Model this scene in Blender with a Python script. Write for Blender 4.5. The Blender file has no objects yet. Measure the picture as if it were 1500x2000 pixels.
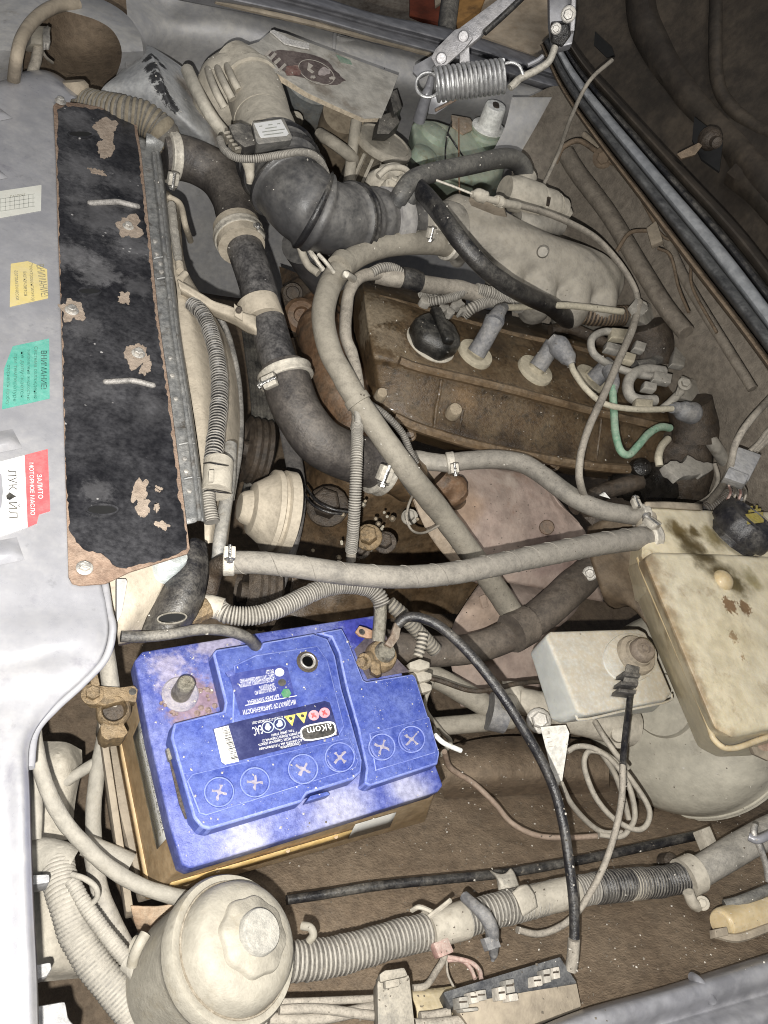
import bpy, bmesh, math, random
from mathutils import Vector, Matrix, noise
random.seed(7)
S = bpy.context.scene
COL = S.collection
# ---------------------------------------------------------------- camera
F, CX, CY = 1455.0, 750.0, 1000.0          # focal length and centre in photograph pixels
NAD = (-100.0, 2150.0)                     # where plumb lines meet in the photograph
CAMZ = 0.62                                # metres above the battery top (z = 0)
_n = Vector(((NAD[0]-CX)/F, -(NAD[1]-CY)/F, -1)).normalized()
ZW = -_n
XW = (Vector((1, 0, 0)) - ZW*ZW.x).normalized()
YW = ZW.cross(XW)
R = Matrix((XW, YW, ZW))                   # camera axes -> world
CAM = Vector((0, 0, CAMZ))
cam = bpy.data.cameras.new('camera'); co = bpy.data.objects.new('camera', cam); COL.objects.link(co)
cam.sensor_width = 36; cam.lens = F/2000*36; cam.clip_end = 60; cam.clip_start = 0.01
co.matrix_world = Matrix.Translation(CAM) @ R.to_4x4()
S.camera = co
S.view_settings.view_transform = 'Standard'; S.view_settings.look = 'None'
S.cycles.pixel_filter_type = 'BLACKMAN_HARRIS'; S.cycles.filter_width = 1.05
S.view_settings.exposure = 0.2; S.view_settings.gamma = 1
# ---------------------------------------------------------------- light: the phone's flash, dim ambient and an added fill lamp
W = bpy.data.worlds.new('World'); S.world = W; W.use_nodes = True
W.node_tree.nodes['Background'].inputs[0].default_value = (0.80, 0.86, 1.0, 1)
W.node_tree.nodes['Background'].inputs[1].default_value = 0.075
fl = bpy.data.lights.new('flash', 'POINT'); fl.energy = 38; fl.shadow_soft_size = 0.0035; fl.color = (1.0, 0.975, 0.93)
fo = bpy.data.objects.new('flash', fl); COL.objects.link(fo)
fo.location = CAM + R @ Vector((-0.014, -0.034, 0.0))
def fill_lamp(loc, e, size, col):
    l = bpy.data.lights.new('fill_lamp', 'AREA'); l.energy = e; l.size = size; l.color = col
    o = bpy.data.objects.new('fill_lamp', l); COL.objects.link(o); o.location = loc
    o.rotation_euler = (Vector((0.4, 0.6, 0))-Vector(loc)).to_track_quat('-Z', 'Y').to_euler()
fill_lamp((0.25, 0.1, 2.0), 15, 0.9, (1.0, 0.98, 0.95))  # unseen overhead fill, added to lift areas the flash leaves dim
# ---------------------------------------------------------------- photo pixel -> place
def ray(x, y): return R @ Vector(((x-CX)/F, -(y-CY)/F, -1))
def V(x, y, k):
    """k <= 0.4: height above the battery top; k > 0.4: distance along the view axis (metres)"""
    d = ray(x, y)
    t = k if k > 0.4 else (k-CAMZ)/d.z
    return CAM + d*t
def depth(p): return -(R.transposed() @ (p-CAM)).z
def px(p, w): return w*depth(p)/F          # size of w photo pixels at p
UP = Vector((0, 0, 1))
def TOCAM(p): return (CAM-p).normalized()
# ---------------------------------------------------------------- objects
LOC = {}
def link(name, data, parent=None, loc=None):
    o = bpy.data.objects.new(name, data); COL.objects.link(o)
    if parent is not None: o.parent = parent
    return o
def tag(o, label, cat, group=None, kind=None):
    if label: o['label'] = label
    if cat: o['category'] = cat
    if group: o['group'] = group
    if kind: o['kind'] = kind
    return o
def thing(name, label, cat, loc, group=None):
    o = link(name, None); o.location = loc; o.empty_display_size = 0.02; LOC[o] = Vector(loc)
    return tag(o, label, cat, group)
def root_loc(o):
    while o.parent is not None: o = o.parent
    return LOC.get(o, Vector())
def part(name, bm, mat, parent=None, smooth=38, bevel=0, seg=2, solid=0, label=None):
    """bm holds world coordinates; makes ONE mesh object"""
    if bevel:
        es = [e for e in bm.edges if len(e.link_faces) == 2 and e.calc_face_angle(0) > 0.5]
        rb_ = bmesh.ops.bevel(bm, geom=es, offset=bevel, segments=seg, profile=0.6, affect='EDGES', clamp_overlap=True)
        if isinstance(mat, list):
            for f in rb_['faces']: f.material_index = 1
    bmesh.ops.remove_doubles(bm, verts=bm.verts, dist=1e-6)
    if parent is None:
        c = Vector()
        for v in bm.verts: c += v.co
        c /= max(1, len(bm.verts)); c.z = min((v.co.z for v in bm.verts), default=0)
    else: c = root_loc(parent)
    for v in bm.verts: v.co -= c
    me = bpy.data.meshes.new(name); bm.to_mesh(me); bm.free()
    for p in me.polygons: p.use_smooth = True
    me.set_sharp_from_angle(angle=math.radians(smooth))
    if mat and not isinstance(mat, list) and any(p.material_index for p in me.polygons): mat = [mat, GROOVE]
    for q in (mat if isinstance(mat, list) else [mat]): me.materials.append(q)
    o = link(name, me, parent)
    if parent is None: o.location = c; LOC[o] = c
    if solid:
        m = o.modifiers.new('thickness', 'SOLIDIFY'); m.thickness = solid; m.offset = -1
    if label: o['label'] = label
    return o
def melt(o, vox=.004, it=6):
    m = o.modifiers.new('merge', 'REMESH'); m.mode = 'VOXEL'; m.voxel_size = vox; m.use_smooth_shade = True
    m = o.modifiers.new('soften', 'SMOOTH'); m.iterations = it; m.factor = .6
    return o
def NB(): return bmesh.new()
# ---------------------------------------------------------------- shapes
def cr(pts, sub):
    """Catmull-Rom through Vectors"""
    n = len(pts)
    if n == 2: return [pts[0].lerp(pts[1], i/sub) for i in range(sub+1)]
    out = []
    for i in range(n-1):
        p1, p2 = pts[i], pts[i+1]
        p0 = pts[i-1] if i > 0 else p1*2-p2
        p3 = pts[i+2] if i+2 < n else p2*2-p1
        for j in range(sub):
            t = j/sub; t2 = t*t; t3 = t2*t
            out.append(0.5*((2*p1)+(p2-p0)*t+(2*p0-5*p1+4*p2-p3)*t2+(3*p1-p0-3*p2+p3)*t3))
    out.append(pts[-1].copy())
    return out
def resample(c, step):
    L = [0]
    for a, b in zip(c, c[1:]): L.append(L[-1]+(b-a).length)
    n = max(2, int(L[-1]/step)); out = []; j = 0
    for i in range(n+1):
        s = L[-1]*i/n
        while j < len(L)-2 and L[j+1] < s: j += 1
        d = L[j+1]-L[j]
        out.append(c[j].lerp(c[j+1], (s-L[j])/d if d > 0 else 0))
    return out
def ring(bm, c, u, v, r, n, r2=None):
    r2 = r if r2 is None else r2
    return [bm.verts.new(c+u*(r*math.cos(2*math.pi*i/n))+v*(r2*math.sin(2*math.pi*i/n))) for i in range(n)]
def skin(bm, A, B):
    n = len(A)
    for i in range(n):
        bm.faces.new((A[i], A[(i+1) % n], B[(i+1) % n], B[i]))
def sweep(bm, c, rad, n=14, cap=True, flat=None, wob=0):
    """round sweep along world points c; rad(i, s) radius"""
    t = [(c[min(i+1, len(c)-1)]-c[max(i-1, 0)]).normalized() for i in range(len(c))]
    u = t[0].orthogonal().normalized(); rings = []; s = 0
    for i, p in enumerate(c):
        if i: s += (p-c[i-1]).length
        u = (u-t[i]*u.dot(t[i])).normalized(); v = t[i].cross(u)
        r = rad(i, s)
        rg = []
        for k in range(n):
            a = 2*math.pi*k/n
            rr = r
            if wob: rr *= 1+wob*noise.noise((p+u*math.cos(a)*r+v*math.sin(a)*r)*(0.6/r))
            rg.append(bm.verts.new(p+u*(rr*math.cos(a))+v*(rr*math.sin(a))))
        rings.append(rg)
    for A, B in zip(rings, rings[1:]): skin(bm, A, B)
    if cap:
        bm.faces.new(rings[0][::-1]); bm.faces.new(rings[-1])
    return rings
def path(pts, sub=10): return cr([V(*p[:3]) for p in pts], sub)
def tube(bm, pts, w, n=14, sub=10, wob=0.0, cap=True):
    """pts (px, py, k[, width]); w = width in photo pixels"""
    P = [V(*p[:3]) for p in pts]
    ws = [px(q, p[3] if len(p) > 3 else w)/2 for p, q in zip(pts, P)]
    c = cr(P, sub)
    def rad(i, s):
        f = i/sub; a = min(int(f), len(ws)-1); b = min(a+1, len(ws)-1)
        t = f-a; t = t*t*(3-2*t)
        return ws[a]*(1-t)+ws[b]*t
    sweep(bm, c, rad, n, cap, wob=wob)
    return c
def corr(bm, pts, w, pitch=4.5, amp=0.13, n=16):
    """corrugated hose: pitch in photo pixels"""
    P = [V(*p[:3]) for p in pts]
    m = P[len(P)//2]; r = px(m, w)/2; st = px(m, pitch)
    c = resample(cr(P, 14), st/4)
    prof = (0.75, 1.0, 0.75, -0.3)
    rg = sweep(bm, c, lambda i, s: r*(1+.05*noise.noise(Vector((s*55, r*90, 1)))+.02*noise.noise(Vector((i//4*3.7, 0, r*70))))*(1-amp*(1+.5*noise.noise(Vector((i//4*1.9, 5, 0))))+amp*prof[i % 4]), n, wob=.03)
    gr = {v for i, g in enumerate(rg) if i % 4 == 3 for v in g}
    for f in bm.faces:
        if sum(v in gr for v in f.verts) == 2: f.material_index = 1  # groove faces take the darker material that carries their shading
    return c
def hull_prism(bm, top, bot):
    A = [bm.verts.new(p) for p in top]; B = [bm.verts.new(p) for p in bot]
    skin(bm, B, A); bm.faces.new(A); bm.faces.new(B[::-1])
    return A, B
def orient(bm):
    bmesh.ops.recalc_face_normals(bm, faces=bm.faces)
def slab(bm, poly, h, th, taper=1.0):
    """polygon of photo pixels at height h, th metres thick downwards"""
    top = [V(x, y, h) for x, y in poly]
    c = sum(top, Vector())/len(top)
    bot = [c+(p-c)*taper-UP*th for p in top]
    hull_prism(bm, top, bot); orient(bm)
def plate(bm, pts, th):
    """polygon of (px,py,k) points, thick away from the camera"""
    top = [V(*p) for p in pts]
    nn = Vector()
    for i in range(len(top)):
        nn += (top[i]-top[0]).cross(top[(i+1) % len(top)]-top[0])
    nn.normalize()
    if nn.dot(TOCAM(top[0])) < 0: nn = -nn
    hull_prism(bm, top, [p-nn*th for p in top]); orient(bm)
def loft(bm, A, B, cap=True):
    A = [bm.verts.new(V(*p)) for p in A]; B = [bm.verts.new(V(*p)) for p in B]
    skin(bm, A, B)
    if cap: bm.faces.new(A); bm.faces.new(B)
    orient(bm)
def box(bm, c, x, y, z):
    vs = [bm.verts.new(c+x*i+y*j+z*k) for i in (-1, 1) for j in (-1, 1) for k in (-1, 1)]
    for f in ((0, 1, 3, 2), (4, 6, 7, 5), (0, 4, 5, 1), (2, 3, 7, 6), (0, 2, 6, 4), (1, 5, 7, 3)):
        bm.faces.new([vs[i] for i in f])
    orient(bm)
def frame(ax):
    ax = ax.normalized(); u = ax.orthogonal().normalized()
    return u, ax.cross(u), ax
def lathe(bm, c, ax, prof, n=24, lob=None):
    """prof: (radius, height) from bottom to top"""
    u, v, a = frame(ax); rings = []
    for r, z in prof:
        if r <= 1e-6: rings.append([bm.verts.new(c+a*z)]); continue
        rg = []
        for i in range(n):
            t = 2*math.pi*i/n
            rr = r*(lob(t, z) if lob else 1)
            rg.append(bm.verts.new(c+a*z+u*(rr*math.cos(t))+v*(rr*math.sin(t))))
        rings.append(rg)
    for A, B in zip(rings, rings[1:]):
        if len(A) == 1 and len(B) == 1: continue
        if len(A) == 1:
            for i in range(n): bm.faces.new((A[0], B[i], B[(i+1) % n]))
        elif len(B) == 1:
            for i in range(n): bm.faces.new((A[i], A[(i+1) % n], B[0]))
        else: skin(bm, A, B)
    if len(rings[0]) > 1: bm.faces.new(rings[0])
    if len(rings[-1]) > 1: bm.faces.new(rings[-1])
    orient(bm)
def patch(bm, rows, su=6, sv=6, bump=0, bs=30):
    """smooth sheet through a grid of (px,py,k)"""
    G = [[V(*p) for p in r] for r in rows]
    G = [cr(r, su) for r in G]
    cols = [cr([r[j] for r in G], sv) for j in range(len(G[0]))]
    vs = []
    for j, c in enumerate(cols):
        cc = []
        for p in c:
            if bump: p = p+TOCAM(p)*(bump*noise.fractal(p*bs, 0.9, 2.0, 4))
            cc.append(bm.verts.new(p))
        vs.append(cc)
    for a, b in zip(vs, vs[1:]):
        for i in range(len(a)-1): bm.faces.new((a[i], b[i], b[i+1], a[i+1]))
    bm.normal_update()
    f = bm.faces[:][0] if False else next(iter(bm.faces))
    if f.normal.dot(TOCAM(f.calc_center_median())) < 0: bmesh.ops.reverse_faces(bm, faces=bm.faces)
def jag(poly, amt, step=9, seed=0):
    """roughen a pixel outline"""
    rnd = random.Random(seed); out = []
    for i in range(len(poly)):
        a, b = poly[i], poly[(i+1) % len(poly)]
        L = math.hypot(b[0]-a[0], b[1]-a[1]); n = max(1, int(L/step))
        for j in range(n):
            t = j/n
            out.append((a[0]+(b[0]-a[0])*t+rnd.uniform(-amt, amt), a[1]+(b[1]-a[1])*t+rnd.uniform(-amt, amt)))
    return out
def blob(x, y, rx, ry, seed=0, n=22, rot=0, amt=0.28):
    out = []
    for i in range(n):
        a = 2*math.pi*i/n
        r = 1+amt*noise.noise(Vector((math.cos(a)*1.4+seed*7.1, math.sin(a)*1.4, seed)))*1.8+random.uniform(-.05, .05)
        X, Y = rx*r*math.cos(a), ry*r*math.sin(a)
        out.append((x+X*math.cos(rot)-Y*math.sin(rot), y+X*math.sin(rot)+Y*math.cos(rot)))
    return out
def decal(bm, poly, h, th=0.0006):
    slab(bm, poly, h+th, th*0.9)
def ell(x, y, rx, ry=None, n=20, rot=0):
    ry = rx if ry is None else ry
    c, s = math.cos(rot), math.sin(rot)
    return [(x+rx*math.cos(t)*c-ry*math.sin(t)*s, y+rx*math.cos(t)*s+ry*math.sin(t)*c) for t in [2*math.pi*i/n for i in range(n)]]
def ringdecal(bm, x, y, rx, ry, w, h, th, rot=0, n=28):
    o = [V(a, b, h) for a, b in ell(x, y, rx, ry, n, rot)]; i_ = [V(a, b, h) for a, b in ell(x, y, rx-w, ry-w, n, rot)]
    O = [bm.verts.new(p) for p in o]; I = [bm.verts.new(p) for p in i_]
    O2 = [bm.verts.new(p-UP*th) for p in o]; I2 = [bm.verts.new(p-UP*th) for p in i_]
    skin(bm, O, I); skin(bm, O2, O); skin(bm, I, I2); orient(bm)
def hexbolt(bm, p, ax, r, h=None, washer=True, n=6):
    h = r*0.9 if h is None else h
    if washer:
        lathe(bm, p, ax, [(r*1.5, 0), (r*1.5, r*.22), (r*1.3, r*.34), (r*1.05, r*.36)], 16)
    lathe(bm, p+ax.normalized()*(r*.3), ax, [(r, 0), (r, h*.85), (r*.82, h)], n)
def textmesh(body):
    cu = bpy.data.curves.new('t', 'FONT'); cu.body = body; cu.resolution_u = 2
    o = bpy.data.objects.new('t', cu); COL.objects.link(o)
    dg = bpy.context.evaluated_depsgraph_get(); me = o.evaluated_get(dg).to_mesh()
    vs = [v.co.copy() for v in me.vertices]; fs = [tuple(p.vertices) for p in me.polygons]
    o.evaluated_get(dg).to_mesh_clear(); bpy.data.objects.remove(o); bpy.data.curves.remove(cu)
    return vs, fs
def text(bm, body, x0, y0, x1, y1, size, h, up=None):
    """lettering from pixel (x0,y0) to (x1,y1), letters `size` px high, on the plane z = h; left-hand start"""
    vs, fs = textmesh(body)
    if not vs: return
    W_ = max(v.x for v in vs); H_ = 0.70
    ex = ((x1-x0)/W_, (y1-y0)/W_)
    L = math.hypot(x1-x0, y1-y0)
    ey = up if up else ((y1-y0)/L, -(x1-x0)/L)
    ey = (ey[0]*size/H_, ey[1]*size/H_)
    N = [bm.verts.new(V(x0+v.x*ex[0]+v.y*ey[0], y0+v.x*ex[1]+v.y*ey[1], h) if not callable(h) else
                      h(x0+v.x*ex[0]+v.y*ey[0], y0+v.x*ex[1]+v.y*ey[1])) for v in vs]
    for f in fs:
        try: bm.faces.new([N[i] for i in f])
        except ValueError: pass
    bm.normal_update()
    for f in bm.faces:
        if f.normal.dot(TOCAM(f.calc_center_median())) < 0: f.normal_flip()
# ---------------------------------------------------------------- materials
DUST = (0.45, 0.415, 0.35)
MATS = {}
def M(name, base, dust=0.4, rough=0.5, metal=0.0, scale=18, bump=0.25, var=0.35, dcol=DUST, grime=0.0, gcol=(0.035, 0.022, 0.012),
      spec=0.5, chips=0.0, ccol=(0.2, 0.12, 0.075), fleck=0.0, up=0.55, fine=1.0, trans=0.0, coat=0.0, sss=0.0, spots=(), specks=0.3):
    m = bpy.data.materials.new(name); m.use_nodes = True; nt = m.node_tree; nd = nt.nodes; lk = nt.links
    bs = nd['Principled BSDF']
    tc = nd.new('ShaderNodeTexCoord'); oi = nd.new('ShaderNodeObjectInfo')
    ad = nd.new('ShaderNodeVectorMath'); ad.operation = 'MULTIPLY_ADD'
    cmb = nd.new('ShaderNodeCombineXYZ'); lk.new(oi.outputs['Random'], cmb.inputs[0]); lk.new(oi.outputs['Random'], cmb.inputs[2])
    lk.new(cmb.outputs[0], ad.inputs[0]); ad.inputs[1].default_value = (9, 9, 9); lk.new(tc.outputs['Object'], ad.inputs[2])
    P = ad.outputs[0]
    def nz(sc, det=6, ro=0.6, dist=0.0):
        n = nd.new('ShaderNodeTexNoise'); n.inputs['Scale'].default_value = sc; n.inputs['Detail'].default_value = det
        n.inputs['Roughness'].default_value = ro; n.inputs['Distortion'].default_value = dist
        lk.new(P, n.inputs['Vector']); return n.outputs['Fac']
    def ramp(s, a, b, c=0.0, d=1.0):
        n = nd.new('ShaderNodeMapRange'); n.interpolation_type = 'SMOOTHSTEP'
        n.inputs[1].default_value = a; n.inputs[2].default_value = b; n.inputs[3].default_value = c; n.inputs[4].default_value = d
        lk.new(s, n.inputs[0]); return n.outputs[0]
    def op(o, a, b):
        n = nd.new('ShaderNodeMath'); n.operation = o; n.use_clamp = True
        for i, q in enumerate((a, b)):
            if isinstance(q, (int, float)): n.inputs[i].default_value = q
            else: lk.new(q, n.inputs[i])
        return n.outputs[0]
    def mix(f, a, b):
        n = nd.new('ShaderNodeMix'); n.data_type = 'RGBA'
        if isinstance(f, (int, float)): n.inputs[0].default_value = f
        else: lk.new(f, n.inputs[0])
        for i, q in ((6, a), (7, b)):
            if isinstance(q, tuple): n.inputs[i].default_value = q+(1,)
            else: lk.new(q, n.inputs[i])
        return n.outputs[2]
    n0, n2, n3 = nz(scale, 8, 0.62, 0.2), nz(scale*5.3, 6, 0.6), nz(scale*21*fine, 4, 0.6)
    def mad(a, k, b):
        n = nd.new('ShaderNodeMath'); n.operation = 'MULTIPLY_ADD'; lk.new(a, n.inputs[0]); n.inputs[1].default_value = k
        if isinstance(b, float): n.inputs[2].default_value = b
        else: lk.new(b, n.inputs[2])
        return n.outputs[0]
    n1 = mad(n0, 0.70, mad(n2, 0.32, mad(n3, 0.22, -0.12)))
    var *= 0.65; lo = tuple(c*(1-var) for c in base); hi = tuple(min(1, c*(1+var)) for c in base)
    col = mix(ramp(n2, 0.3, 0.7), lo, hi)
    ro = rough
    if grime:
        g = op('MULTIPLY', ramp(nz(scale*1.9, 9, 0.7, 0.3), 0.62-grime*0.4, 0.80-grime*0.4), 0.92)
        col = mix(g, col, gcol)
    if dust:
        geo = nd.new('ShaderNodeNewGeometry'); sx = nd.new('ShaderNodeSeparateXYZ'); lk.new(geo.outputs['Normal'], sx.inputs[0])
        f = op('ADD', ramp(sx.outputs[2], -0.35, 0.85, 0, up), 1-up)
        msk = op('MULTIPLY', ramp(n1, 0.38-dust*0.40, 1.02-dust*0.56), f)
        msk = op('MULTIPLY', msk, ramp(n3, 0.1, 0.62, 0.45, 1.0))
        msk = op('MULTIPLY', msk, min(1.0, 0.55+dust*0.55))
        dl = tuple(c*0.87 for c in dcol); dh = tuple(min(1, c*1.07) for c in dcol)
        col = mix(msk, col, mix(ramp(n2, 0.3, 0.72), dl, dh))
        n = nd.new('ShaderNodeMapRange'); lk.new(msk, n.inputs[0]); n.inputs[3].default_value = rough; n.inputs[4].default_value = 0.78
        ro = n.outputs[0]
        if metal:
            n = nd.new('ShaderNodeMapRange'); lk.new(msk, n.inputs[0]); n.inputs[3].default_value = metal; n.inputs[4].default_value = 0
            lk.new(n.outputs[0], bs.inputs['Metallic'])
    else: bs.inputs['Metallic'].default_value = metal
    if chips:
        c1 = ramp(nz(scale*1.7, 10, 0.7, 0.3), 0.70-chips*0.3, 0.715-chips*0.3)
        col = mix(c1, col, mix(ramp(n3, 0.3, 0.7), tuple(q*0.7 for q in ccol), ccol))
    if fleck:
        vo = nd.new('ShaderNodeTexVoronoi'); vo.inputs['Scale'].default_value = scale*11; lk.new(P, vo.inputs['Vector'])
        vo.feature = 'F1'
        s1 = op('MULTIPLY', ramp(op('ADD', vo.outputs['Distance'], ramp(n3, 0.3, 0.7, 0.0, 0.13)), 0.25, 0.15), ramp(nz(scale*2.2, 4), 0.66-fleck*0.2, 0.70-fleck*0.2))
        col = mix(op('MULTIPLY', s1, 0.6), col, (0.60, 0.58, 0.56))
    if specks and dust:
        s2 = op('MULTIPLY', ramp(nz(scale*9, 5, 0.7), 0.60, 0.70), specks)
        col = mix(s2, col, mix(0.7, col, tuple(c*0.3 for c in base)))
    for (pos, rad, c_, st, hard) in spots:
        g2 = nd.new('ShaderNodeNewGeometry'); vd = nd.new('ShaderNodeVectorMath'); vd.operation = 'DISTANCE'
        lk.new(g2.outputs['Position'], vd.inputs[0]); vd.inputs[1].default_value = tuple(pos)
        mr = nd.new('ShaderNodeMath'); mr.operation = 'MULTIPLY_ADD'; mr.inputs[1].default_value = 1/rad
        lk.new(vd.outputs['Value'], mr.inputs[0])
        nn = nd.new('ShaderNodeMath'); nn.operation = 'MULTIPLY_ADD'; A_ = 2.4 if hard < .72 else 1.4; lk.new(nz((2.6 if hard < .72 else 1.5)/rad, 12, 0.72 if hard < .72 else .6, 0.1), nn.inputs[0]); nn.inputs[1].default_value = A_; nn.inputs[2].default_value = -A_/2
        lk.new(nn.outputs[0], mr.inputs[2])
        k_ = op('MULTIPLY', ramp(mr.outputs[0], 1.0, 1.0-hard), st)
        col = mix(k_, col, mix(ramp(n2, 0.3, 0.7), tuple(q*0.75 for q in c_), tuple(min(1, q*1.15) for q in c_)))
    lk.new(col, bs.inputs['Base Color'])
    if isinstance(ro, float): bs.inputs['Roughness'].default_value = ro
    else: lk.new(ro, bs.inputs['Roughness'])
    bs.inputs['Specular IOR Level'].default_value = spec
    if coat: bs.inputs['Coat Weight'].default_value = coat; bs.inputs['Coat Roughness'].default_value = 0.12
    if trans: bs.inputs['Transmission Weight'].default_value = trans
    if sss:
        bs.inputs['Subsurface Weight'].default_value = sss; bs.inputs['Subsurface Radius'].default_value = (0.012, 0.009, 0.005)
    if bump:
        b = nd.new('ShaderNodeBump'); b.inputs['Strength'].default_value = min(1, bump*1.5); b.inputs['Distance'].default_value = 0.0016
        a = nd.new('ShaderNodeMath'); a.operation = 'ADD'; lk.new(n2, a.inputs[0]); lk.new(n3, a.inputs[1])
        lk.new(a.outputs[0], b.inputs['Height']); lk.new(b.outputs[0], bs.inputs['Normal'])
    MATS[name] = m
    return m
rubber = M('dusty_black_rubber', (0.026, 0.025, 0.027), dust=0.36, rough=0.5, scale=26, up=0.75)
rubber_beige = M('rubber_caked_with_dust', (0.18, 0.16, 0.13), dust=0.85, rough=0.8, scale=22, up=0.3, dcol=(0.30, 0.272, 0.22), grime=0.22, gcol=(.12, .09, .06))
rubber_clean = M('wiped_black_rubber', (0.010, 0.010, 0.012), dust=0.05, rough=0.30, scale=26, up=0.7)
black_wire = M('black_cable_sheath', (0.010, 0.010, 0.013), dust=0.05, rough=0.30, scale=26, up=0.8)
dusty_wire = M('dust_grey_sheath', (0.09, 0.08, 0.07), dust=0.75, rough=0.7, scale=30, up=0.5, dcol=(.38, .34, .28))
conduit = M('grey_corrugated_plastic', (0.18, 0.172, 0.158), dust=0.68, rough=0.6, scale=24, up=0.6, dcol=(.41, .38, .325))
GROOVE = M('shaded_groove_plastic', (0.085, 0.078, 0.07), dust=0.5, rough=0.6, scale=30, dcol=(.24, .22, .185))  # less dusty plastic, with the shading of the grooves put into its colour
conduit_dark = M('dark_corrugated_plastic', (0.035, 0.034, 0.036), dust=0.34, rough=0.5, scale=24, up=0.8)
steel = M('bright_dusty_steel', (0.55, 0.53, 0.50), dust=0.45, rough=0.38, metal=0.85, scale=30)
chrome = M('zinc_steel', (0.60, 0.59, 0.57), dust=0.12, rough=0.24, metal=1.0, scale=30)
clampm = M('dusty_zinc_band', (0.55, 0.52, 0.46), dust=0.6, rough=0.45, metal=0.6, scale=40, dcol=(.58, .53, .44))
alu = M('cast_aluminium_dusty', (0.30, 0.28, 0.25), dust=0.72, rough=0.6, metal=0.3, scale=24, dcol=(.37, .34, .285), grime=0.22, gcol=(.10, .075, .05))
oily = M('oily_brown_casting', (0.085, 0.052, 0.026), dust=0.24, rough=0.36, scale=13, var=0.55, dcol=(0.23, 0.17, 0.105), grime=0.36, gcol=(.026, .017, .010), bump=0.4, coat=0.12)
grimy = M('dark_oily_iron', (0.034, 0.026, 0.020), dust=0.28, rough=0.5, scale=22, var=0.6, dcol=(0.16, 0.125, 0.09), grime=0.4, bump=0.6)
bay = M('brown_road_dirt_on_paint', (0.128, 0.090, 0.058), dust=0.48, rough=0.72, scale=17, var=0.4, dcol=(0.225, 0.172, 0.118), grime=0.25, gcol=(.06, .043, .03), bump=0.7)
wing = M('grey_brown_wing_dirt', (.165, .14, .112), dust=.5, rough=.65, scale=17, dcol=(.27, .235, .19), grime=.2, gcol=(.08, .06, .045), bump=.5)
bay_light = M('light_dust_on_body', (0.24, 0.20, 0.155), dust=0.6, rough=0.75, scale=9, dcol=(0.37, 0.315, 0.235), grime=0.15, gcol=(.1, .075, .05), bump=0.35)
paint = M('silver_grey_body_paint', (0.31, 0.31, 0.33), dust=0.14, rough=0.26, metal=0.12, scale=9, var=0.10, dcol=(0.50, 0.48, 0.44), bump=0.04, up=0.2, coat=0.3, grime=0.10, gcol=(.17, .165, .20))
paint_far = M('dusty_grey_body_paint', (0.36, 0.36, 0.375), dust=0.50, rough=0.40, metal=0.15, scale=16, var=0.12, dcol=(0.44, 0.42, 0.375), bump=0.12, up=0.3, grime=0.12, gcol=(.12, .10, .08))
rail = M('grey_rail_paint', (0.26, 0.26, 0.28), specks=0, dust=0.16, rough=0.30, metal=0.2, scale=9, dcol=(.33, .32, .30), bump=0.05, up=0.3)
plastic_dust = M('pale_dusty_plastic', (0.37, 0.335, 0.275), dust=0.75, rough=0.7, scale=20, up=0.4, dcol=(.47, .43, .355), grime=0.18, gcol=(.22, .175, .12))
black_plastic = M('black_plastic', (0.012, 0.012, 0.016), dust=0.08, rough=0.30, scale=30, up=0.8)
# ================================================================ the setting: car body round the engine
# --- floor of the bay and everything dark below
bm = NB(); patch(bm, [[(-400, 2500, -.42), (300, 2400, -.42), (900, 2300, -.42), (1900, 2300, -.42)],
                      [(-300, 1400, -.42), (400, 1400, -.42), (900, 1400, -.42), (1900, 1400, -.42)],
                      [(-200, 700, -.42), (400, 700, -.42), (900, 700, -.42), (1800, 800, -.42)],
                      [(-100, 250, -.42), (400, 250, -.42), (900, 300, -.42), (1500, 400, -.42)]], bump=.004)
tag(part('bay_floor', bm, bay), 'brown dirty floor deep under the engine', None, kind='structure')
# --- near inner fender
bm = NB(); patch(bm, [[(400, 1490, -.33), (860, 1400, -.33), (1150, 1400, -.32), (1600, 1380, -.31)],
                      [(360, 1600, -.30), (870, 1490, -.285), (1150, 1480, -.28), (1600, 1450, -.26)],
                      [(330, 1640, -.26), (870, 1545, -.25), (1150, 1545, -.24), (1600, 1520, -.22)],
                      [(320, 1800, -.22), (840, 1640, -.215), (1150, 1600, -.20), (1600, 1560, -.18)],
                      [(330, 1950, -.20), (880, 1760, -.17), (1180, 1700, -.15), (1600, 1600, -.12)],
                      [(330, 2100, -.19), (880, 1880, -.14), (1180, 1790, -.11), (1600, 1700, -.07)],
                      [(330, 2250, -.18), (900, 2030, -.10), (1200, 1920, -.055), (1620, 1800, -.03)],
                      [(330, 2400, -.17), (1000, 2150, -.07), (1220, 1990, -.02), (1620, 1880, 0.0)]], 8, 6, bump=.003, bs=18)
FEN = tag(part('inner_fender', bm, bay), 'brown dirt covered inner fender beside the battery', None, kind='structure')
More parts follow.
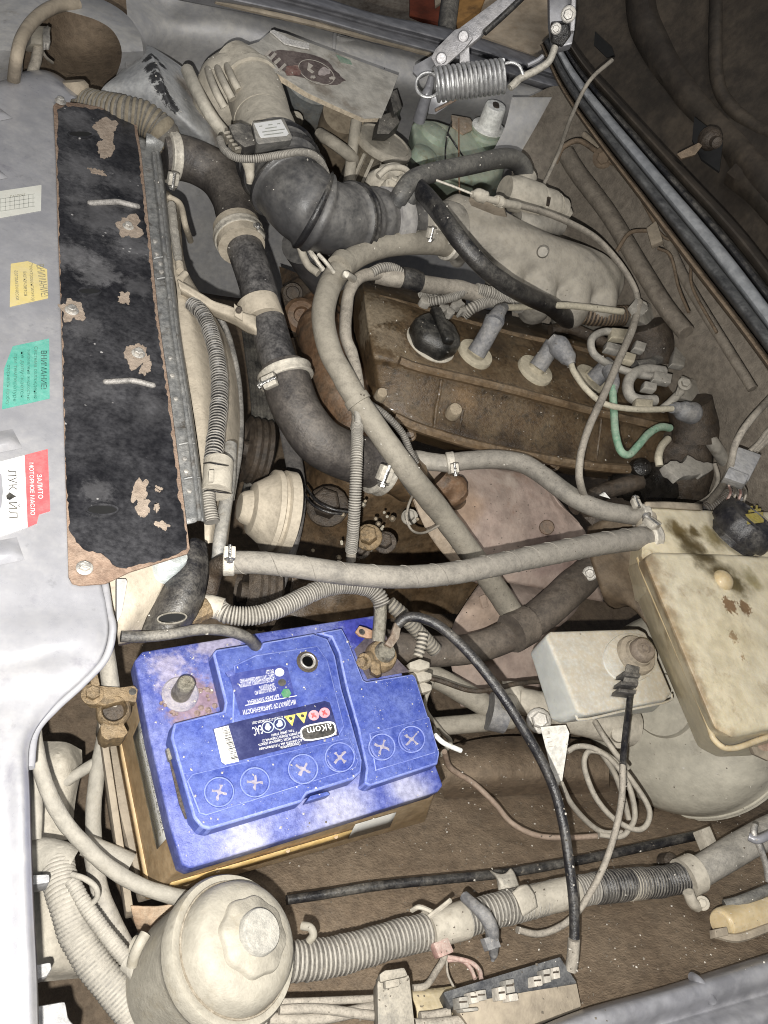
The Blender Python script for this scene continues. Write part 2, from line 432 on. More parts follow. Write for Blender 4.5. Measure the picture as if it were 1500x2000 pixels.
# --- near fender lip, bottom right
T_ = thing('fender', 'dusty silver fender edge along the bottom right corner', 'fender', V(1300, 2000, -.01))
bm = NB(); patch(bm, [[(960, 2045, -.035), (1130, 1974, -.02), (1300, 1925, -.014), (1560, 1842, -.004)],
                      [(980, 2050, .0), (1140, 1984, .008), (1300, 1938, .012), (1560, 1862, .02)],
                      [(990, 2075, .004), (1150, 2016, .010), (1310, 1966, .014), (1570, 1890, .022)],
                      [(1000, 2095, -.008), (1160, 2036, -.004), (1315, 1990, .0), (1570, 1915, .008)],
                      [(1010, 2105, -.004), (1170, 2050, .0), (1320, 2002, .004), (1570, 1930, .012)],
                      [(1010, 2140, .006), (1170, 2080, .010), (1330, 2030, .014), (1570, 1960, .022)],
                      [(1020, 2190, .0), (1170, 2130, .004), (1330, 2080, .008), (1570, 2000, .016)],
                      [(1020, 2300, .002), (1180, 2250, .004), (1340, 2200, .008), (1580, 2130, .016)]], 10, 6)
part('fender_flange', bm, rail, T_, solid=.0015)
bm = NB(); tube(bm, [(1352, 1908, .0), (1364, 1916, .010), (1378, 1934, .013), (1392, 1956, .010)], 18, 12); part('crease', bm, rail, T_)
# --- far inner fender and the rail on top of it
bm = NB(); patch(bm, [[(246, -60, .135), (330, -25, .14), (450, 12, .15), (650, 62, .16), (850, 108, .175), (1090, 185, .18)],
                      [(246, -5, .13), (330, 10, .125), (450, 32, .145), (650, 84, .155), (850, 132, .17), (1090, 205, .17)],
                      [(250, 60, .126), (330, 60, .11), (450, 80, .12), (650, 132, .13), (850, 180, .14), (1080, 250, .13)],
                      [(246, 130, .10), (330, 130, .05), (450, 160, .05), (650, 200, .05), (850, 250, .05), (1070, 310, .05)],
                      [(246, 230, -.02), (330, 260, -.08), (450, 300, -.08), (650, 320, -.08), (850, 350, -.08), (1070, 390, -.08)],
                      [(230, 420, -.25), (330, 430, -.25), (450, 450, -.25), (650, 470, -.25), (850, 480, -.25), (1060, 500, -.25)],
                      [(250, 560, -.4), (330, 560, -.4), (450, 580, -.4), (650, 600, -.4), (850, 600, -.4), (1060, 610, -.4)]], 6, 6, bump=.0012, bs=14)
o = part('far_inner_fender', bm, paint_far); tag(o, 'dusty grey inner fender behind the air ducts', None, kind='structure')
for pts, w in (([(659, 45, .163), (654, 70, .160), (651, 100, .148)], 9), ([(660, 76, .160), (710, 86, .158), (765, 98, .162), (773, 112, .152), (768, 135, .137)], 11)):
    bm = NB(); tube(bm, pts, w, 10); part('pressed_crease', bm, paint_far, o)
bm = NB(); lathe(bm, V(274, 33, .114)+TOCAM(V(274, 33, .11))*.002, TOCAM(V(274, 33, .11))+UP*.2, [(.0075, 0), (.0075, .004), (.0, .004)], 20); part('hole_plug', bm, black_plastic, o)
T_ = thing('fender_rail', 'long grey fender rail at the far side under the open bonnet', 'fender', V(700, 60, .16))
bm = NB()
patch(bm, [[(380, -70, .185), (620, -8, .195), (740, 28, .20), (900, 62, .205), (1100, 130, .20)],
           [(370, -58, .19), (610, 6, .20), (740, 42, .205), (890, 82, .21), (1100, 148, .205)],
           [(360, -45, .175), (600, 14, .185), (735, 52, .19), (885, 92, .195), (1100, 156, .19)],
           [(350, -25, .18), (590, 27, .19), (730, 66, .195), (880, 108, .20), (1100, 172, .195)],
           [(345, -12, .165), (580, 37, .175), (725, 76, .18), (875, 116, .185), (1095, 182, .18)],
           [(345, 0, .15), (580, 46, .16), (725, 84, .165), (870, 122, .17), (1095, 190, .165)]], 8, 5)
part('rail_channel', bm, rail, T_, solid=.0015)
bm = NB(); tube(bm, [(420, 2, .168), (560, 35, .178), (650, 56, .18), (760, 84, .184), (860, 111, .19)], 11, 8, wob=.2); part('sealant_bead', bm, bay_light, T_)
# --- headlight panel, top left, with its round opening
hole = [(115, 18), (80, 38), (55, 75), (44, 130), (46, 190), (72, 250), (130, 262), (192, 222), (226, 150), (238, 102), (222, 62), (190, 40), (150, 27)]
def infill(poly, outer, k1, k2, bm, lip=.03):
    A = [V(x, y, k1(x, y)) for x, y in outer]; B = [V(x, y, k1(x, y)) for x, y in poly]
    C = [p-TOCAM(p)*lip for p in B]
    A = [bm.verts.new(p) for p in A]; Bv = [bm.verts.new(p) for p in B]; C = [bm.verts.new(p) for p in C]
    skin(bm, A, Bv); skin(bm, Bv, C); orient(bm)
bm = NB()
cx_, cy_ = 142, 107
hole2 = [(p.x, p.y) for p in cr([Vector((x, y, 0)) for x, y in hole+hole[:1]], 4)[:-1]]
outer = []
for x, y in hole2:
    dx, dy = x-cx_, y-cy_; L = math.hypot(dx, dy); outer.append((cx_+dx/L*(L+42), cy_+dy/L*(L+42)))
outer2 = []
for x, y in hole2:
    dx, dy = x-cx_, y-cy_; L = math.hypot(dx, dy); s = (330 if dx < 0 else L+52)/L; sy = s*.75 if dy < 0 else (L+42+34)/L; outer2.append((cx_+dx*s, cy_+dy*sy))
kf = lambda x, y: .122-.0011*max(0, y-100)+.00003*x
infill(hole2, outer, kf, kf, bm, .05)
A = [bm.verts.new(V(x, y, kf(x, y))) for x, y in outer]; B = [bm.verts.new(V(x, y, kf(x, y)-(.03 if y < 200 else .06))) for x, y in outer2]; skin(bm, B, A); orient(bm)
o = part('headlight_panel', bm, paint_far, smooth=50); tag(o, 'dusty grey headlight panel with a round opening, top left', None, kind='structure')
bm = NB(); tube(bm, [(150, 8, .128), (110, 12, .13), (72, 34, .13), (44, 72, .13), (32, 115, .12), (26, 165, .07), (24, 200, .02)], 24, 12); part('opening_rim', bm, bay_light, o)
bm = NB(); patch(bm, [[(20, -20, .06), (150, -20, .06), (300, 0, .06)], [(20, 100, .02), (150, 110, .0), (300, 100, .06)], [(20, 240, .0), (150, 240, .0), (300, 230, .05)]], bump=.002)
tag(part('headlight_bowl', bm, bay), 'brown dusty back wall seen through the headlight opening', None, kind='structure')
T_ = thing('bulb_holder', 'beige bulb holder with wire inside the headlight opening', 'bulb holder', V(80, 90, .09))
bm = NB(); loft(bm, [(62, 48, .09), (100, 52, .09), (95, 88, .09), (60, 84, .09)], [(50, 70, .06), (88, 74, .06), (82, 105, .06), (46, 100, .06)]); part('socket', bm, plastic_dust, T_, bevel=.002)
bm = NB(); slab(bm, blob(91, 70, 8, 18, 3), .098, .008); part('terminal', bm, steel, T_, bevel=.001)
bm = NB(); tube(bm, [(76, 90, .08), (70, 120, .07), (62, 150, .06), (66, 200, .05)], 20); tube(bm, [(80, 95, .08), (90, 112, .07), (102, 122, .06)], 6); part('wire', bm, dusty_wire, T_)
# --- firewall side at the right
bm = NB(); patch(bm, [[(1030, 190, 1.27), (1100, 170, 1.28), (1180, 250, 1.24), (1330, 400, 1.16), (1470, 560, 1.08), (1620, 740, 1.0)],
                      [(1020, 260, 1.29), (1090, 280, 1.30), (1160, 340, 1.27), (1290, 470, 1.20), (1430, 620, 1.12), (1600, 800, 1.02)],
                      [(1000, 330, 1.32), (1060, 370, 1.33), (1130, 430, 1.30), (1240, 540, 1.24), (1380, 690, 1.15), (1560, 860, 1.05)],
                      [(1000, 460, 1.36), (1060, 480, 1.36), (1130, 520, 1.34), (1220, 620, 1.27), (1350, 760, 1.19), (1530, 930, 1.08)],
                      [(1000, 620, 1.42), (1060, 620, 1.42), (1130, 660, 1.38), (1210, 740, 1.32), (1330, 840, 1.23), (1520, 1010, 1.10)],
                      [(1010, 860, 1.46), (1080, 860, 1.45), (1150, 880, 1.42), (1230, 920, 1.36), (1340, 960, 1.26), (1530, 1080, 1.12)]], 7, 6, bump=.002, bs=12)
o = part('firewall', bm, wing); tag(o, 'brown dusty firewall behind the engine', None, kind='structure')
for pts, w, m in (([(1105, 300, 1.27), (1130, 340, 1.26), (1190, 420, 1.23), (1250, 520, 1.19), (1300, 600, 1.15), (1340, 650, 1.12)], 34, wing),
               ([(1290, 440, 1.175), (1330, 530, 1.14), (1370, 600, 1.11), (1420, 680, 1.08), (1470, 760, 1.05)], 20, wing),
               ([(1140, 262, 1.245), (1230, 350, 1.20), (1330, 470, 1.135), (1410, 570, 1.09), (1480, 680, 1.05), (1540, 780, 1.0)], 12, bay_light)):
    bm = NB(); tube(bm, pts, w, 10); part('pressed_rib', bm, m, o)
bm = NB(); patch(bm, [[(1000, 190, 1.24), (1040, 190, 1.25), (1078, 190, 1.25)], [(985, 250, 1.25), (1020, 245, 1.255), (1045, 250, 1.265)], [(960, 300, 1.26), (990, 300, 1.27), (1010, 310, 1.28)]], bump=.001)
part('grey_gusset', bm, paint_far, o)
T_ = thing('brake_line', 'thin dark brake pipes with a bend clipped on the firewall', 'pipe', V(1230, 420, 1.2))
for pts, w in (([(1085, 318, 1.225), (1100, 288, 1.21), (1130, 275, 1.2), (1160, 292, 1.2), (1185, 312, 1.19), (1220, 330, 1.18), (1250, 380, 1.165), (1280, 435, 1.15)], 10),
               ([(1276, 440, 1.15), (1300, 465, 1.14), (1335, 475, 1.13), (1350, 500, 1.12), (1352, 560, 1.11), (1400, 650, 1.07)], 6),
               ([(1270, 450, 1.16), (1230, 455, 1.18), (1205, 490, 1.2)], 8), ([(1285, 485, 1.14), (1310, 500, 1.13), (1325, 560, 1.12), (1345, 610, 1.10)], 6)):
    bm = NB(); tube(bm, pts, w, 10); part('pipe', bm, bay, T_)
bm = NB(); hexbolt(bm, V(1178, 308, 1.19), TOCAM(V(1178, 308, 1.19)), .011); part('union_nut', bm, bay, T_)
bm = NB(); slab_p = [(1262, 445, 1.15), (1282, 430, 1.145), (1295, 470, 1.135), (1272, 480, 1.14)]; plate(bm, slab_p, .012); part('clip', bm, bay_light, T_, bevel=.002)
tag(part('loose_wire', (lambda b: (tube(b, [(1062, 360, 1.2), (1090, 300, 1.18), (1115, 230, 1.13), (1150, 160, 1.1), (1195, 118, 1.12)], 8), b)[1])(NB()), dusty_wire),
    'thin dark wire rising in front of the fender seal', 'wire')
# --- rubber seal and gutter, diagonal at the right
ctr = [(1075, 70, 1.19), (1120, 150, 1.19), (1190, 240, 1.165), (1300, 372, 1.105), (1400, 492, 1.05), (1500, 622, 0.99), (1600, 760, 0.93)]
def strip(offs, name, mat, parent, solid=.002):
    """offs: (across px, nearer by m) columns"""
    bm = NB(); rows = []
    for i, (x, y, k) in enumerate(ctr):
        sc = 0.45+0.55*min(1, i/4); rows.append([(x+.75*a*sc, y-.66*a*sc, k-z) for a, z in offs])
    patch(bm, rows, 3, 10); return part(name, bm, mat, parent, solid=solid)
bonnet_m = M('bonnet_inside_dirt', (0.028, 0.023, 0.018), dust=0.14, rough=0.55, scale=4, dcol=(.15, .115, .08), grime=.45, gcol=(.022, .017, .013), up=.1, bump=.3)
T_ = thing('cowl_gutter', 'long diagonal gutter and black rubber seal below the open bonnet', 'seal', V(1350, 430, 1.1))
strip([(-60, -.035), (-56, .0), (-50, .003), (-46, .0), (-42, -.012)], 'gutter_edge', bay, T_)
strip([(-42, -.012), (-38, .01), (-28, .018), (-16, .012), (-12, -.012)], 'rubber_seal', M('seal_rubber', (.020, .020, .022), dust=.30, rough=.38, scale=14, dcol=(.22, .22, .21), up=.5), T_)
strip([(-14, -.012), (-8, .006), (4, .010), (14, .006), (18, -.01)], 'gutter_channel', M('blue_grey_channel', (.19, .198, .212), dust=.35, rough=.4, scale=14, dcol=(.30, .30, .29), up=.2), T_)
strip([(17, -.012), (22, .002), (28, .003), (33, .002), (38, -.015)], 'drip_lip', rubber_clean, T_)
strip([(36, -.02), (46, -.004), (58, -.004), (66, -.04)], 'gutter_shoulder', MATS['bonnet_inside_dirt'], T_)
# --- the open bonnet
T_ = thing('bonnet', 'dark brown underside of the open bonnet, top right', 'bonnet', V(1400, 200, 1.25))
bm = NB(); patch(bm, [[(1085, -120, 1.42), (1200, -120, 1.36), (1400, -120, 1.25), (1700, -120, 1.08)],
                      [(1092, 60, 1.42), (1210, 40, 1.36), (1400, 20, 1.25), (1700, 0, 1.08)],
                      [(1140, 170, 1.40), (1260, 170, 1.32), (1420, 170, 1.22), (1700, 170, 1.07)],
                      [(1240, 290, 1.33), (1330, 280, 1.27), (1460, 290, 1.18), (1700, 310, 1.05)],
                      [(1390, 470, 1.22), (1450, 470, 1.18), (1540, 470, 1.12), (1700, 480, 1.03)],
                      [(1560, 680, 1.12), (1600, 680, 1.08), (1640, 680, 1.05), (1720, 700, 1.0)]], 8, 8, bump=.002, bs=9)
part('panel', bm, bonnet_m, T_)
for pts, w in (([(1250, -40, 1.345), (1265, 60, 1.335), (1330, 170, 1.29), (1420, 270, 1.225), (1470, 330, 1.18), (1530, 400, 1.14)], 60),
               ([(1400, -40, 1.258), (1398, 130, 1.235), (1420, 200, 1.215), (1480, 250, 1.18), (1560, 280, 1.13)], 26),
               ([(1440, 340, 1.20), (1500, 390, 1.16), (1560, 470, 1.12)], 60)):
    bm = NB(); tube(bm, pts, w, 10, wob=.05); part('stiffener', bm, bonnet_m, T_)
bm = NB(); plate(bm, [(1356, 228, 1.19), (1395, 258, 1.17), (1412, 278, 1.16), (1405, 335, 1.14), (1370, 310, 1.155), (1352, 272, 1.18)], .004)
part('slot', bm, M('slot_black', (.006, .006, .006), dust=0, rough=.9, bump=0), T_)
bm = NB(); plate(bm, [(1162, 62, 1.33), (1195, 92, 1.31), (1200, 108, 1.305), (1185, 112, 1.31), (1160, 88, 1.33)], .003); part('slot', bm, MATS['slot_black'], T_)
T_ = thing('bonnet_buffer', 'small bolted buffer bracket in a dark slot of the bonnet', 'bracket', V(1390, 275, 1.13))
bm = NB(); plate(bm, [(1322, 300, 1.125), (1365, 278, 1.12), (1372, 284, 1.12), (1358, 302, 1.12), (1330, 310, 1.125)], .006); part('bracket', bm, bay, T_, bevel=.001)
bm = NB(); lathe(bm, V(1388, 272, 1.12), TOCAM(V(1388, 272, 1.12))+Vector((.5, 0, 0)), [(.016, -.01), (.017, 0), (.014, .008), (.008, .012), (.008, .022), (.004, .024)], 14); part('buffer', bm, grimy, T_)
# --- what lies behind the car
T_ = thing('cardboard', 'tan cardboard sheet lying behind the fender, by the hinge', 'cardboard', V(1020, 60, 1.75))
bm = NB(); patch(bm, [[(930, -60, 1.7), (1010, -60, 1.68), (1100, -60, 1.66)], [(925, 40, 1.6), (1000, 45, 1.6), (1100, 50, 1.6)], [(900, 140, 1.5), (1000, 160, 1.5), (1100, 180, 1.5)]], bump=.003)
part('sheet', bm, M('stained_cardboard', (.50, .39, .27), dust=.3, rough=.85, scale=6, dcol=(.55, .49, .40), grime=.15, gcol=(.28, .15, .06)), T_, solid=.004)
for i, (pl, col, lab) in enumerate((
    ([(800, -40, 1.7), (860, -40, 1.7), (905, 10, 1.66), (880, 60, 1.6), (800, 25, 1.62)], (.16, .035, .015), 'rust red sheet behind the grey fender rail'),
    ([(890, -40, 1.6), (960, -40, 1.6), (930, 40, 1.55), (895, 60, 1.52), (880, 10, 1.58)], (.36, .19, .06), 'orange board behind the bonnet hinge'),
    ([(845, -60, 1.52), (880, -60, 1.52), (868, 0, 1.52), (850, 12, 1.52)], (.30, .25, .19), 'pale scrap of board behind the grey rail'))):
    bm = NB(); plate(bm, pl, .01); tag(part('scrap_board', bm, M('scrap_%d' % i, col, dust=.3, rough=.8, scale=7, dcol=tuple(min(1, c*1.3) for c in col), grime=.3), bevel=.002), lab, 'board')
bm = NB(); tube(bm, [(885, -40, 1.45), (878, 10, 1.44), (872, 60, 1.42), (868, 110, 1.42)], 36); tag(part('rubber_pipe', bm, rubber), 'black upright rubber pipe behind the fender rail', 'pipe')
bm = NB(); patch(bm, [[(500, -400, 2.3), (1000, -400, 2.3), (1600, -400, 2.3)], [(500, 0, 2.1), (1000, 0, 2.1), (1600, 0, 2.1)], [(500, 250, 1.9), (1000, 250, 1.9), (1600, 250, 1.9)]])
tag(part('garage_floor', bm, M('garage_dirt', (.09, .06, .04), dust=.3, rough=.9, scale=5)), 'dark garage floor beyond the car', None, kind='structure')
# ================================================================ front crossmember panel with stickers
HP = .080
T_ = PANEL = thing('front_crossmember', 'silver grey sheet metal crossmember along the left edge, stickers on it', 'body panel', V(40, 800, HP))
H, Hf, H0 = HP, HP-.004, HP-.03
bm = NB()
patch(bm, [[(-200, 172, H0), (-60, 165, H0), (0, 158, H0), (58, 136, H0), (105, 142, H0), (156, 178, H0)],
           [(-200, 178, H), (-60, 170, H), (0, 166, H), (58, 146, H), (104, 152, H), (150, 190, H-.002)],
           [(-200, 230, H), (-60, 225, H), (0, 220, H), (58, 215, H), (108, 212, H), (135, 214, H)],
           [(-200, 430, H), (-60, 430, H), (0, 430, H), (62, 430, H), (113, 430, H), (138, 430, H)],
           [(-200, 700, H), (-60, 700, H), (0, 700, H), (66, 700, H), (122, 700, H), (142, 700, H)],
           [(-200, 950, H), (-60, 950, H), (0, 950, H), (70, 950, H), (128, 950, H), (150, 950, H)],
           [(-200, 1130, H), (-60, 1130, H), (0, 1128, H), (80, 1125, H), (142, 1130, H), (196, 1136, H)],
           [(-200, 1190, H), (-60, 1190, H), (10, 1188, H), (95, 1185, H), (160, 1180, H), (206, 1178, H)],
           [(-200, 1250, H+.002), (-60, 1246, H+.004), (20, 1240, H+.005), (110, 1230, H+.006), (180, 1228, H+.004), (212, 1235, H-.001)],
           [(-200, 1300, H+.0), (-60, 1295, H+.002), (10, 1290, H+.004), (90, 1275, H+.005), (165, 1270, H+.002), (196, 1288, H-.004)],
           [(-200, 1350, H-.012), (-70, 1345, H-.012), (0, 1332, H-.010), (70, 1318, H-.010), (125, 1315, H-.011), (158, 1330, H-.014)],
           [(-200, 1390, H-.02), (-80, 1385, H-.018), (-20, 1372, H-.016), (40, 1362, H-.016), (82, 1366, H-.017), (105, 1380, H-.022)],
           [(-200, 1450, H-.012), (-80, 1450, H-.012), (-30, 1445, H-.010), (10, 1440, H-.012), (42, 1445, H-.014), (60, 1450, H-.022)],
           [(-200, 1560, H), (-80, 1560, H), (-40, 1560, H-.002), (2, 1560, H-.012), (40, 1560, H-.004), (60, 1560, H-.014)],
           [(-200, 1750, H), (-80, 1750, H), (-40, 1750, H-.002), (8, 1750, H-.012), (44, 1750, H-.004), (66, 1750, H-.014)],
           [(-200, 1920, H), (-80, 1920, H), (-40, 1920, H-.002), (14, 1920, H-.012), (52, 1920, H-.004), (74, 1920, H-.014)],
           [(-200, 2200, H), (-80, 2200, H), (-40, 2200, H-.002), (20, 2200, H-.012), (58, 2200, H-.004), (80, 2200, H-.014)]], 6, 6)
part('skin', bm, paint, PANEL, smooth=60, solid=.0014)
bm = NB()   # rolled edge that runs from the black plate round the corner
tube(bm, [(205, 1142, H-.006), (212, 1190, H-.006), (220, 1230, H-.006), (206, 1285, H-.012), (160, 1336, H-.02), (108, 1384, H-.026), (70, 1430, H-.026), (60, 1500, H-.02)], 15, 12)
part('rolled_edge', bm, paint, PANEL)
for (x, y) in ((-14, 226), (-26, 342), (-10, 866), (-10, 1082)):
    c = V(x, y, H); bm = NB(); u = (V(x+30, y-6, H)-c).normalized(); v = UP.cross(u)
    rows = []
    for j in range(9):
        t = j/8*2-1; rows.append([])
        for i in range(11):
            s = i/10*2-1
            z = .007*max(0, (1-abs(t)**3))*max(0, 1-abs(s)**4)*(.6+.4*t)
            rows[-1].append(bm.verts.new(c+u*(s*.018)-v*(t*.0105)+UP*(z+.0006)))
    for a, b in zip(rows, rows[1:]):
        for i in range(10): bm.faces.new((a[i], b[i], b[i+1], a[i+1]))
    orient(bm)
    if next(iter(bm.faces)).normal.z < 0: bmesh.ops.reverse_faces(bm, faces=bm.faces)
    part('louvre', bm, paint, PANEL, smooth=70)
# stickers
def flat(name, base, **k): return M(name, base, **{**dict(dust=.22, rough=.45, scale=30, bump=0, var=.06, up=.1), **k})
ink = M('black_ink', (.012, .012, .012), dust=.12, rough=.5, bump=0, var=0, up=.1)
ink_grey = M('faded_ink', (.18, .17, .10), dust=.2, rough=.5, bump=0, var=.1, up=.1)
ink_white = M('white_ink', (.80, .80, .78), dust=.06, rough=.5, bump=0, var=0, up=.1)
ink_green = M('faded_green_ink', (.03, .17, .13), dust=.12, rough=.5, bump=0, var=.1, up=.1)
def sticker(name, label, poly, mat, k=HP, th=.0004):
    t = thing(name, label, 'sticker', V(*[sum(q)/len(poly) for q in zip(*poly)], k)); bm = NB(); slab(bm, poly, k+th+.0003, th); part('film', bm, mat, t); return t
def write(t, lines, mat, k, name='lettering'):
    for ln in lines:
        bm = NB(); text(bm, *ln, k); part(name, bm, mat, t)
ky = HP+.00085
t = sticker('sticker', 'yellow warning sticker on the silver front panel', [(21, 515), (54, 510), (70, 516), (92, 526), (94, 582), (19, 599)], flat('yellow_sticker', (.70, .57, .22)))
write(t, [('ВНИМАНИЕ!', 71, 517, 81, 580, 14), ('Электровентилятор', 57, 514, 62, 588, 7), ('включается', 45, 530, 47, 578, 8), ('автоматически', 28, 528, 31, 586, 8)], ink_grey, ky)
t = sticker('sticker', 'green warning sticker on the silver front panel', [(25, 676), (96, 661), (97, 778), (4, 799), (8, 720)], flat('green_sticker', (.06, .36, .275), dust=.5, dcol=(.20, .44, .37)))
write(t, [('ВНИМАНИЕ!', 80, 684, 80, 760, 11)], M('green_black', (.01, .045, .04), dust=.1, bump=0), ky)
write(t, [('Система охлаждения', 67, 676, 66, 778, 7), ('заправлена жидкостью', 54, 682, 53, 782, 6), ('не допускается', 41, 686, 40, 776, 7), ('при температуре', 28, 690, 26, 784, 7), ('открывать пробку', 14, 712, 12, 790, 7)], ink_green, ky)
t = sticker('sticker', 'red and white oil sticker reading ЛУКОЙЛ on the silver panel', [(3, 901), (93, 877), (98, 998), (76, 1005), (72, 1022), (52, 1030), (2, 1047), (-60, 1060), (-60, 920)], flat('white_sticker', (.78, .78, .77), dust=.1))
bm = NB(); decal(bm, [(48, 889), (93, 877), (98, 998), (76, 1005), (72, 1022), (54, 1030)], HP+.0008, .0003); part('red_field', bm, flat('red_field', (.66, .10, .11), dust=.12, dcol=(.7, .3, .28)), t)
ky2 = HP+.0014
write(t, [('ЗАЛИТО', 72, 926, 75, 974, 9), ('МОТОРНОЕ МАСЛО', 57, 903, 60, 1006, 8)], ink_white, ky2)
write(t, [('ЛУК', 15, 917, 17, 958, 16), ('ЙЛ', 17, 979, 18, 1012, 16)], ink, ky)
bm = NB(); decal(bm, [(12, 968), (19, 961), (27, 967), (33, 969), (27, 972), (19, 977), (13, 974)], ky-.0004, .0003); part('drop', bm, ink, t)
bm = NB(); decal(bm, [(-40, 930), (3, 925), (6, 960), (3, 990), (-10, 1003), (-40, 1010)], ky-.0004, .0003); part('tear', bm, paint, t)
t = sticker('sticker', 'white data table sticker on the silver panel, upper left', [(-60, 382), (81, 361), (80, 411), (-60, 436)], flat('data_sticker', (.66, .66, .60), dust=.15))
bm = NB()
for i in range(9):
    x = -8+i*9; decal(bm, [(x, 388-x*.14), (x+1, 388-x*.14), (x+1, 412-x*.15), (x, 412-x*.15)], ky-.0003, .0003)
for yy in (388, 396, 404, 412): decal(bm, [(-40, yy+6), (68, yy-10), (68, yy-9), (-40, yy+7)], ky-.0003, .0003)
part('table', bm, M('grey_ink', (.36, .37, .34), dust=.1, bump=0), t)
write(t, [('ПАСПОРТ', 20, 386, 50, 382, 4)], ink_grey, ky)
# ================================================================ black plate over the radiator
HB = .0845
T_ = thing('radiator_cover', 'long black metal plate with chipped paint and rusty corners', 'cover plate', V(230, 650, HB))
po = [(104, 206), (112, 198), (152, 201), (213, 212), (267, 243), (276, 300), (291, 440), (310, 623), (333, 777), (353, 933), (360, 985), (371, 1072), (366, 1081), (253, 1117), (207, 1139), (157, 1143), (141, 1139), (134, 1126), (128, 933), (118, 583), (113, 450), (109, 300)]
rust = M('bare_rusty_steel', (.20, .125, .085), dust=.45, rough=.75, scale=30, var=.4, dcol=(.36, .28, .215), bump=.4, up=.2, grime=.2, gcol=(.10, .055, .035))
bm = NB(); slab(bm, po, HB, .0022); part('plate', bm, rust, T_, bevel=.0006)
pp = [(112, 214), (128, 207), (150, 209), (175, 212), (213, 216), (262, 246), (270, 300), (285, 440), (304, 623), (322, 740), (328, 790), (346, 930), (349, 975), (359, 1000), (360, 1020), (366, 1048), (363, 1072), (336, 1087), (300, 1097), (272, 1100), (246, 1112), (226, 1108), (216, 1092), (196, 1082), (165, 1073), (150, 1058), (136, 1036), (131, 960), (127, 860), (124, 700), (119, 583), (116, 450), (113, 330)]
blackp = M('chipped_black_paint', (.008, .008, .010), dust=.14, rough=.28, scale=11, var=.3, bump=.22, up=.05, dcol=(.15, .148, .155), fleck=.35, specks=.2,
          spots=[(V(x, y, HB), px(V(x, y, HB), r), (.24, .235, .24), s_*.62, .7) for x, y, r, s_ in ((150, 240, 60, .4), (160, 330, 75, .5), (200, 420, 85, .5), (250, 360, 50, .35), (140, 500, 60, .6), (190, 530, 55, .7), (262, 480, 60, .5), (165, 640, 45, .4), (270, 560, 40, .35), (180, 760, 50, .18), (300, 800, 60, .15), (190, 960, 40, .35))])
bm = NB(); slab(bm, jag(pp, 2.2, 7, 3), HB+.0007, .0006); part('paint_layer', bm, blackp, T_)
rj_ = random.Random(11)
rp = [(210, 250, 24, 18), (208, 288, 14, 20), (252, 444, 27, 20), (243, 582, 12, 11), (268, 690, 24, 24), (285, 716, 9, 18), (275, 960, 14, 28), (279, 990, 14, 18), (307, 990, 5, 9), (318, 1026, 14, 7), (141, 606, 22, 20), (190, 335, 16, 6), (310, 955, 9, 5)]
for i, (x, y, a, b) in enumerate(rp):
    bm = NB(); slab(bm, [(q[0]+rj_.uniform(-1.6, 1.6), q[1]+rj_.uniform(-1.6, 1.6)) for q in blob(x, y, a, b, i, 46, rot=.25, amt=.36)], HB+.0011+.00012*(i % 3), .0006)
    part('rust_patch', bm, M('rust_patch', (.27, .205, .155), dust=.5, rough=.8, scale=40, dcol=(.40, .335, .27), bump=.4, up=.1) if i == 0 else MATS['rust_patch'], T_)
for (x, y, r) in ((140, 604, 11), (165, 1107, 13.5), (118, 196, 9), (250, 440, 9), (270, 688, 11)):
    bm = NB(); p = V(x, y+3, HB+.0012); hexbolt(bm, p, UP, px(p, r)*.8); part('bolt', bm, steel, T_)
for (x, y) in ((222, 398), (252, 747)):
    bm = NB(); tube(bm, [(x-46, y-1, HB), (x-42, y-1, HB+.001), (x-8, y-3, HB+.0018), (x+10, y-3, HB+.0018), (x+42, y+5, HB+.001), (x+47, y+6, HB)], 12, 10)
    part('pressed_rib', bm, M('worn_rib', (.13, .125, .12), dust=.55, rough=.3, scale=30, metal=.4, dcol=(.5, .47, .43), up=.1) if x == 222 else MATS['worn_rib'], T_)
for (x, y, a) in ((200, 995, 32), (175, 568, 24), (158, 261, 26)):
    bm = NB()
    ringdecal(bm, x, y, a, 12 if a > 30 else 9, 3.5, HB+.0022, .0022); part('slot_lip', bm, blackp, T_)
    bm = NB(); decal(bm, ell(x, y, a-3, 9 if a > 30 else 6, 24), HB+.0009, .0004); part('slot', bm, MATS['slot_black'], T_)
# ================================================================ radiator, shroud, fittings
T_ = RAD = thing('radiator', 'grey radiator edge between the black plate and the fan shroud', 'radiator', V(350, 700, .03))
bm = NB(); patch(bm, [[(255, 262, .068), (278, 268, .07), (300, 272, .068), (312, 285, .05), (316, 300, -.1)],
                      [(262, 330, .068), (290, 330, .07), (308, 330, .068), (320, 340, .05), (325, 360, -.1)],
                      [(280, 480, .068), (305, 480, .07), (322, 480, .068), (334, 485, .05), (338, 500, -.1)],
                      [(295, 640, .068), (325, 640, .07), (340, 640, .068), (352, 645, .05), (356, 660, -.1)],
                      [(318, 770, .068), (346, 770, .07), (360, 770, .068), (371, 775, .05), (376, 790, -.1)],
                      [(340, 930, .068), (368, 930, .07), (382, 930, .068), (393, 935, .05), (398, 950, -.1)],
                      [(350, 1025, .068), (378, 1020, .07), (390, 1015, .068), (402, 1020, .05), (405, 1030, -.1)]], 5, 8)
tank = M('grey_dusty_tank', (.22, .225, .225), dust=.30, rough=.33, metal=.45, scale=28, dcol=(.42, .40, .36), up=.2, grime=.2)
part('top_tank', bm, tank, RAD, solid=.002)
bm = NB(); tube(bm, [(300, 300, .074), (320, 480, .074), (338, 640, .074), (358, 770, .074), (380, 930, .074), (390, 1015, .074)], 9, 8); part('seam', bm, tank, RAD)
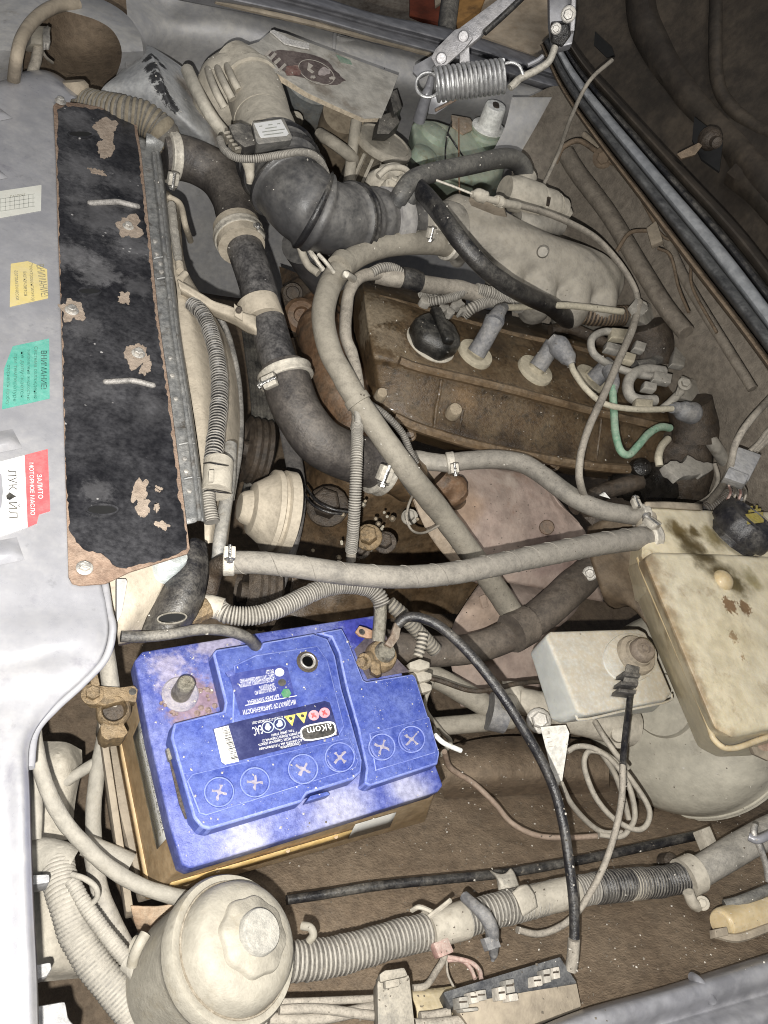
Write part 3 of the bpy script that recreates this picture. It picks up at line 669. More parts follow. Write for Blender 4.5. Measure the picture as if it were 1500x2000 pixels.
for (x, y) in ((303, 472), (306, 497), (313, 515), (315, 532), (332, 700), (343, 780), (336, 735), (360, 897), (363, 922), (369, 960)):
    bm = NB(); p = V(x, y, .0700); lathe(bm, p, UP, [(px(p, 5), 0), (px(p, 5), .0015), (px(p, 3), .002)], 10); part('rivet', bm, steel, RAD)
for y0, xa in ((505, 306), (545, 312), (868, 356), (935, 366)):
    bm = NB(); tube(bm, [(xa-6, y0, .0715), (xa+10, y0-3, .0735), (xa+24, y0-2, .0715)], 4, 6); part('band', bm, tank, RAD)
bm = NB(); tube(bm, [(285, 275, .072), (300, 278, .073), (312, 285, .07)], 30); part('filler_end', bm, tank, RAD, smooth=50)
# shroud
T_ = SHR = thing('fan_shroud', 'beige dusty fan shroud beside the radiator', 'shroud', V(410, 750, -.05))
shm = M('shroud_beige', (.30, .26, .2), dust=.85, rough=.75, scale=14, dcol=(.48, .42, .33), up=.2, grime=.15, gcol=(.22, .175, .125))
bm = NB(); patch(bm, [[(322, 370, .02), (332, 375, .02), (345, 390, .015), (352, 400, .0)],
                      [(335, 500, .03), (345, 500, .03), (355, 505, .02), (362, 515, .0)],
                      [(345, 560, .03), (360, 562, .03), (385, 572, .015), (402, 590, -.01)],
                      [(352, 640, .03), (380, 640, .03), (425, 650, .0), (446, 665, -.03)],
                      [(368, 740, .03), (395, 740, .03), (446, 745, .0), (466, 755, -.04)],
                      [(385, 850, .03), (410, 850, .03), (450, 855, .0), (470, 860, -.04)],
                      [(396, 950, .03), (415, 955, .03), (442, 960, .0), (456, 965, -.03)],
                      [(400, 1060, .02), (412, 1060, .02), (432, 1060, .0), (445, 1065, -.02)]], 6, 8)
part('housing', bm, shm, SHR, solid=.003)
bm = NB(); tube(bm, [(402, 585, -.008), (440, 640, -.02), (462, 720, -.035), (470, 800, -.04), (468, 880, -.035), (452, 975, -.025)], 12, 12)
part('rim', bm, M('rim_dark', (.05, .05, .05), dust=.45, rough=.3, scale=50, dcol=(.5, .47, .42), up=.3), SHR)
for tp_, tw in (([(330, 385, .03), (352, 400, .03), (362, 440, .025), (372, 470, -.02)], 12), ([(350, 515, .04), (352, 530, .04)], 16), ([(362, 535, .045), (352, 546, .045)], 14)):
    bm = NB(); tube(bm, tp_, tw); part('tab', bm, shm, SHR)
bm = NB(); corr(bm, [(335, 400, .04), (340, 450, .045), (348, 505, .045)], 17, 3.4); tag(part('corrugated_sleeve', bm, conduit), 'short corrugated sleeve along the upper radiator edge', 'hose')
T_ = thing('pipe_bracket', 'beige sheet bracket reaching from the shroud to the coolant pipe', 'bracket', V(420, 600, .04))
bm = NB(); patch(bm, [[(348, 545, .05), (360, 553, .048), (400, 577, .045), (418, 588, .045), (450, 598, .045), (474, 610, .05), (500, 615, .05)],
                      [(352, 566, .045), (366, 574, .043), (400, 596, .04), (420, 607, .038), (452, 618, .04), (478, 632, .045), (500, 640, .05)],
                      [(355, 582, .02), (370, 590, .02), (400, 608, .02), (424, 622, .02), (455, 634, .025), (482, 650, .03), (500, 655, .04)]], 4, 6)
part('arm', bm, shm, T_, solid=.002)
bm = NB(); plate(bm, [(457, 592, .056), (474, 608, .056), (474, 626, .052), (458, 616, .052)], .003); part('ear', bm, shm, T_, bevel=.0006)
bm = NB(); hexbolt(bm, V(466, 606, .057), TOCAM(V(466, 606, .057)), .0026); part('bolt', bm, grimy, T_)
# corrugated cable conduit on the shroud
T_ = thing('cable_conduit', 'thick grey corrugated conduit lying on the beige shroud', 'hose', V(425, 760, .05))
bm = NB(); corr(bm, [(374, 594, .035), (388, 604, .04), (402, 625, .045), (415, 660, .048), (424, 700, .05), (429, 750, .05), (427, 800, .05), (422, 850, .05), (416, 900, .05)], 33, 7, .24); part('sleeve', bm, [M('sleeve_mid', (.13, .125, .12), dust=.5, rough=.5, scale=20, dcol=(.40, .37, .32), up=.4), rubber_clean], T_)
bm = NB(); corr(bm, [(406, 958, .05), (408, 990, .048), (414, 1020, .045)], 30, 5.2, .14); part('sleeve', bm, conduit, T_)
bm = NB(); tube(bm, [(427, 905, .052), (425, 935, .053), (423, 962, .052)], 58, 18, 6); part('cuff', bm, plastic_dust, T_, smooth=30)
for y0 in (907, 961):
    bm = NB(); sweep(bm, path([(398, y0-2, .053), (410, y0-3, .072), (426, y0, .078), (442, y0+2, .07), (453, y0+3, .05)], 6), lambda i, s: .0007, 6); part('tie', bm, black_plastic, T_)
bm = NB(); plate(bm, [(408, 918, .080), (418, 917, .080), (418, 940, .080), (407, 940, .080)], .003); part('latch', bm, plastic_dust, T_, bevel=.0007)
bm = NB(); tube(bm, [(450, 870, .02), (447, 940, .025), (438, 1000, .028), (430, 1050, .03), (425, 1100, .02)], 26, 12, wob=.05)
tag(part('shroud_post', bm, M('spotted_grey', (.20, .2, .195), dust=.5, rough=.35, scale=40, grime=.25, fleck=.3, up=.2)), 'dirty grey upright tube at the shroud edge', 'tube')
# ---- black bracket and bits under the plate
T_ = thing('radiator_bracket', 'black curved bracket with an oval slot below the plate', 'bracket', V(350, 1150, .03))
bm = NB(); patch(bm, [[(330, 1085, .03), (352, 1068, .05), (378, 1050, .055), (404, 1060, .05)],
                      [(318, 1130, .03), (345, 1110, .05), (384, 1100, .056), (409, 1110, .045)],
                      [(300, 1172, .03), (330, 1160, .047), (374, 1158, .052), (402, 1160, .04)],
                      [(286, 1205, .025), (315, 1198, .04), (356, 1200, .045), (388, 1202, .03)],
                      [(274, 1236, .02), (300, 1234, .03), (336, 1234, .035), (368, 1230, .02)]], 6, 6)
part('sheet', bm, M('bracket_black', (.010, .010, .013), dust=.1, rough=.3, scale=22, up=.6), T_, solid=.002)
bm = NB(); decal(bm, ell(336, 1205, 27, 9, 20, -.1), .049, .0005); part('slot', bm, MATS['slot_black'], T_)
bm = NB(); ringdecal(bm, 336, 1207, 30, 12, 3, .0502, .002, -.1); part('slot_lip', bm, M('dusty_lip', (.10, .09, .07), dust=.35, rough=.6, scale=60), T_)
T_ = thing('bumper_bracket', 'beige folded bracket under the rusty plate corner', 'bracket', V(270, 1170, .03))
bm = NB(); patch(bm, [[(205, 1120, .05), (240, 1110, .055), (290, 1090, .055), (330, 1080, .05)], [(212, 1180, .04), (240, 1165, .045), (285, 1140, .045), (325, 1130, .04)], [(228, 1236, .03), (245, 1225, .035), (280, 1190, .035), (305, 1180, .03)], [(232, 1262, .0), (250, 1258, .0), (280, 1250, .0), (300, 1240, .0)]], 5, 5)
part('sheet', bm, shm, T_, solid=.002)
bm = NB(); plate(bm, [(228, 1130, .062), (246, 1130, .062), (249, 1136, .062), (238, 1200, .05), (228, 1218, .048)], .008); part('fold', bm, paint_far, T_, bevel=.001)
bm = NB(); lathe(bm, V(320, 1108, .045), Vector((.3, .2, 1)), [(.0125, -.03), (.0125, .018), (.011, .021), (0, .021)], 24); tag(part('pale_cap', bm, M('pale_blue_white', (.5, .55, .55), dust=.35, rough=.5, scale=30)), 'pale bluish round cap below the black plate', 'cap')
bm = NB(); tube(bm, [(236, 1243, .035), (280, 1244, .035), (335, 1238, .036), (390, 1230, .034), (440, 1232, .03), (480, 1244, .02), (500, 1262, .0)], 22, 14, wob=.06)
tag(part('vent_hose', bm, rubber), 'short dusty black hose between front panel and battery', 'hose')
bm = NB(); tube(bm, [(205, 1260, -.02), (215, 1330, -.04), (222, 1380, -.05)], 34, 12); tag(part('front_post', bm, alu), 'grey upright post behind the loose battery clamp', 'post')
# ================================================================ battery
HD, HL = 0.0, -.017
blue_edge = M('worn_blue_edge', (.09, .13, .46), dust=.45, rough=.4, scale=30, var=.2, dcol=(.33, .38, .62), up=.1, specks=.2)
T_ = BAT = thing('battery', 'blue car battery with dusty lid and printed labels', 'battery', V(560, 1450, -.17))
blue = M('dusty_blue_plastic', (.026, .048, .27), dust=.37, rough=.33, scale=42, var=.25, dcol=(.17, .22, .47), bump=.12, up=.1, fleck=.5, specks=.2, grime=.05, gcol=(.02, .02, .12))
blue_dusty = M('blue_plastic_under_thick_dust', (.026, .044, .26), dust=.36, rough=.4, scale=38, var=.25, dcol=(.30, .33, .54), bump=.2, up=.05, fleck=.4, specks=.2,
               spots=[(V(380, 1370, HL), px(V(380, 1370, HL), 70), (.26, .17, .17), .8, .5), (V(330, 1310, HL), px(V(330, 1310, HL), 50), (.42, .38, .46), .7, .7), (V(420, 1250, HL), px(V(420, 1250, HL), 60), (.42, .38, .46), .7, .6), (V(700, 1225, HL), px(V(700, 1225, HL), 50), (.025, .03, .30), .8, .4), (V(480, 1650, HL), px(V(480, 1650, HL), 90), (.50, .49, .54), .6, .9), (V(660, 1590, HL), px(V(660, 1590, HL), 110), (.50, .49, .54), .6, .9), (V(800, 1545, HL), px(V(800, 1545, HL), 70), (.50, .49, .54), .6, .9)])
cov = [(263, 1290), (278, 1272), (500, 1236), (733, 1201), (741, 1207), (776, 1290), (800, 1350), (866, 1534), (856, 1546), (620, 1620), (372, 1696), (355, 1688), (334, 1620), (292, 1440)]
bm = NB(); slab(bm, cov, HL, .024, 1.0); part('lid', bm, blue_dusty, BAT, bevel=.0025, seg=3)
deck_l = [(416, 1276), (422, 1268), (497, 1256), (500, 1264), (508, 1266), (514, 1254), (612, 1237), (640, 1247), (655, 1280), (668, 1345), (690, 1420), (708, 1485), (706, 1508), (690, 1522), (600, 1550), (590, 1566), (410, 1620), (394, 1616), (378, 1596), (334, 1440), (340, 1412), (437, 1388), (440, 1372)]
bm = NB(); slab(bm, deck_l, HD, .018, 1.012); part('deck', bm, [blue, blue_edge], BAT, bevel=.002, seg=3)
deck_r = [(618, 1236), (668, 1227), (680, 1250), (686, 1266), (710, 1328), (716, 1331), (806, 1316), (812, 1322), (859, 1470), (855, 1492), (724, 1535), (712, 1530), (716, 1500), (700, 1425), (676, 1340), (662, 1275), (648, 1244)]
bm = NB(); slab(bm, deck_r, HD-.002, .016, 1.01); part('deck', bm, [blue, blue_edge], BAT, bevel=.0018, seg=3)
# raised panel round the indicator, strip of plugs
bm = NB(); slab(bm, [(458, 1300), (500, 1280), (620, 1262), (640, 1290), (672, 1418), (660, 1440), (640, 1400), (470, 1432), (455, 1410)], HD+.0011, .0018, 1.03); part('panel', bm, [blue, blue_edge], BAT, bevel=.0008)
bm = NB(); slab(bm, [(366, 1525), (376, 1512), (682, 1440), (700, 1486), (694, 1500), (404, 1592), (390, 1588)], HD+.0008, .0014, 1.02); part('plug_strip', bm, [blue, blue_edge], BAT, bevel=.0006)
bm = NB(); slab(bm, [(722, 1432), (838, 1400), (852, 1455), (850, 1470), (734, 1505)], HD-.0012, .0014, 1.02); part('plug_strip', bm, [blue, blue_edge], BAT, bevel=.0006)
pink = M('dust_in_the_cross', (.28, .26, .33), dust=.3, rough=.8, scale=60, dcol=(.40, .36, .40), up=.05)
for i, (x, y) in enumerate(((428, 1547), (498, 1528), (592, 1502), (664, 1479), (746, 1459), (804, 1444))):
    k = HD+.0012 if i < 4 else HD-.0008; r = 30 if i < 4 else 27
    bm = NB(); lathe(bm, V(x, y, k-.0006), UP, [(px(V(x, y, k), r), 0), (px(V(x, y, k), r), .0014), (px(V(x, y, k), r-2), .0021), (px(V(x, y, k), r-4), .0021), (px(V(x, y, k), r-5), .0011), (0, .0011)], 36)
    p = part('vent_plug', bm, blue, BAT)
    bm = NB(); ringdecal(bm, x, y, r-.5, r-.5, 2.2, k+.0016, .0006); part('plug_rim', bm, blue_edge, p)
    rot = (.3, .05, .5, .75, .35, .7)[i]; kk = k+.0008
    bm = NB(); poly = []
    for q in range(4):
        a = rot+q*math.pi/2
        for da, rr in ((-.45, 5), (-.17, 15.5), (.17, 15.5), (.45, 5)): poly.append((x+math.cos(a+da)*rr, y+math.sin(a+da)*rr*.96))
    decal(bm, jag(poly, 1.5, 4, i), kk, .0003); part('cross', bm, pink, p)
# corners with terminals
lead = M('old_lead', (.26, .245, .20), dust=.35, rough=.35, metal=.7, scale=60, var=.4, dcol=(.36, .32, .25), bump=.5, grime=.35, gcol=(.06, .05, .03))
bm = NB(); p = V(352, 1356, HL); a = px(p, 1)
lathe(bm, p, UP, [(36*a, 0), (36*a, .001), (33*a, .0022), (28*a, .0018), (24*a, .0022)], 32); part('terminal_ring', bm, M('crusted_blue', (.10, .10, .22), dust=.75, rough=.7, scale=50, dcol=(.36, .33, .34), up=.1), BAT)
bm = NB(); lathe(bm, p, UP, [(19.5*a, .001), (18*a, .020), (17.5*a, .0235), (15*a, .025), (0, .025)], 28); part('terminal_post', bm, lead, BAT)
bm = NB(); decal(bm, [(692, 1268), (742, 1216), (774, 1285), (800, 1312), (718, 1326), (704, 1300)], HL+.0003, .0004); part('terminal_seat', bm, M('seat_brown', (.05, .04, .06), dust=.5, rough=.6, scale=40, dcol=(.17, .14, .13), up=.1), BAT)
# charge eye
p = V(600, 1293, HD+.0011); a = px(p, 1)
bm = NB(); lathe(bm, p, UP, [(22*a, 0), (22*a, .0006), (19*a, .0010), (16*a, .0006)], 32); part('eye_seat', bm, grimy, BAT)
bm = NB(); lathe(bm, p, UP, [(16*a, .0005), (16*a, .003), (14.5*a, .0038), (12.5*a, .0032), (12*a, .0012), (0, .0012)], 28); part('eye_ring', bm, steel, BAT)
bm = NB(); lathe(bm, p+UP*.0013, UP, [(11.5*a, 0), (11*a, .0006), (0, .0007)], 20); part('eye_glass', bm, M('eye_black', (.003, .003, .003), dust=0, rough=.1, bump=0), BAT)
# handle groove at the left
bm = NB(); decal(bm, [(326, 1466), (335, 1458), (344, 1474), (366, 1560), (372, 1596), (362, 1600), (350, 1570)], HL+.0012, .0012); part('groove', bm, grimy, BAT)
bm = NB(); slab(bm, [(324, 1462), (336, 1458), (340, 1480), (330, 1486)], HL+.006, .006); part('handle_stub', bm, lead, BAT, bevel=.0012)
for pl in ([(598, 1566), (606, 1554), (640, 1545), (646, 1552)],):
    bm = NB(); slab(bm, pl, HD-.004, .012, 1.0); part('lug', bm, blue, BAT, bevel=.0012)
bm = NB(); slab(bm, [(440, 1313), (458, 1306), (460, 1318), (446, 1322)], HD+.0024, .002); part('lug', bm, blue_dusty, BAT, bevel=.0007)
# labels on the lid
lab = flat('label_blue', (.022, .034, .20), dust=.22, dcol=(.20, .22, .42), fleck=.25)
navy = flat('label_navy', (.012, .016, .085), dust=.16, dcol=(.15, .17, .32))
KL = HD+.0012
bm = NB(); decal(bm, [(447, 1317), (545, 1299), (562, 1304), (583, 1386), (470, 1397)], KL, .0004); L1 = part('indicator_label', bm, lab, BAT)
kt = KL+.0007
def wr(par, lines, mat=ink_white, k=kt):
    for ln in lines:
        bm = NB(); text(bm, *ln, k); part('lettering', bm, mat, par)
wr(L1, [('ИНДИКАТОР ЗАРЯЖЕННОСТИ', 577, 1366, 474, 1387, 9), ('- БАТАРЕЯ ЗАРЯЖЕНА', 548, 1355, 483, 1368, 7.5), ('- НЕОБХОДИМО', 542, 1341, 497, 1350, 7), ('ЗАРЯДИТЬ', 536, 1334, 505, 1340, 7),
        ('- НЕОБХОДИМО ДОЛИТЬ', 538, 1323, 466, 1336, 7), ('ДИСТИЛЛИРОВАННУЮ', 536, 1316, 468, 1327, 7), ('ВОДУ', 534, 1307, 518, 1310, 7)])
bm = NB(); decal(bm, ell(546, 1313, 9, 8), KL+.0004, .0003); part('white_dot', bm, ink_white, L1)
bm = NB(); decal(bm, ell(559, 1354, 10, 10, 6), KL+.0004, .0003); part('green_hexagon', bm, flat('hex_green', (.02, .20, .08)), L1)
bm = NB(); decal(bm, ell(551, 1333, 8, 7), KL+.0004, .0003); part('dark_dot', bm, ink, L1)
bm = NB(); decal(bm, [(479, 1377), (580, 1358), (580, 1359.2), (479, 1378.4)], KL+.0004, .0003); part('rule', bm, ink_white, L1)
bm = NB(); decal(bm, [(416, 1424), (452, 1412), (634, 1369), (644, 1372), (663, 1436), (436, 1493)], KL, .0004); L2 = part('maker_label', bm, navy, BAT)
bm = NB(); decal(bm, [(418, 1424), (446, 1417), (467, 1487), (440, 1493), (433, 1488)], KL+.0004, .0003); bc = part('barcode', bm, ink_white, L2)
bm = NB(); rb = random.Random(4); s = 0.03
while s < .95:
    w = rb.choice((.012, .02, .03)); a0, a1 = s, min(.97, s+w)
    q = lambda t, f: (418+28*f+t*(22-1*f), 1424-7*f+t*69)
    decal(bm, [q(a0, .52), q(a0, .98), q(a1, .98), q(a1, .52)], KL+.0009, .0003); s += w+rb.choice((.012, .018, .03))
o = part('bars', bm, ink, L2); o['kind'] = 'stuff'
cx0, cy0, rt = 622, 1428, -.19
def obl(rx, ry):
    out = []
    for t in [2*math.pi*i/36 for i in range(36)]:
        c, s = math.cos(t), math.sin(t); X = rx*abs(c)**.55*(1 if c > 0 else -1); Y = ry*abs(s)**.55*(1 if s > 0 else -1)
        out.append((cx0+X*math.cos(rt)-Y*math.sin(rt), cy0+X*math.sin(rt)+Y*math.cos(rt)))
    return out
bm = NB(); decal(bm, obl(35, 16), KL+.0004, .0003); lg = part('logo_rim', bm, ink_white, L2)
bm = NB(); decal(bm, obl(32, 13), KL+.0008, .0003); part('logo_field', bm, ink, L2)
wr(L2, [('aкom', 647, 1412, 599, 1422, 16)], k=KL+.0014)
wr(L2, [('EAC', 510, 1416, 492, 1421, 17)], k=kt)
for (x, y, c) in ((634, 1392, (.7, .25, .3)), (613, 1397, (.7, .25, .3))):
    bm = NB(); decal(bm, ell(x, y, 10.5, 10), KL+.0004, .0003); part('pictogram', bm, flat('picto_pink', c, dcol=(.8, .6, .6)), L2)
    bm = NB(); decal(bm, ell(x, y, 7, 2, 8, .6), KL+.0008, .0003); decal(bm, ell(x-1, y, 2, 6, 8, .3), KL+.0012, .0003); part('pictogram', bm, flat('picto_red', (.45, .03, .05)), L2)
for (x, y) in ((591, 1401), (568, 1406)):
    bm = NB(); decal(bm, [(x-13, y-7), (x+9, y-11), (x+3, y+12)], KL+.0004, .0003); part('warning_triangle', bm, flat('picto_yellow', (.75, .60, .08)), L2)
    bm = NB(); decal(bm, ell(x, y-3, 4, 3, 8, .5), KL+.0008, .0003); part('pictogram', bm, ink, L2)
for (x, y) in ((546, 1414), (523, 1420)):
    bm = NB(); ringdecal(bm, x, y, 12, 11.5, 1.6, KL+.0008, .0004); decal(bm, blob(x, y, 6, 6.5, x), KL+.0004, .0003); part('pictogram', bm, flat('picto_blue', (.45, .55, .62)), L2)
wr(L2, [('TY 27.20.21-012-57586209-2021', 560, 1397, 492, 1410, 5), ('Производитель:', 586, 1449, 546, 1458, 6), ('АО «АКОМ» им. Н.М.Игнатьева', 590, 1442, 506, 1461, 5.5), ('Россия, 445359, Самарская область', 588, 1435, 504, 1453, 5.5),
        ('Жигулевск, проезд Отважный, 22', 590, 1428, 512, 1445, 5.5), ('Тел.: (8482) 318601', 574, 1424, 530, 1434, 5)])
# case
caseM = M('amber_battery_case', (.29, .185, .085), dust=.55, rough=.45, scale=16, var=.3, dcol=(.46, .36, .235), bump=.15, up=.2, grime=.18, gcol=(.15, .09, .04), sss=.1)
caseL = M('pale_amber_plastic', (.66, .46, .22), dust=.45, rough=.4, scale=16, var=.15, dcol=(.62, .52, .38), up=.1)
bm = NB(); loft(bm, [(272, 1298, -.036), (732, 1212, -.036), (858, 1530, -.036), (362, 1682, -.036)], [(222, 1440, -.150), (700, 1330, -.150), (832, 1606, -.150), (282, 1760, -.150)])
CS = part('case', bm, caseM, BAT, bevel=.004, seg=3)
def onwall(A, B, C, D, u, v, out=.0012):
    """point on the wall A-B (top) C-D (bottom), u along, v down"""
    P0 = V(*A).lerp(V(*B), u); P1 = V(*D).lerp(V(*C), u); nn = (V(*B)-V(*A)).cross(V(*D)-V(*A)).normalized()
    p = P0.lerp(P1, v)
    if nn.dot(TOCAM(p)) < 0: nn = -nn
    return p+nn*out
WL = ((272, 1298, -.036), (362, 1682, -.036), (282, 1760, -.150), (222, 1440, -.150))
WF = ((362, 1682, -.036), (858, 1530, -.036), (832, 1606, -.150), (282, 1760, -.150))
def wall_label(Wl, u0, u1, v0, v1, name, mat, out=.001, n=8):
    bm = NB(); g = []
    for j in range(2):
        g.append([bm.verts.new(onwall(*Wl, u0+(u1-u0)*i/n, (v0, v1)[j], out)) for i in range(n+1)])
    for i in range(n): bm.faces.new((g[0][i], g[0][i+1], g[1][i+1], g[1][i]))
    bm.normal_update()
    if next(iter(bm.faces)).normal.dot(TOCAM(V(*Wl[0]))) < 0: bmesh.ops.reverse_faces(bm, faces=bm.faces)
    return part(name, bm, mat, BAT, solid=.0006)
wall_label(WL, .03, .90, .0, .10, 'bright_rim', caseL)
lb = wall_label(WL, .22, .84, .17, .46, 'paper_label', flat('grey_paper', (.46, .46, .44), dust=.35), .0016)
wall_label(WL, .06, .97, .80, .93, 'bright_rim', caseL, .001)
wall_label(WF, .03, .66, .56, .78, 'bright_rim', M('yellow_stripe', (.62, .41, .14), dust=.35, rough=.4, scale=20, dcol=(.6, .5, .33)), .001)
wall_label(WF, .66, .83, .40, .78, 'paper_label', MATS['grey_paper'], .0016)
for i in range(4):
    v0 = .20+.065*i
    wl = lambda x, y: None
    bm = NB(); vs, fs = textmesh(('БАТАРЕЯ СТАРТЕРНАЯ 6СТ-60 ЗАЛИТА', 'Внимание! Опасность ожога', 'Перед использованием прочтите', 'Хранить вдали от детей и огня')[i]); Wd = max(v.x for v in vs)
    N = [bm.verts.new(onwall(*WL, .26+.55*v.x/Wd, v0+.045-.045*v.y/.7, .0030)) for v in vs]
    for f in fs:
        try: bm.faces.new([N[q] for q in f])
        except ValueError: pass
    part('lettering', bm, ink_grey if i else ink, lb)
for u in (.18, .42, .60):
    p = onwall(*WF, u, .60, .001); bm = NB(); lathe(bm, p, TOCAM(p), [(px(p, 5), -.001), (px(p, 4.5), .001), (0, .0012)], 12); part('stud', bm, caseM, BAT)
# tray
T_ = thing('battery_tray', 'rusty dirt caked tray under the battery', 'tray', V(500, 1600, -.17))
bm = NB(); loft(bm, [(196, 1436, -.155), (720, 1310, -.155), (826, 1596, -.155), (275, 1752, -.155)], [(190, 1450, -.170), (720, 1322, -.170), (822, 1606, -.170), (268, 1766, -.170)]); part('base', bm, bay_light, T_, bevel=.003)
bm = NB(); loft(bm, [(190, 1400, -.10), (204, 1400, -.10), (262, 1780, -.145), (246, 1782, -.145)], [(186, 1430, -.160), (204, 1430, -.160), (262, 1792, -.165), (244, 1796, -.165)]); part('side', bm, bay_light, T_, bevel=.002)
bm = NB(); patch(bm, [[(256, 1770, -.14), (300, 1772, -.14), (350, 1765, -.14)], [(262, 1800, -.15), (305, 1802, -.15), (350, 1790, -.15)], [(270, 1822, -.17), (310, 1826, -.17), (345, 1812, -.17)]], bump=.003, bs=60)
part('rust_flap', bm, M('rust_orange_dust', (.40, .25, .15), dust=.5, rough=.9, scale=40, dcol=(.5, .42, .31)), T_, solid=.002)
bm = NB(); lathe(bm, V(330, 1850, -.19), UP, [(.03, -.04), (.032, 0), (.028, .01), (.012, .014), (0, .014)], 24); part('stud_boss', bm, alu, T_)
# ================================================================ clamps and battery cables
brass = M('greasy_brass', (.25, .17, .085), dust=.45, rough=.42, metal=.45, scale=45, var=.45, dcol=(.32, .25, .165), bump=.5, grime=.4, gcol=(.06, .04, .02))
T_ = thing('battery_clamp', 'greasy brown clamp bolted on the right battery post', 'clamp', V(737, 1285, -.014))
p = V(738, 1288, HL); a = px(p, 1)
bm = NB(); lathe(bm, p, UP, [(31*a, .003), (32*a, .006), (30*a, .012), (27*a, .015), (22*a, .0155)], 26); part('collar', bm, brass, T_)
bm = NB(); lathe(bm, p, UP, [(21*a, .006), (20*a, .020), (17*a, .0225), (0, .0232)], 22); part('post', bm, lead, T_)
bm = NB(); loft(bm, [(722, 1290, .006), (742, 1290, .006), (744, 1316, .003), (736, 1320, .003), (724, 1312, .004)], [(720, 1296, -.012), (745, 1294, -.012), (746, 1322, -.012), (736, 1326, -.012), (722, 1318, -.012)]); part('jaw', bm, brass, T_, bevel=.0015)
bm = NB(); q = V(712, 1292, .0); hexbolt(bm, q, Vector((-.8, -.5, .5)), .0055, .007); lathe(bm, V(722, 1286, -.002), Vector((-.6, -.5, .3)), [(.007, 0), (.007, .008), (.005, .009)], 14); part('bolt', bm, brass, T_)
bm = NB(); plate(bm, [(694, 1234, .010), (702, 1222, .011), (716, 1226, .012), (734, 1234, .012), (732, 1246, .011), (716, 1246, .010), (702, 1242, .010)], .003); part('lug', bm, M('rusty_lug', (.28, .15, .08), dust=.3, rough=.6, scale=50), T_, bevel=.0008)
bm = NB(); lathe(bm, V(707, 1234, .0112), UP, [(.0034, 0), (.003, .0006), (0, .0006)], 12); part('lug_hole', bm, ink, T_)
bm = NB(); plate(bm, [(752, 1258, .010), (764, 1240, .012), (772, 1215, .014), (784, 1222, .013), (780, 1246, .011), (766, 1266, .008)], .004); part('lug', bm, M('brown_lug', (.12, .07, .04), dust=.35, rough=.45, scale=50), T_, bevel=.001)
bm = NB(); tube(bm, [(742, 1176, .034), (743, 1195, .028), (741, 1222, .020), (738, 1252, .012)], 26, 16); part('cable_neck', bm, lead, T_)
T_ = thing('battery_cable', 'corrugated grey cable sleeve curving over to the battery post', 'cable', V(560, 1180, .03))
bm = NB(); corr(bm, [(424, 1186, .025), (445, 1200, .028), (490, 1203, .032), (535, 1192, .035), (580, 1172, .036), (620, 1153, .037), (655, 1144, .038), (690, 1143, .039), (720, 1149, .039), (738, 1163, .038), (747, 1182, .034)], 37, 5.6, .15); part('sleeve', bm, conduit, T_)
bm = NB(); tube(bm, [(396, 1182, .022), (412, 1184, .024), (434, 1190, .026)], 44, 18, 5); part('sleeve_nut', bm, plastic_dust, T_, smooth=30)
bm = NB(); tube(bm, [(362, 1208, .02), (384, 1196, .024), (404, 1186, .025)], 46, 10, 4); part('gland', bm, brass, T_, smooth=30)
T_ = thing('loose_clamp', 'loose brown battery clamp with an open ring, left of the battery', 'clamp', V(225, 1385, -.04))
kc = -.035
p = V(222, 1388, kc); a = px(p, 1); ax = (TOCAM(p)+UP*.6).normalized()
bm = NB(); lathe(bm, p, ax, [(20*a, -.012), (32*a, -.012), (33*a, .0), (30*a, .008), (24*a, .010), (21*a, .006), (20*a, -.010)], 30); part('ring', bm, brass, T_, smooth=50)
bm = NB(); lathe(bm, p-ax*.010, ax, [(20*a, 0), (0, .001)], 20); part('ring_seat', bm, grimy, T_)  # dark disc closing the back of the clamp ring
bm = NB(); slab(bm, [(166, 1346), (178, 1338), (236, 1342), (262, 1338), (270, 1346), (266, 1372), (240, 1368), (205, 1378), (178, 1374), (164, 1362)], kc+.012, .010); part('strap', bm, brass, T_, bevel=.0015)
bm = NB(); hexbolt(bm, V(180, 1357, kc+.012), UP, .0062); part('bolt', bm, brass, T_)
bm = NB(); lathe(bm, V(259, 1351, kc+.0121), UP, [(.0032, 0), (0, .0003)], 12); part('strap_hole', bm, ink, T_)
bm = NB(); slab(bm, jag([(196, 1412), (240, 1410), (250, 1428), (240, 1440), (212, 1446), (198, 1436)], 2, 8, 2), kc+.004, .022); part('jaw', bm, brass, T_, bevel=.002)
bm = NB(); slab(bm, [(174, 1318), (190, 1312), (196, 1338), (180, 1344)], kc+.016, .012); part('arm', bm, brass, T_, bevel=.0015)

crustm = M('battery_crust', (.24, .15, .12), dust=.5, rough=.95, scale=60, var=.5, dcol=(.40, .33, .31), bump=.9, up=.1)
rc_ = random.Random(21)
for i in range(30):
    a_ = rc_.uniform(0, 6.28); d_ = rc_.uniform(36, 62); x, y = 366+math.cos(a_)*d_*.9, 1368+math.sin(a_)*d_*.62
    if y > 1396 or y < 1330: continue
    p = V(x, y, HL+.0003); bm = NB(); lathe(bm, p, UP, [(px(p, rc_.uniform(3, 9)), -.001), (px(p, 3), .0012), (0, .0014)], 7); part('crust_lump', bm, crustm, BAT)
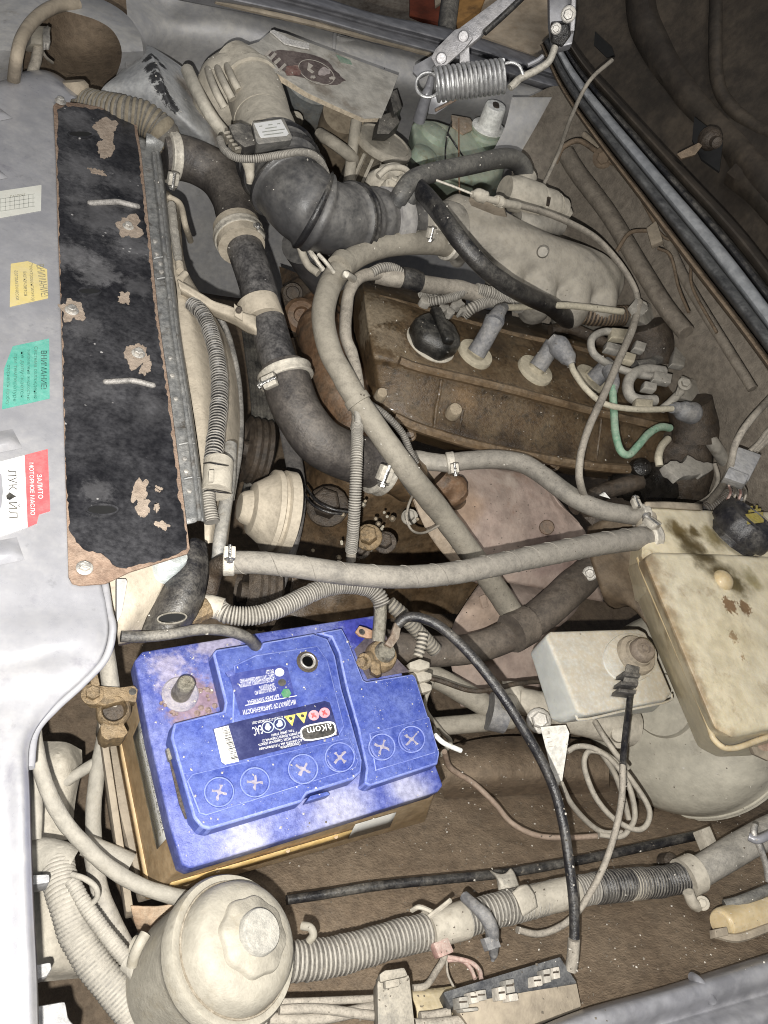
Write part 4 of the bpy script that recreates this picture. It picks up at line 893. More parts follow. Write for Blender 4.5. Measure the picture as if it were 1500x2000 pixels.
# ================================================================ helpers for hoses and clamps
def one(name, label, cat, mat, pts=None, w=20, group=None, n=14, wob=.04, **k):
    bm = NB(); tube(bm, pts, w, n, 12, wob); return tag(part(name, bm, mat, **k), label, cat, group)
def onec(name, label, cat, mat, pts, w, pitch=6, amp=.14, group=None, **k):
    bm = NB(); corr(bm, pts, w, pitch, amp); return tag(part(name, bm, mat, **k), label, cat, group)
def clampon(label, a, b, w, wid, screw, group='hose clamps', mat=None, ang=0):
    """band round the hose axis a->b (px,py,k), w px across, wid px wide; screw (px,py,k)"""
    A, B = V(*a), V(*b); ax = (B-A).normalized(); r = px(A, w)/2; h = px(A, wid)
    t = thing('hose_clamp', label, 'hose clamp', A, group)
    bm = NB(); lathe(bm, A-ax*h/2, ax, [(r*.97, 0), (r*1.035, h*.06), (r*1.05, h*.2), (r*1.03, h*.3), (r*1.03, h*.7), (r*1.05, h*.8), (r*1.035, h*.94), (r*.97, h)], 32)
    part('band', bm, mat or clampm, t, smooth=50)
    s = V(*screw); out = (s-A); out = (out-ax*out.dot(ax)).normalized(); tg = ax.cross(out)
    bm = NB(); box(bm, s, ax*h*.5, tg*h*.55, out*h*.28); part('housing', bm, mat or clampm, t, bevel=h*.12)
    bm = NB(); lathe(bm, s-tg*h*.9+out*h*.15, tg, [(h*.2, h*.25), (h*.2, h*1.6)], 12); part('screw', bm, chrome, t)
    bm = NB(); hexbolt(bm, s+tg*h*.6+out*h*.15, tg, h*.3, h*.25, True); part('screw_head', bm, chrome, t)
    return t
# ================================================================ upper coolant pipe
T_ = thing('coolant_pipe', 'black upper radiator hose with a metal middle pipe', 'pipe', V(500, 600, .02))
hose_grey = M('hose_with_grey_bloom', (.036, .032, .032), dust=.34, rough=.46, scale=17, up=.6, dcol=(.24, .21, .175), grime=.25, gcol=(.02, .018, .017), bump=.35)
bm = NB(); tube(bm, [(318, 306, .058), (345, 308, .060), (385, 318, .060), (425, 342, .058), (452, 380, .055), (464, 420, .05), (469, 455, .048)], 84, 24, 10, .05); part('rubber_hose', bm, hose_grey, T_)
bm = NB(); tube(bm, [(462, 440, .047), (475, 475, .045), (500, 550, .04), (520, 620, .035), (540, 690, .03), (560, 742, .025)], 71, 24, 10)
pipe_m = M('worn_black_pipe', (.012, .012, .015), dust=.34, rough=.28, scale=15, metal=.1, up=.25, dcol=(.36, .34, .32), fleck=.35, bump=.25, chips=.06, ccol=(.4, .35, .3)); part('metal_pipe', bm, pipe_m, T_)
bm = NB(); tube(bm, [(553, 722, .027), (566, 765, .022), (588, 815, .015), (625, 862, .005), (675, 890, -.005), (722, 905, -.012), (748, 914, -.015)], 96, 26, 10, .05); part('rubber_hose', bm, hose_grey, T_)
bm = NB(); tube(bm, [(462, 444, .049), (472, 482, .047)], 92, 24, 4, .03); part('hose_cuff', bm, shm, T_, smooth=50)
bm = NB(); tube(bm, [(503, 594, .04), (515, 628, .036)], 83, 24, 4, .03); part('bracket_band', bm, shm, T_, smooth=50)
clampon('shiny clamp on the upper hose next to the radiator', (334, 307, .06), (365, 312, .06), 92, 20, (338, 349, .075))
clampon('dusty clamp where the upper hose meets the black metal pipe', (467, 462, .047), (476, 490, .045), 96, 20, (506, 452, .07))
clampon('pale clamp at the lower end of the black metal pipe', (558, 735, .025), (568, 765, .02), 104, 24, (527, 745, .055))
clampon('white clamp on the hose at the thermostat housing', (742, 912, -.013), (765, 920, -.017), 108, 26, (752, 925, .045))
bm = NB(); tube(bm, [(740, 910, -.015), (775, 925, -.02), (800, 940, -.03)], 88, 24, 8, .15); tag(part('thermostat_housing', bm, oily, bevel=0), 'oily thermostat housing at the end of the coolant pipe', 'housing')
# ================================================================ heater hose, thick and beige
T_ = thing('heater_hose', 'thick dust caked heater hose looping over the engine', 'hose', V(650, 650, .1))
bm = NB(); tube(bm, [(884, 482, .125), (850, 474, .13), (800, 474, .13), (745, 482, .125), (695, 502, .12), (655, 538, .115), (636, 585, .11), (632, 630, .105), (645, 685, .1), (668, 730, .095), (698, 782, .085), (745, 850, .07), (800, 925, .05), (860, 1000, .0), (930, 1095, -.05), (985, 1175, -.10), (1015, 1222, -.115)], 46, 20, 12, .05)
part('hose', bm, rubber_beige, T_)
for a, w in (([(672, 512, .122), (662, 524, .121)], 53), ([(694, 776, .087), (702, 788, .085)], 52)):
    bm = NB(); tube(bm, a, w, 20, 4); part('tie_band', bm, rubber_beige, T_, smooth=50)
bm = NB(); tube(bm, [(652, 532, .13), (636, 512, .14), (622, 497, .14)], 8); part('tie_end', bm, clampm, T_)
bm = NB(); tube(bm, [(672, 540, .125), (676, 536, .14), (690, 545, .12)], 14); part('tie_lock', bm, clampm, T_)
clampon('dusty clamp at the upper end of the beige heater hose', (876, 480, .126), (850, 475, .13), 54, 18, (884, 468, .15))
one('hose_stub', 'small metal stub the beige heater hose is pushed onto', 'stub', alu, [(890, 484, .122), (900, 495, .10), (892, 508, .08)], 30)
# ================================================================ return hoses to the expansion tank
T_ = thing('return_hose', 'long grey hose from radiator to tank, above the battery', 'hose', V(800, 1110, .07))
hose_spiral = M('spiral_wrapped_hose', (.12, .112, .10), dust=.78, rough=.65, scale=22, up=.45, dcol=(.285, .26, .22), grime=.2, gcol=(.07, .06, .05))
bm = NB(); c = tube(bm, [(446, 1098, .055), (500, 1099, .065), (580, 1107, .072), (680, 1121, .076), (780, 1127, .078), (880, 1120, .078), (980, 1101, .076), (1080, 1080, .072), (1180, 1061, .07), (1268, 1049, .07)], 45, 22, 12, .03); part('hose', bm, hose_spiral, T_)
u = None
bm = NB(); L = resample(c, .002); pts = []; t0 = (L[1]-L[0]).normalized(); u = t0.orthogonal().normalized()
for i, p in enumerate(L[:-1]):
    t = (L[i+1]-p).normalized(); u = (u-t*u.dot(t)).normalized(); v = t.cross(u); r = px(p, 45.6)/2; a = i*2*math.pi/17
    pts.append(p+u*math.cos(a)*r+v*math.sin(a)*r)
sweep(bm, pts, lambda i, s: .0005, 4); part('spiral_seam', bm, hose_spiral, T_)
clampon('bolted clamp on the grey hose at the radiator', (447, 1098, .056), (480, 1098, .06), 52, 22, (449, 1080, .078))
one('radiator_outlet', 'brown outlet stub below the radiator clamp', 'stub', grimy, [(452, 1098, .055), (432, 1104, .045), (415, 1120, .03), (405, 1160, .015)], 40)
T_ = thing('tank_hose', 'thin grey hose running in an S from thermostat to tank', 'hose', V(1050, 950, .05))
bm = NB(); tube(bm, [(884, 903, .0), (920, 899, .01), (970, 897, .02), (1020, 905, .03), (1060, 928, .04), (1095, 955, .048), (1135, 980, .055), (1180, 997, .06), (1225, 1005, .065), (1258, 1008, .068)], 37, 20, 12, .04); part('hose', bm, hose_spiral, T_)
clampon('small dusty clamp on the thin hose at the thermostat', (880, 904, .0), (910, 900, .01), 42, 16, (888, 914, .02))
clampon('light clamp on the thin hose, top at the expansion tank', (1252, 1008, .067), (1225, 1005, .064), 48, 18, (1243, 984, .085))
clampon('second clamp, on the long grey hose at the expansion tank', (1268, 1049, .07), (1230, 1054, .07), 54, 24, (1273, 1022, .09))
one('thermostat_stub', 'short dusty pipe stub feeding the thin hose', 'stub', alu, [(800, 900, -.02), (825, 900, -.01), (850, 903, -.006), (884, 903, .0)], 38, wob=.25)
# ================================================================ wiring and conduits across the engine
one('wire_loom', 'grey taped wire loom beside the beige heater hose', 'wire loom', dusty_wire, [(780, 541, .1), (740, 535, .105), (705, 540, .105), (684, 565, .1), (676, 610, .09), (675, 655, .085), (690, 700, .08), (700, 760, .075), (698, 820, .07), (696, 838, .068)], 24, wob=.12)
onec('loom_sleeve', 'pale corrugated sleeve hanging straight down over the coolant hose', 'sleeve', conduit, [(698, 832, .075), (697, 880, .08), (694, 960, .06), (690, 1030, .03), (686, 1075, .0)], 25, 5, .13)
one('bare_wires', 'bundle of thin pale wires entering the corrugated sleeve', 'wires', conduit, [(690, 770, .085), (697, 800, .082), (700, 840, .076)], 14, wob=.2)
one('taped_end', 'taped grey end of the hanging corrugated sleeve', 'tape', dusty_wire, [(687, 1065, .003), (685, 1095, -.012)], 20)
onec('thin_sleeve', 'thin corrugated sleeve along the right of the beige hose', 'sleeve', conduit_dark, [(715, 785, .06), (752, 810, .07), (785, 845, .062), (800, 880, .05), (812, 905, .04)], 15, 4.2)
onec('thin_sleeve', 'thin corrugated sleeve along the left of the beige hose', 'sleeve', conduit_dark, [(690, 782, .06), (718, 815, .062), (745, 855, .05), (775, 915, .04), (800, 955, .02), (812, 968, .01)], 14, 4.2)
one('taped_loom', 'wire loom with a black taped joint behind the oil cap', 'wire loom', dusty_wire, [(735, 537, .1), (770, 545, .105), (800, 549, .105), (840, 556, .1), (900, 566, .095), (960, 582, .09), (1010, 592, .085)], 34, wob=.12)
one('loom_tape', 'black tape wrapped round the loom behind the oil cap', 'tape', rubber_clean, [(782, 542, .108), (800, 546, .108), (818, 552, .106)], 42, wob=.12)
onec('loom_branch', 'short corrugated branch curving into the taped loom', 'sleeve', conduit, [(726, 532, .11), (745, 523, .115), (768, 524, .115), (788, 536, .112), (802, 545, .11)], 20, 5)
for i, (p, w, lab) in enumerate(([([(838, 590, .08), (860, 586, .09), (890, 578, .095), (915, 560, .1)], 18, 'short corrugated branch rising to the plenum'),
        ([(905, 615, .07), (925, 600, .085), (950, 590, .09), (985, 588, .09), (1010, 600, .08)], 24, 'corrugated branch beside the first ignition boot'),
        ([(822, 575, .075), (850, 566, .095), (885, 556, .1), (915, 562, .098), (955, 578, .092)], 20, 'corrugated branch lying on the taped loom'),
        ([(930, 566, .1), (965, 575, .1), (1000, 590, .09), (1015, 600, .08)], 26, 'corrugated loom end under the black hose')])):
    onec('loom_branch', lab, 'sleeve', conduit, p, w, 4.5, .15)
T_ = thing('old_sleeve', 'crumbled bits of old sleeve behind the oil cap', 'sleeve', V(870, 590, .08))
for i, (x, y, s) in enumerate(((835, 583, 9), (868, 600, 7), (895, 592, 8), (905, 604, 6), (850, 575, 8), (880, 607, 6))):
    bm = NB(); slab(bm, jag(blob(x, y, s*1.5, s, i, 10), 2, 6, i), .082+.003*(i % 3), .01); part('crumb', bm, conduit, T_, bevel=.001)
# ================================================================ engine: valve cover
T_ = VC = thing('valve_cover', 'oily brown valve cover of the engine', 'valve cover', V(1000, 750, .0))
rows = [[(690, 555, -.03), (700, 545, -.025), (716, 540, -.02), (830, 565, -.02), (980, 615, -.02), (1160, 655, -.02), (1350, 712, -.02), (1375, 735, -.02)],
        [(688, 566, .0), (705, 560, .035), (724, 562, .045), (830, 592, .045), (980, 636, .045), (1160, 676, .045), (1350, 735, .04), (1390, 765, .0)],
        [(688, 590, .0), (708, 590, .042), (728, 594, .053), (830, 625, .055), (980, 668, .055), (1155, 712, .055), (1350, 760, .05), (1396, 790, .0)],
        [(692, 640, .0), (714, 645, .042), (736, 650, .054), (830, 680, .056), (978, 716, .056), (1152, 762, .056), (1340, 806, .05), (1392, 820, .0)],
        [(700, 690, -.005), (722, 693, .04), (744, 694, .052), (830, 714, .053), (975, 748, .053), (1150, 796, .053), (1335, 832, .048), (1388, 838, .0)],
        [(704, 712, -.01), (728, 716, .028), (750, 718, .038), (830, 738, .04), (970, 770, .04), (1150, 814, .04), (1330, 848, .035), (1380, 850, .0)],
        [(716, 765, -.015), (736, 766, .004), (758, 770, .012), (830, 796, .014), (960, 828, .014), (1150, 866, .014), (1312, 884, .012), (1360, 880, -.01)],
        [(722, 798, -.02), (742, 800, -.008), (764, 804, .0), (830, 832, .002), (955, 866, .002), (1150, 902, .002), (1300, 912, .0), (1345, 905, -.02)],
        [(716, 806, -.024), (738, 812, -.02), (764, 820, -.017), (828, 848, -.016), (952, 882, -.016), (1150, 918, -.016), (1300, 926, -.018), (1350, 915, -.03)],
        [(716, 822, -.06), (738, 830, -.06), (764, 840, -.06), (828, 866, -.06), (952, 898, -.06), (1150, 932, -.06), (1300, 940, -.06), (1350, 930, -.06)]]
bm = NB(); patch(bm, rows, 8, 6, bump=.0016, bs=22); part('cover', bm, M('oily_valve_cover', (.084, .053, .027), dust=.20, rough=.28, scale=40, var=.3, dcol=(.21, .162, .10), grime=.36, gcol=(.024, .016, .009), bump=.4, coat=.15,
    spots=[(V(735, 600, .055), .035, (.27, .22, .155), .8, .5), (V(760, 660, .055), .03, (.25, .20, .14), .7, .5), (V(715, 640, .04), .03, (.27, .22, .155), .8, .5), (V(790, 700, .05), .022, (.22, .17, .11), .6, .6), (V(770, 610, .055), .022, (.23, .18, .12), .6, .6), (V(820, 640, .055), .03, (.13, .09, .055), .6, .7)]+[(V(x, y, k), .05, (.022, .014, .008), .75, .9) for x, y, k in ((900, 860, .0), (1000, 880, .0), (1100, 900, .0), (1200, 900, .0), (1290, 900, .0), (1230, 770, .05), (1310, 800, .05), (960, 670, .055), (1090, 700, .055), (1040, 660, .05))]+[(V(905, 770, .03), .03, (.20, .125, .06), .6, .8)]), VC, smooth=50)
for pts, w in (([(738, 582, .048), (830, 606, .05), (980, 650, .05), (1160, 692, .05), (1340, 745, .045)], 17), ([(780, 705, .058), (830, 722, .058), (975, 756, .056), (1150, 802, .055), (1300, 836, .05)], 18), ([(790, 716, .052), (970, 760, .05), (1150, 806, .05)], 9), ([(770, 815, .003), (830, 840, .004), (955, 875, .004), (1150, 910, .004), (1290, 920, .0)], 20)):
    bm = NB(); tube(bm, pts, w, 8, 10, .08); part('pressed_ridge', bm, M('dusty_ridge', (.11, .07, .036), dust=.3, rough=.4, scale=24, dcol=(.26, .20, .135), grime=.3, gcol=(.03, .02, .012)) if w == 17 else MATS['dusty_ridge'], VC)
sand = M('sandy_dust_crust', (.25, .195, .13), dust=.8, rough=.85, scale=26, dcol=(.34, .28, .2), bump=.6, up=.2)
for (x, y, r, k) in ((745, 770, 12, .020), (888, 802, 15, .026)):
    bm = NB(); p = V(x, y, k); lathe(bm, p, UP+TOCAM(p)*.8, [(px(p, r), -.012), (px(p, r), .002), (px(p, r*.8), .006), (0, .007)], 16); part('cover_nut', bm, sand, VC)
for i in range(16):
    x = random.uniform(775, 1020); y = 735+(x-775)*.24+random.uniform(15, 62); k = .034-.0006*(y-(735+(x-775)*.24))+.0015
    bm = NB(); p = V(x, y, k); lathe(bm, p, UP+TOCAM(p), [(px(p, random.uniform(2, 5)), -.004), (px(p, 2), .0015), (0, .002)], 8); o = part('mud_splash', bm, sand, VC)
# oil cap
T_ = thing('oil_cap', 'black rounded oil filler cap on the valve cover', 'cap', V(848, 665, .055))
p = V(840, 672, .055); a = px(p, 1)
bm = NB(); lathe(bm, p, UP, [(50*a, -.004), (52*a, .002), (47*a, .004)], 32); part('gasket', bm, plastic_dust, T_)
gl = M('glossy_black_cap', (.008, .008, .008), dust=.03, rough=.33, scale=30, up=.9)
bm = NB(); lathe(bm, p, UP, [(48*a, .003), (50*a, .010), (49*a, .020), (44*a, .027), (35*a, .031), (0, .032)], 36, lob=lambda t, z: 1+.035*math.cos(6*t)); part('cap', bm, gl, T_)
bm = NB(); q = p+UP*.034; d1 = (V(872, 690, .09)-V(838, 610, .09)).normalized(); box(bm, q, d1*46*a, UP.cross(d1)*11*a, UP*.006); part('grip', bm, gl, T_, bevel=.0045, seg=3)
# ignition boots, discs, wires
boot = M('grey_rubber_boot', (.13, .135, .15), dust=.4, rough=.5, scale=40, up=.6, dcol=(.38, .35, .30))
disc = M('dusty_sealing_disc', (.30, .27, .2), dust=.8, rough=.7, scale=30, up=.3, dcol=(.44, .39, .29))
ht = M('cream_ignition_wire', (.50, .46, .36), dust=.55, rough=.5, scale=40, up=.4, dcol=(.46, .41, .31))
htg = M('green_ignition_wire', (.09, .30, .18), dust=.55, rough=.45, scale=30, up=.3, dcol=(.38, .40, .32))
def ign(lab, x, y, r, pts, bend):
    t = thing('ignition_boot', lab, 'ignition boot', V(x, y, .05), 'ignition boots on the valve cover')
    p = V(x, y, .056); a = px(p, 1)
    bm = NB(); lathe(bm, p, UP, [(r*a, -.004), (r*1.03*a, .003), (r*.98*a, .0065), (r*.45*a, .008), (r*.42*a, .014), (0, .014)], 32); part('sealing_disc', bm, disc, t)
    bm = NB(); tube(bm, pts, 34, 16, 10, .03); part('boot', bm, boot, t)
    if bend: bm = NB(); tube(bm, bend, 34, 14, 8, .03); part('elbow', bm, boot, t)
    return t
ign('first ignition boot, next to the black oil cap', 926, 694, 36, [(930, 690, .066, 38), (944, 668, .082, 36), (955, 648, .096, 36), (968, 622, .112, 40)], [(966, 628, .112, 38), (974, 610, .118, 28), (986, 600, .120, 18)])
ign('second ignition boot with a grey right-angle top', 1043, 726, 37, [(1050, 718, .066, 36), (1068, 692, .085, 34), (1082, 672, .10, 36)], [(1074, 662, .104, 26), (1090, 676, .104, 44), (1108, 698, .102, 34), (1116, 712, .10, 18)])
ign('third ignition boot, with the green wire', 1150, 742, 34, [(1160, 742, .066, 36), (1180, 722, .085, 36), (1195, 708, .10, 30)], [(1190, 722, .10, 30), (1198, 745, .1, 24), (1198, 765, .098, 16)])
one('ignition_wire', 'cream ignition wire running to the upper coil', 'wire', ht, [(984, 600, .12), (1010, 600, .12), (1060, 597, .12), (1110, 597, .12), (1160, 602, .12), (1215, 609, .12)], 13)
one('ignition_wire', 'cream ignition wire running to the lower coil', 'wire', ht, [(1115, 710, .10), (1122, 728, .1), (1145, 760, .1), (1180, 788, .1), (1225, 798, .1), (1270, 800, .1), (1318, 798, .1)], 12)
one('ignition_wire', 'green wire dipping from the third ignition boot', 'wire', htg, [(1196, 755, .1), (1199, 800, .09), (1202, 845, .08), (1212, 880, .075), (1228, 888, .075), (1245, 872, .08), (1268, 846, .085), (1290, 834, .085), (1308, 836, .08)], 15)
one('wire_end', 'short cream wire end below the green wire', 'wire', ht, [(1304, 858, .06), (1292, 872, .065), (1286, 892, .065), (1288, 910, .06)], 15)
bm = NB(); tube(bm, [(1312, 798, .1, 18), (1322, 798, .1, 26), (1335, 803, .1, 40), (1352, 807, .1, 44), (1358, 808, .1, 36)], 30, 18, 8); tag(part('coil_boot', bm, boot), 'dark grey boot pushed on the lower ignition coil', 'boot')
# coils and brackets at the right
for lab, A, B, w in (('upper dusty ignition coil bracket on the firewall side', (1240, 600, .13), (1345, 650, .1), 42), ('lower dusty ignition coil bracket on the firewall side', (1325, 752, .11), (1425, 786, .085), 44)):
    t = thing('ignition_coil', lab, 'ignition coil', V(*A), 'ignition coils behind the valve cover')
    dx, dy = B[0]-A[0], B[1]-A[1]; L = math.hypot(dx, dy); nx, ny = -dy/L*w/2, dx/L*w/2
    bm = NB(); loft(bm, jagk([(A[0]-nx, A[1]-ny, A[2]), (B[0]-nx, B[1]-ny, B[2]), (B[0]+nx, B[1]+ny, B[2]-.015), (A[0]+nx, A[1]+ny, A[2]-.01)]) if False else [(A[0]-nx, A[1]-ny, A[2]), (B[0]-nx, B[1]-ny, B[2]), (B[0]+nx, B[1]+ny, B[2]-.012), (A[0]+nx, A[1]+ny, A[2]-.008)],
                      [(A[0]-nx-10, A[1]-ny+22, A[2]-.04), (B[0]-nx-10, B[1]-ny+22, B[2]-.04), (B[0]+nx-10, B[1]+ny+18, B[2]-.05), (A[0]+nx-10, A[1]+ny+18, A[2]-.045)]); part('bracket', bm, alu, t, bevel=.004, seg=3)
    bm = NB(); tube(bm, [(A[0]+20, A[1]+35, A[2]-.02), (A[0]+30, A[1]+75, A[2]-.04), (A[0]+28, A[1]+110, A[2]-.06)], 90, 14, 8, .12); part('body', bm, grimy, t)
    for f in (.12, .9):
        q = V(A[0]+dx*f, A[1]+dy*f-6, A[2]+.002); bm = NB(); hexbolt(bm, q, TOCAM(q)+UP, px(q, 9)); part('bolt', bm, alu, t)
one('thin_strut', 'thin dusty strut under the lower coil bracket', 'strut', alu, [(1330, 765, .1), (1310, 785, .09), (1292, 800, .08)], 16)
one('coil_lead', 'loop of beige cable between the ignition coils', 'cable', conduit, [(1215, 652, .11), (1180, 648, .11), (1156, 662, .11), (1158, 688, .105), (1182, 708, .1), (1215, 722, .1), (1250, 732, .1), (1290, 738, .1)], 15)
one('coil_lead', 'fat beige cable loop in front of the lower coil', 'cable', conduit, [(1295, 726, .1), (1262, 722, .1), (1236, 732, .1), (1226, 752, .095), (1232, 774, .09), (1252, 782, .088), (1278, 782, .088)], 22)
one('coil_lead', 'grey fuel pipe elbow at the back of the engine', 'pipe', rubber, [(1280, 655, .09), (1294, 672, .095), (1292, 695, .095), (1270, 710, .09), (1240, 715, .085)], 22)
for i, (x, y, w, h_, r) in enumerate(((1212, 650, 34, 20, .1), (1200, 676, 30, 14, .25), (1252, 674, 22, 16, .3), (1232, 696, 22, 16, .3), (1296, 735, 36, 18, .2), (1272, 752, 26, 14, .2), (1260, 786, 34, 16, .1), (1330, 690, 26, 46, .2))):
    c, s = math.cos(r), math.sin(r); pl = [(x+a*c-b*s, y+a*s+b*c) for a, b in ((-w/2, -h_/2), (w/2, -h_/2), (w/2, h_/2), (-w/2, h_/2))]
    bm = NB(); slab(bm, pl, .118-.0001*(y-640), .012); tag(part('wire_plug', bm, conduit if i % 3 else disc, bevel=.003, seg=3), ('beige plug under the upper ignition coil', 'ribbed beige plug left of the dark cable', 'small square plug right of the dark cable', 'small square plug below another square plug', 'beige plug on the looped cable', 'thin plug inside the cable loop', 'plug at the end of the fat cable loop', 'upright yellowish plug between the two coils')[i], 'plug')
# rear of the head, below the coils
one('rear_housing', 'dark oily housing at the back of the engine', 'housing', grimy, [(1330, 800, .06, 60), (1335, 850, .04, 110), (1325, 920, .0, 130), (1310, 980, -.04, 120)], 110, wob=.2)
bm = NB(); slab(bm, jag([(1298, 908), (1312, 900), (1335, 905), (1342, 890), (1360, 896), (1375, 902), (1392, 904), (1394, 918), (1375, 926), (1345, 930), (1325, 934), (1308, 922)], 2.5, 7, 9), .07, .012); tag(part('broken_connector', bm, conduit, bevel=.0015), 'broken pale connector behind the valve cover', 'connector')
one('throttle_cable', 'thin grey cable running along the plenum to the coil', 'cable', dusty_wire, [(1010, 400, .20), (1060, 414, .195), (1110, 434, .19), (1165, 466, .18), (1210, 515, .165), (1238, 560, .15), (1247, 592, .14)], 12)
one('hanging_cable', 'dark cable hanging from the coil over the valve cover', 'cable', dusty_wire, [(1248, 590, .142), (1236, 640, .14), (1210, 700, .135), (1180, 770, .125), (1152, 830, .115), (1136, 880, .105), (1131, 925, .09), (1137, 958, .07), (1150, 990, .03)], 15)
bm = NB(); slab(bm, jag([(1232, 596), (1243, 582), (1255, 592), (1266, 600), (1258, 612), (1240, 610)], 1.5, 6, 3), .146, .008); tag(part('cable_clip', bm, conduit, bevel=.0012), 'small pale clip holding the two cables at the coil', 'clip')

for pts, w in (([(862, 742, .047), (858, 770, .035), (852, 800, .018), (848, 838, .004)], 8), ([(1175, 806, .046), (1172, 840, .03), (1168, 868, .014), (1164, 900, .002)], 7), ([(905, 800, .022), (900, 825, .01), (896, 848, .003)], 6)):
    bm = NB(); tube(bm, pts, w, 8, 8, .1); part('cast_crease', bm, MATS['oily_valve_cover'], VC)
for (x, y, k, r) in ((800, 850, -.012, 9), (935, 880, -.012, 9), (1080, 908, -.012, 9), (1240, 922, -.012, 9), (770, 556, -.015, 7), (900, 592, -.015, 7)):
    p = V(x, y, k); bm = NB(); hexbolt(bm, p, UP*.5+TOCAM(p), px(p, r)); part('cover_bolt', bm, oily, VC)
one('vacuum_pipe', 'thin dark pipe under the black diagonal hose', 'pipe', grimy, [(1075, 645, .05), (1110, 640, .06), (1150, 655, .06), (1180, 670, .06)], 22)
one('rear_wire', 'thin dark wire hooked round the rear housing', 'wire', dusty_wire, [(1395, 905, .06), (1402, 935, .05), (1390, 965, .03), (1360, 985, .02), (1320, 992, .01)], 9)
one('rear_pipe', 'dusty grey pipe slanting down beside the fuel pipe', 'pipe', alu, [(1390, 820, .06), (1412, 860, .05), (1440, 905, .04), (1450, 940, .02)], 18)
one('rear_wire', 'brown wire passing under the square connector', 'wire', MATS['dusty_ridge'], [(1480, 955, .05), (1440, 965, .05), (1405, 985, .04), (1380, 1002, .03)], 8)
# ================================================================ engine front: pulleys, belts, block
AX = (V(1100, 780, .03)-V(800, 700, .03)).normalized()      # crank axis, towards the firewall
bm = NB(); patch(bm, [[(545, 520, -.16), (600, 540, -.10), (680, 560, -.06), (760, 590, -.06)], [(560, 600, -.16), (610, 620, -.09), (670, 640, -.05), (730, 650, -.05)], [(590, 740, -.17), (630, 750, -.10), (680, 760, -.06), (740, 770, -.06)],
                      [(600, 850, -.18), (650, 860, -.11), (710, 850, -.075), (800, 870, -.075)], [(590, 930, -.2), (650, 960, -.15), (760, 960, -.12), (900, 930, -.12)], [(580, 1060, -.26), (680, 1080, -.22), (800, 1060, -.2), (940, 1040, -.2)], [(560, 1200, -.32), (680, 1220, -.3), (820, 1200, -.3), (980, 1200, -.3)]], 8, 7, bump=.007, bs=22)
T_ = BL = tag(part('engine_block', bm, oily), 'oily dark engine block under the hoses', 'engine block')
one('timing_cover', 'rusty brown timing cover left of the valve cover', 'cover', M('rusty_oily_cover', (.12, .062, .03), dust=.35, rough=.5, scale=14, var=.5, dcol=(.25, .18, .12), grime=.4, gcol=(.03, .02, .012), bump=.4), [(620, 600, -.05, 80), (640, 680, -.04, 110), (668, 760, -.035, 110), (690, 830, -.04, 80), (700, 870, -.06, 50)], 100, wob=.15)
T_ = thing('engine_bracket', 'oily bracket with a round hole left of the heater hose', 'bracket', V(580, 580, -.04))
bm = NB(); plate(bm, jagp([(548, 560, -.05), (580, 540, -.04), (615, 545, -.035), (620, 590, -.04), (600, 640, -.06), (560, 650, -.07)]) if False else [(548, 560, -.05), (580, 540, -.04), (615, 545, -.035), (622, 590, -.04), (604, 640, -.06), (560, 650, -.07)], .02); part('plate', bm, grimy, T_, bevel=.005, seg=3)
p = V(572, 572, -.035); bm = NB(); lathe(bm, p, TOCAM(p), [(.013, -.002), (.014, .004), (.010, .005), (.009, -.001), (0, -.001)], 22); part('boss', bm, grimy, T_)
p = V(588, 618, -.045); bm = NB(); lathe(bm, p, TOCAM(p)+UP*.3, [(.024, -.004), (.026, .006), (.020, .012), (.012, .013), (.010, .006), (0, .006)], 26); part('boss', bm, MATS['rusty_oily_cover'], T_)
def pulley(name, lab, c, r, prof, mat, ax=None, grooves=0):
    p = V(*c); R_ = px(p, r); bm = NB(); lathe(bm, p, (ax or AX)*-1, [(a*R_, b*R_) for a, b in prof], 40); return tag(part(name, bm, mat), lab, 'pulley')
pulley('pump_pulley', 'beige dusty pulley with a domed hub beside the shroud', (538, 1000, -.05), 84, [(.95, -.35), (1.0, -.32), (1.0, -.1), (.9, -.06), (.9, 0), (.98, .04), (.97, .16), (.86, .20), (.72, .40), (.60, .58), (.42, .63), (.36, .80), (.30, .86), (0, .88)], shm)
pulley('ribbed_pulley', 'dark ribbed pulley behind the corrugated conduit', (492, 880, -.1), 66, [(.8, -.5)]+[(1.0-.06*(i % 2), -.4+.1*i) for i in range(7)]+[(.8, .3), (.7, .1), (.3, .05), (.25, .3), (0, .3)], grimy)
pulley('crank_pulley', 'dark grooved crank pulley below the long grey hose', (488, 1158, -.16), 72, [(.85, -.7)]+[(1.0-.06*(i % 2), -.6+.1*i) for i in range(8)]+[(.8, .25), (.75, .1), (.3, .1), (.28, .3), (0, .3)], grimy)
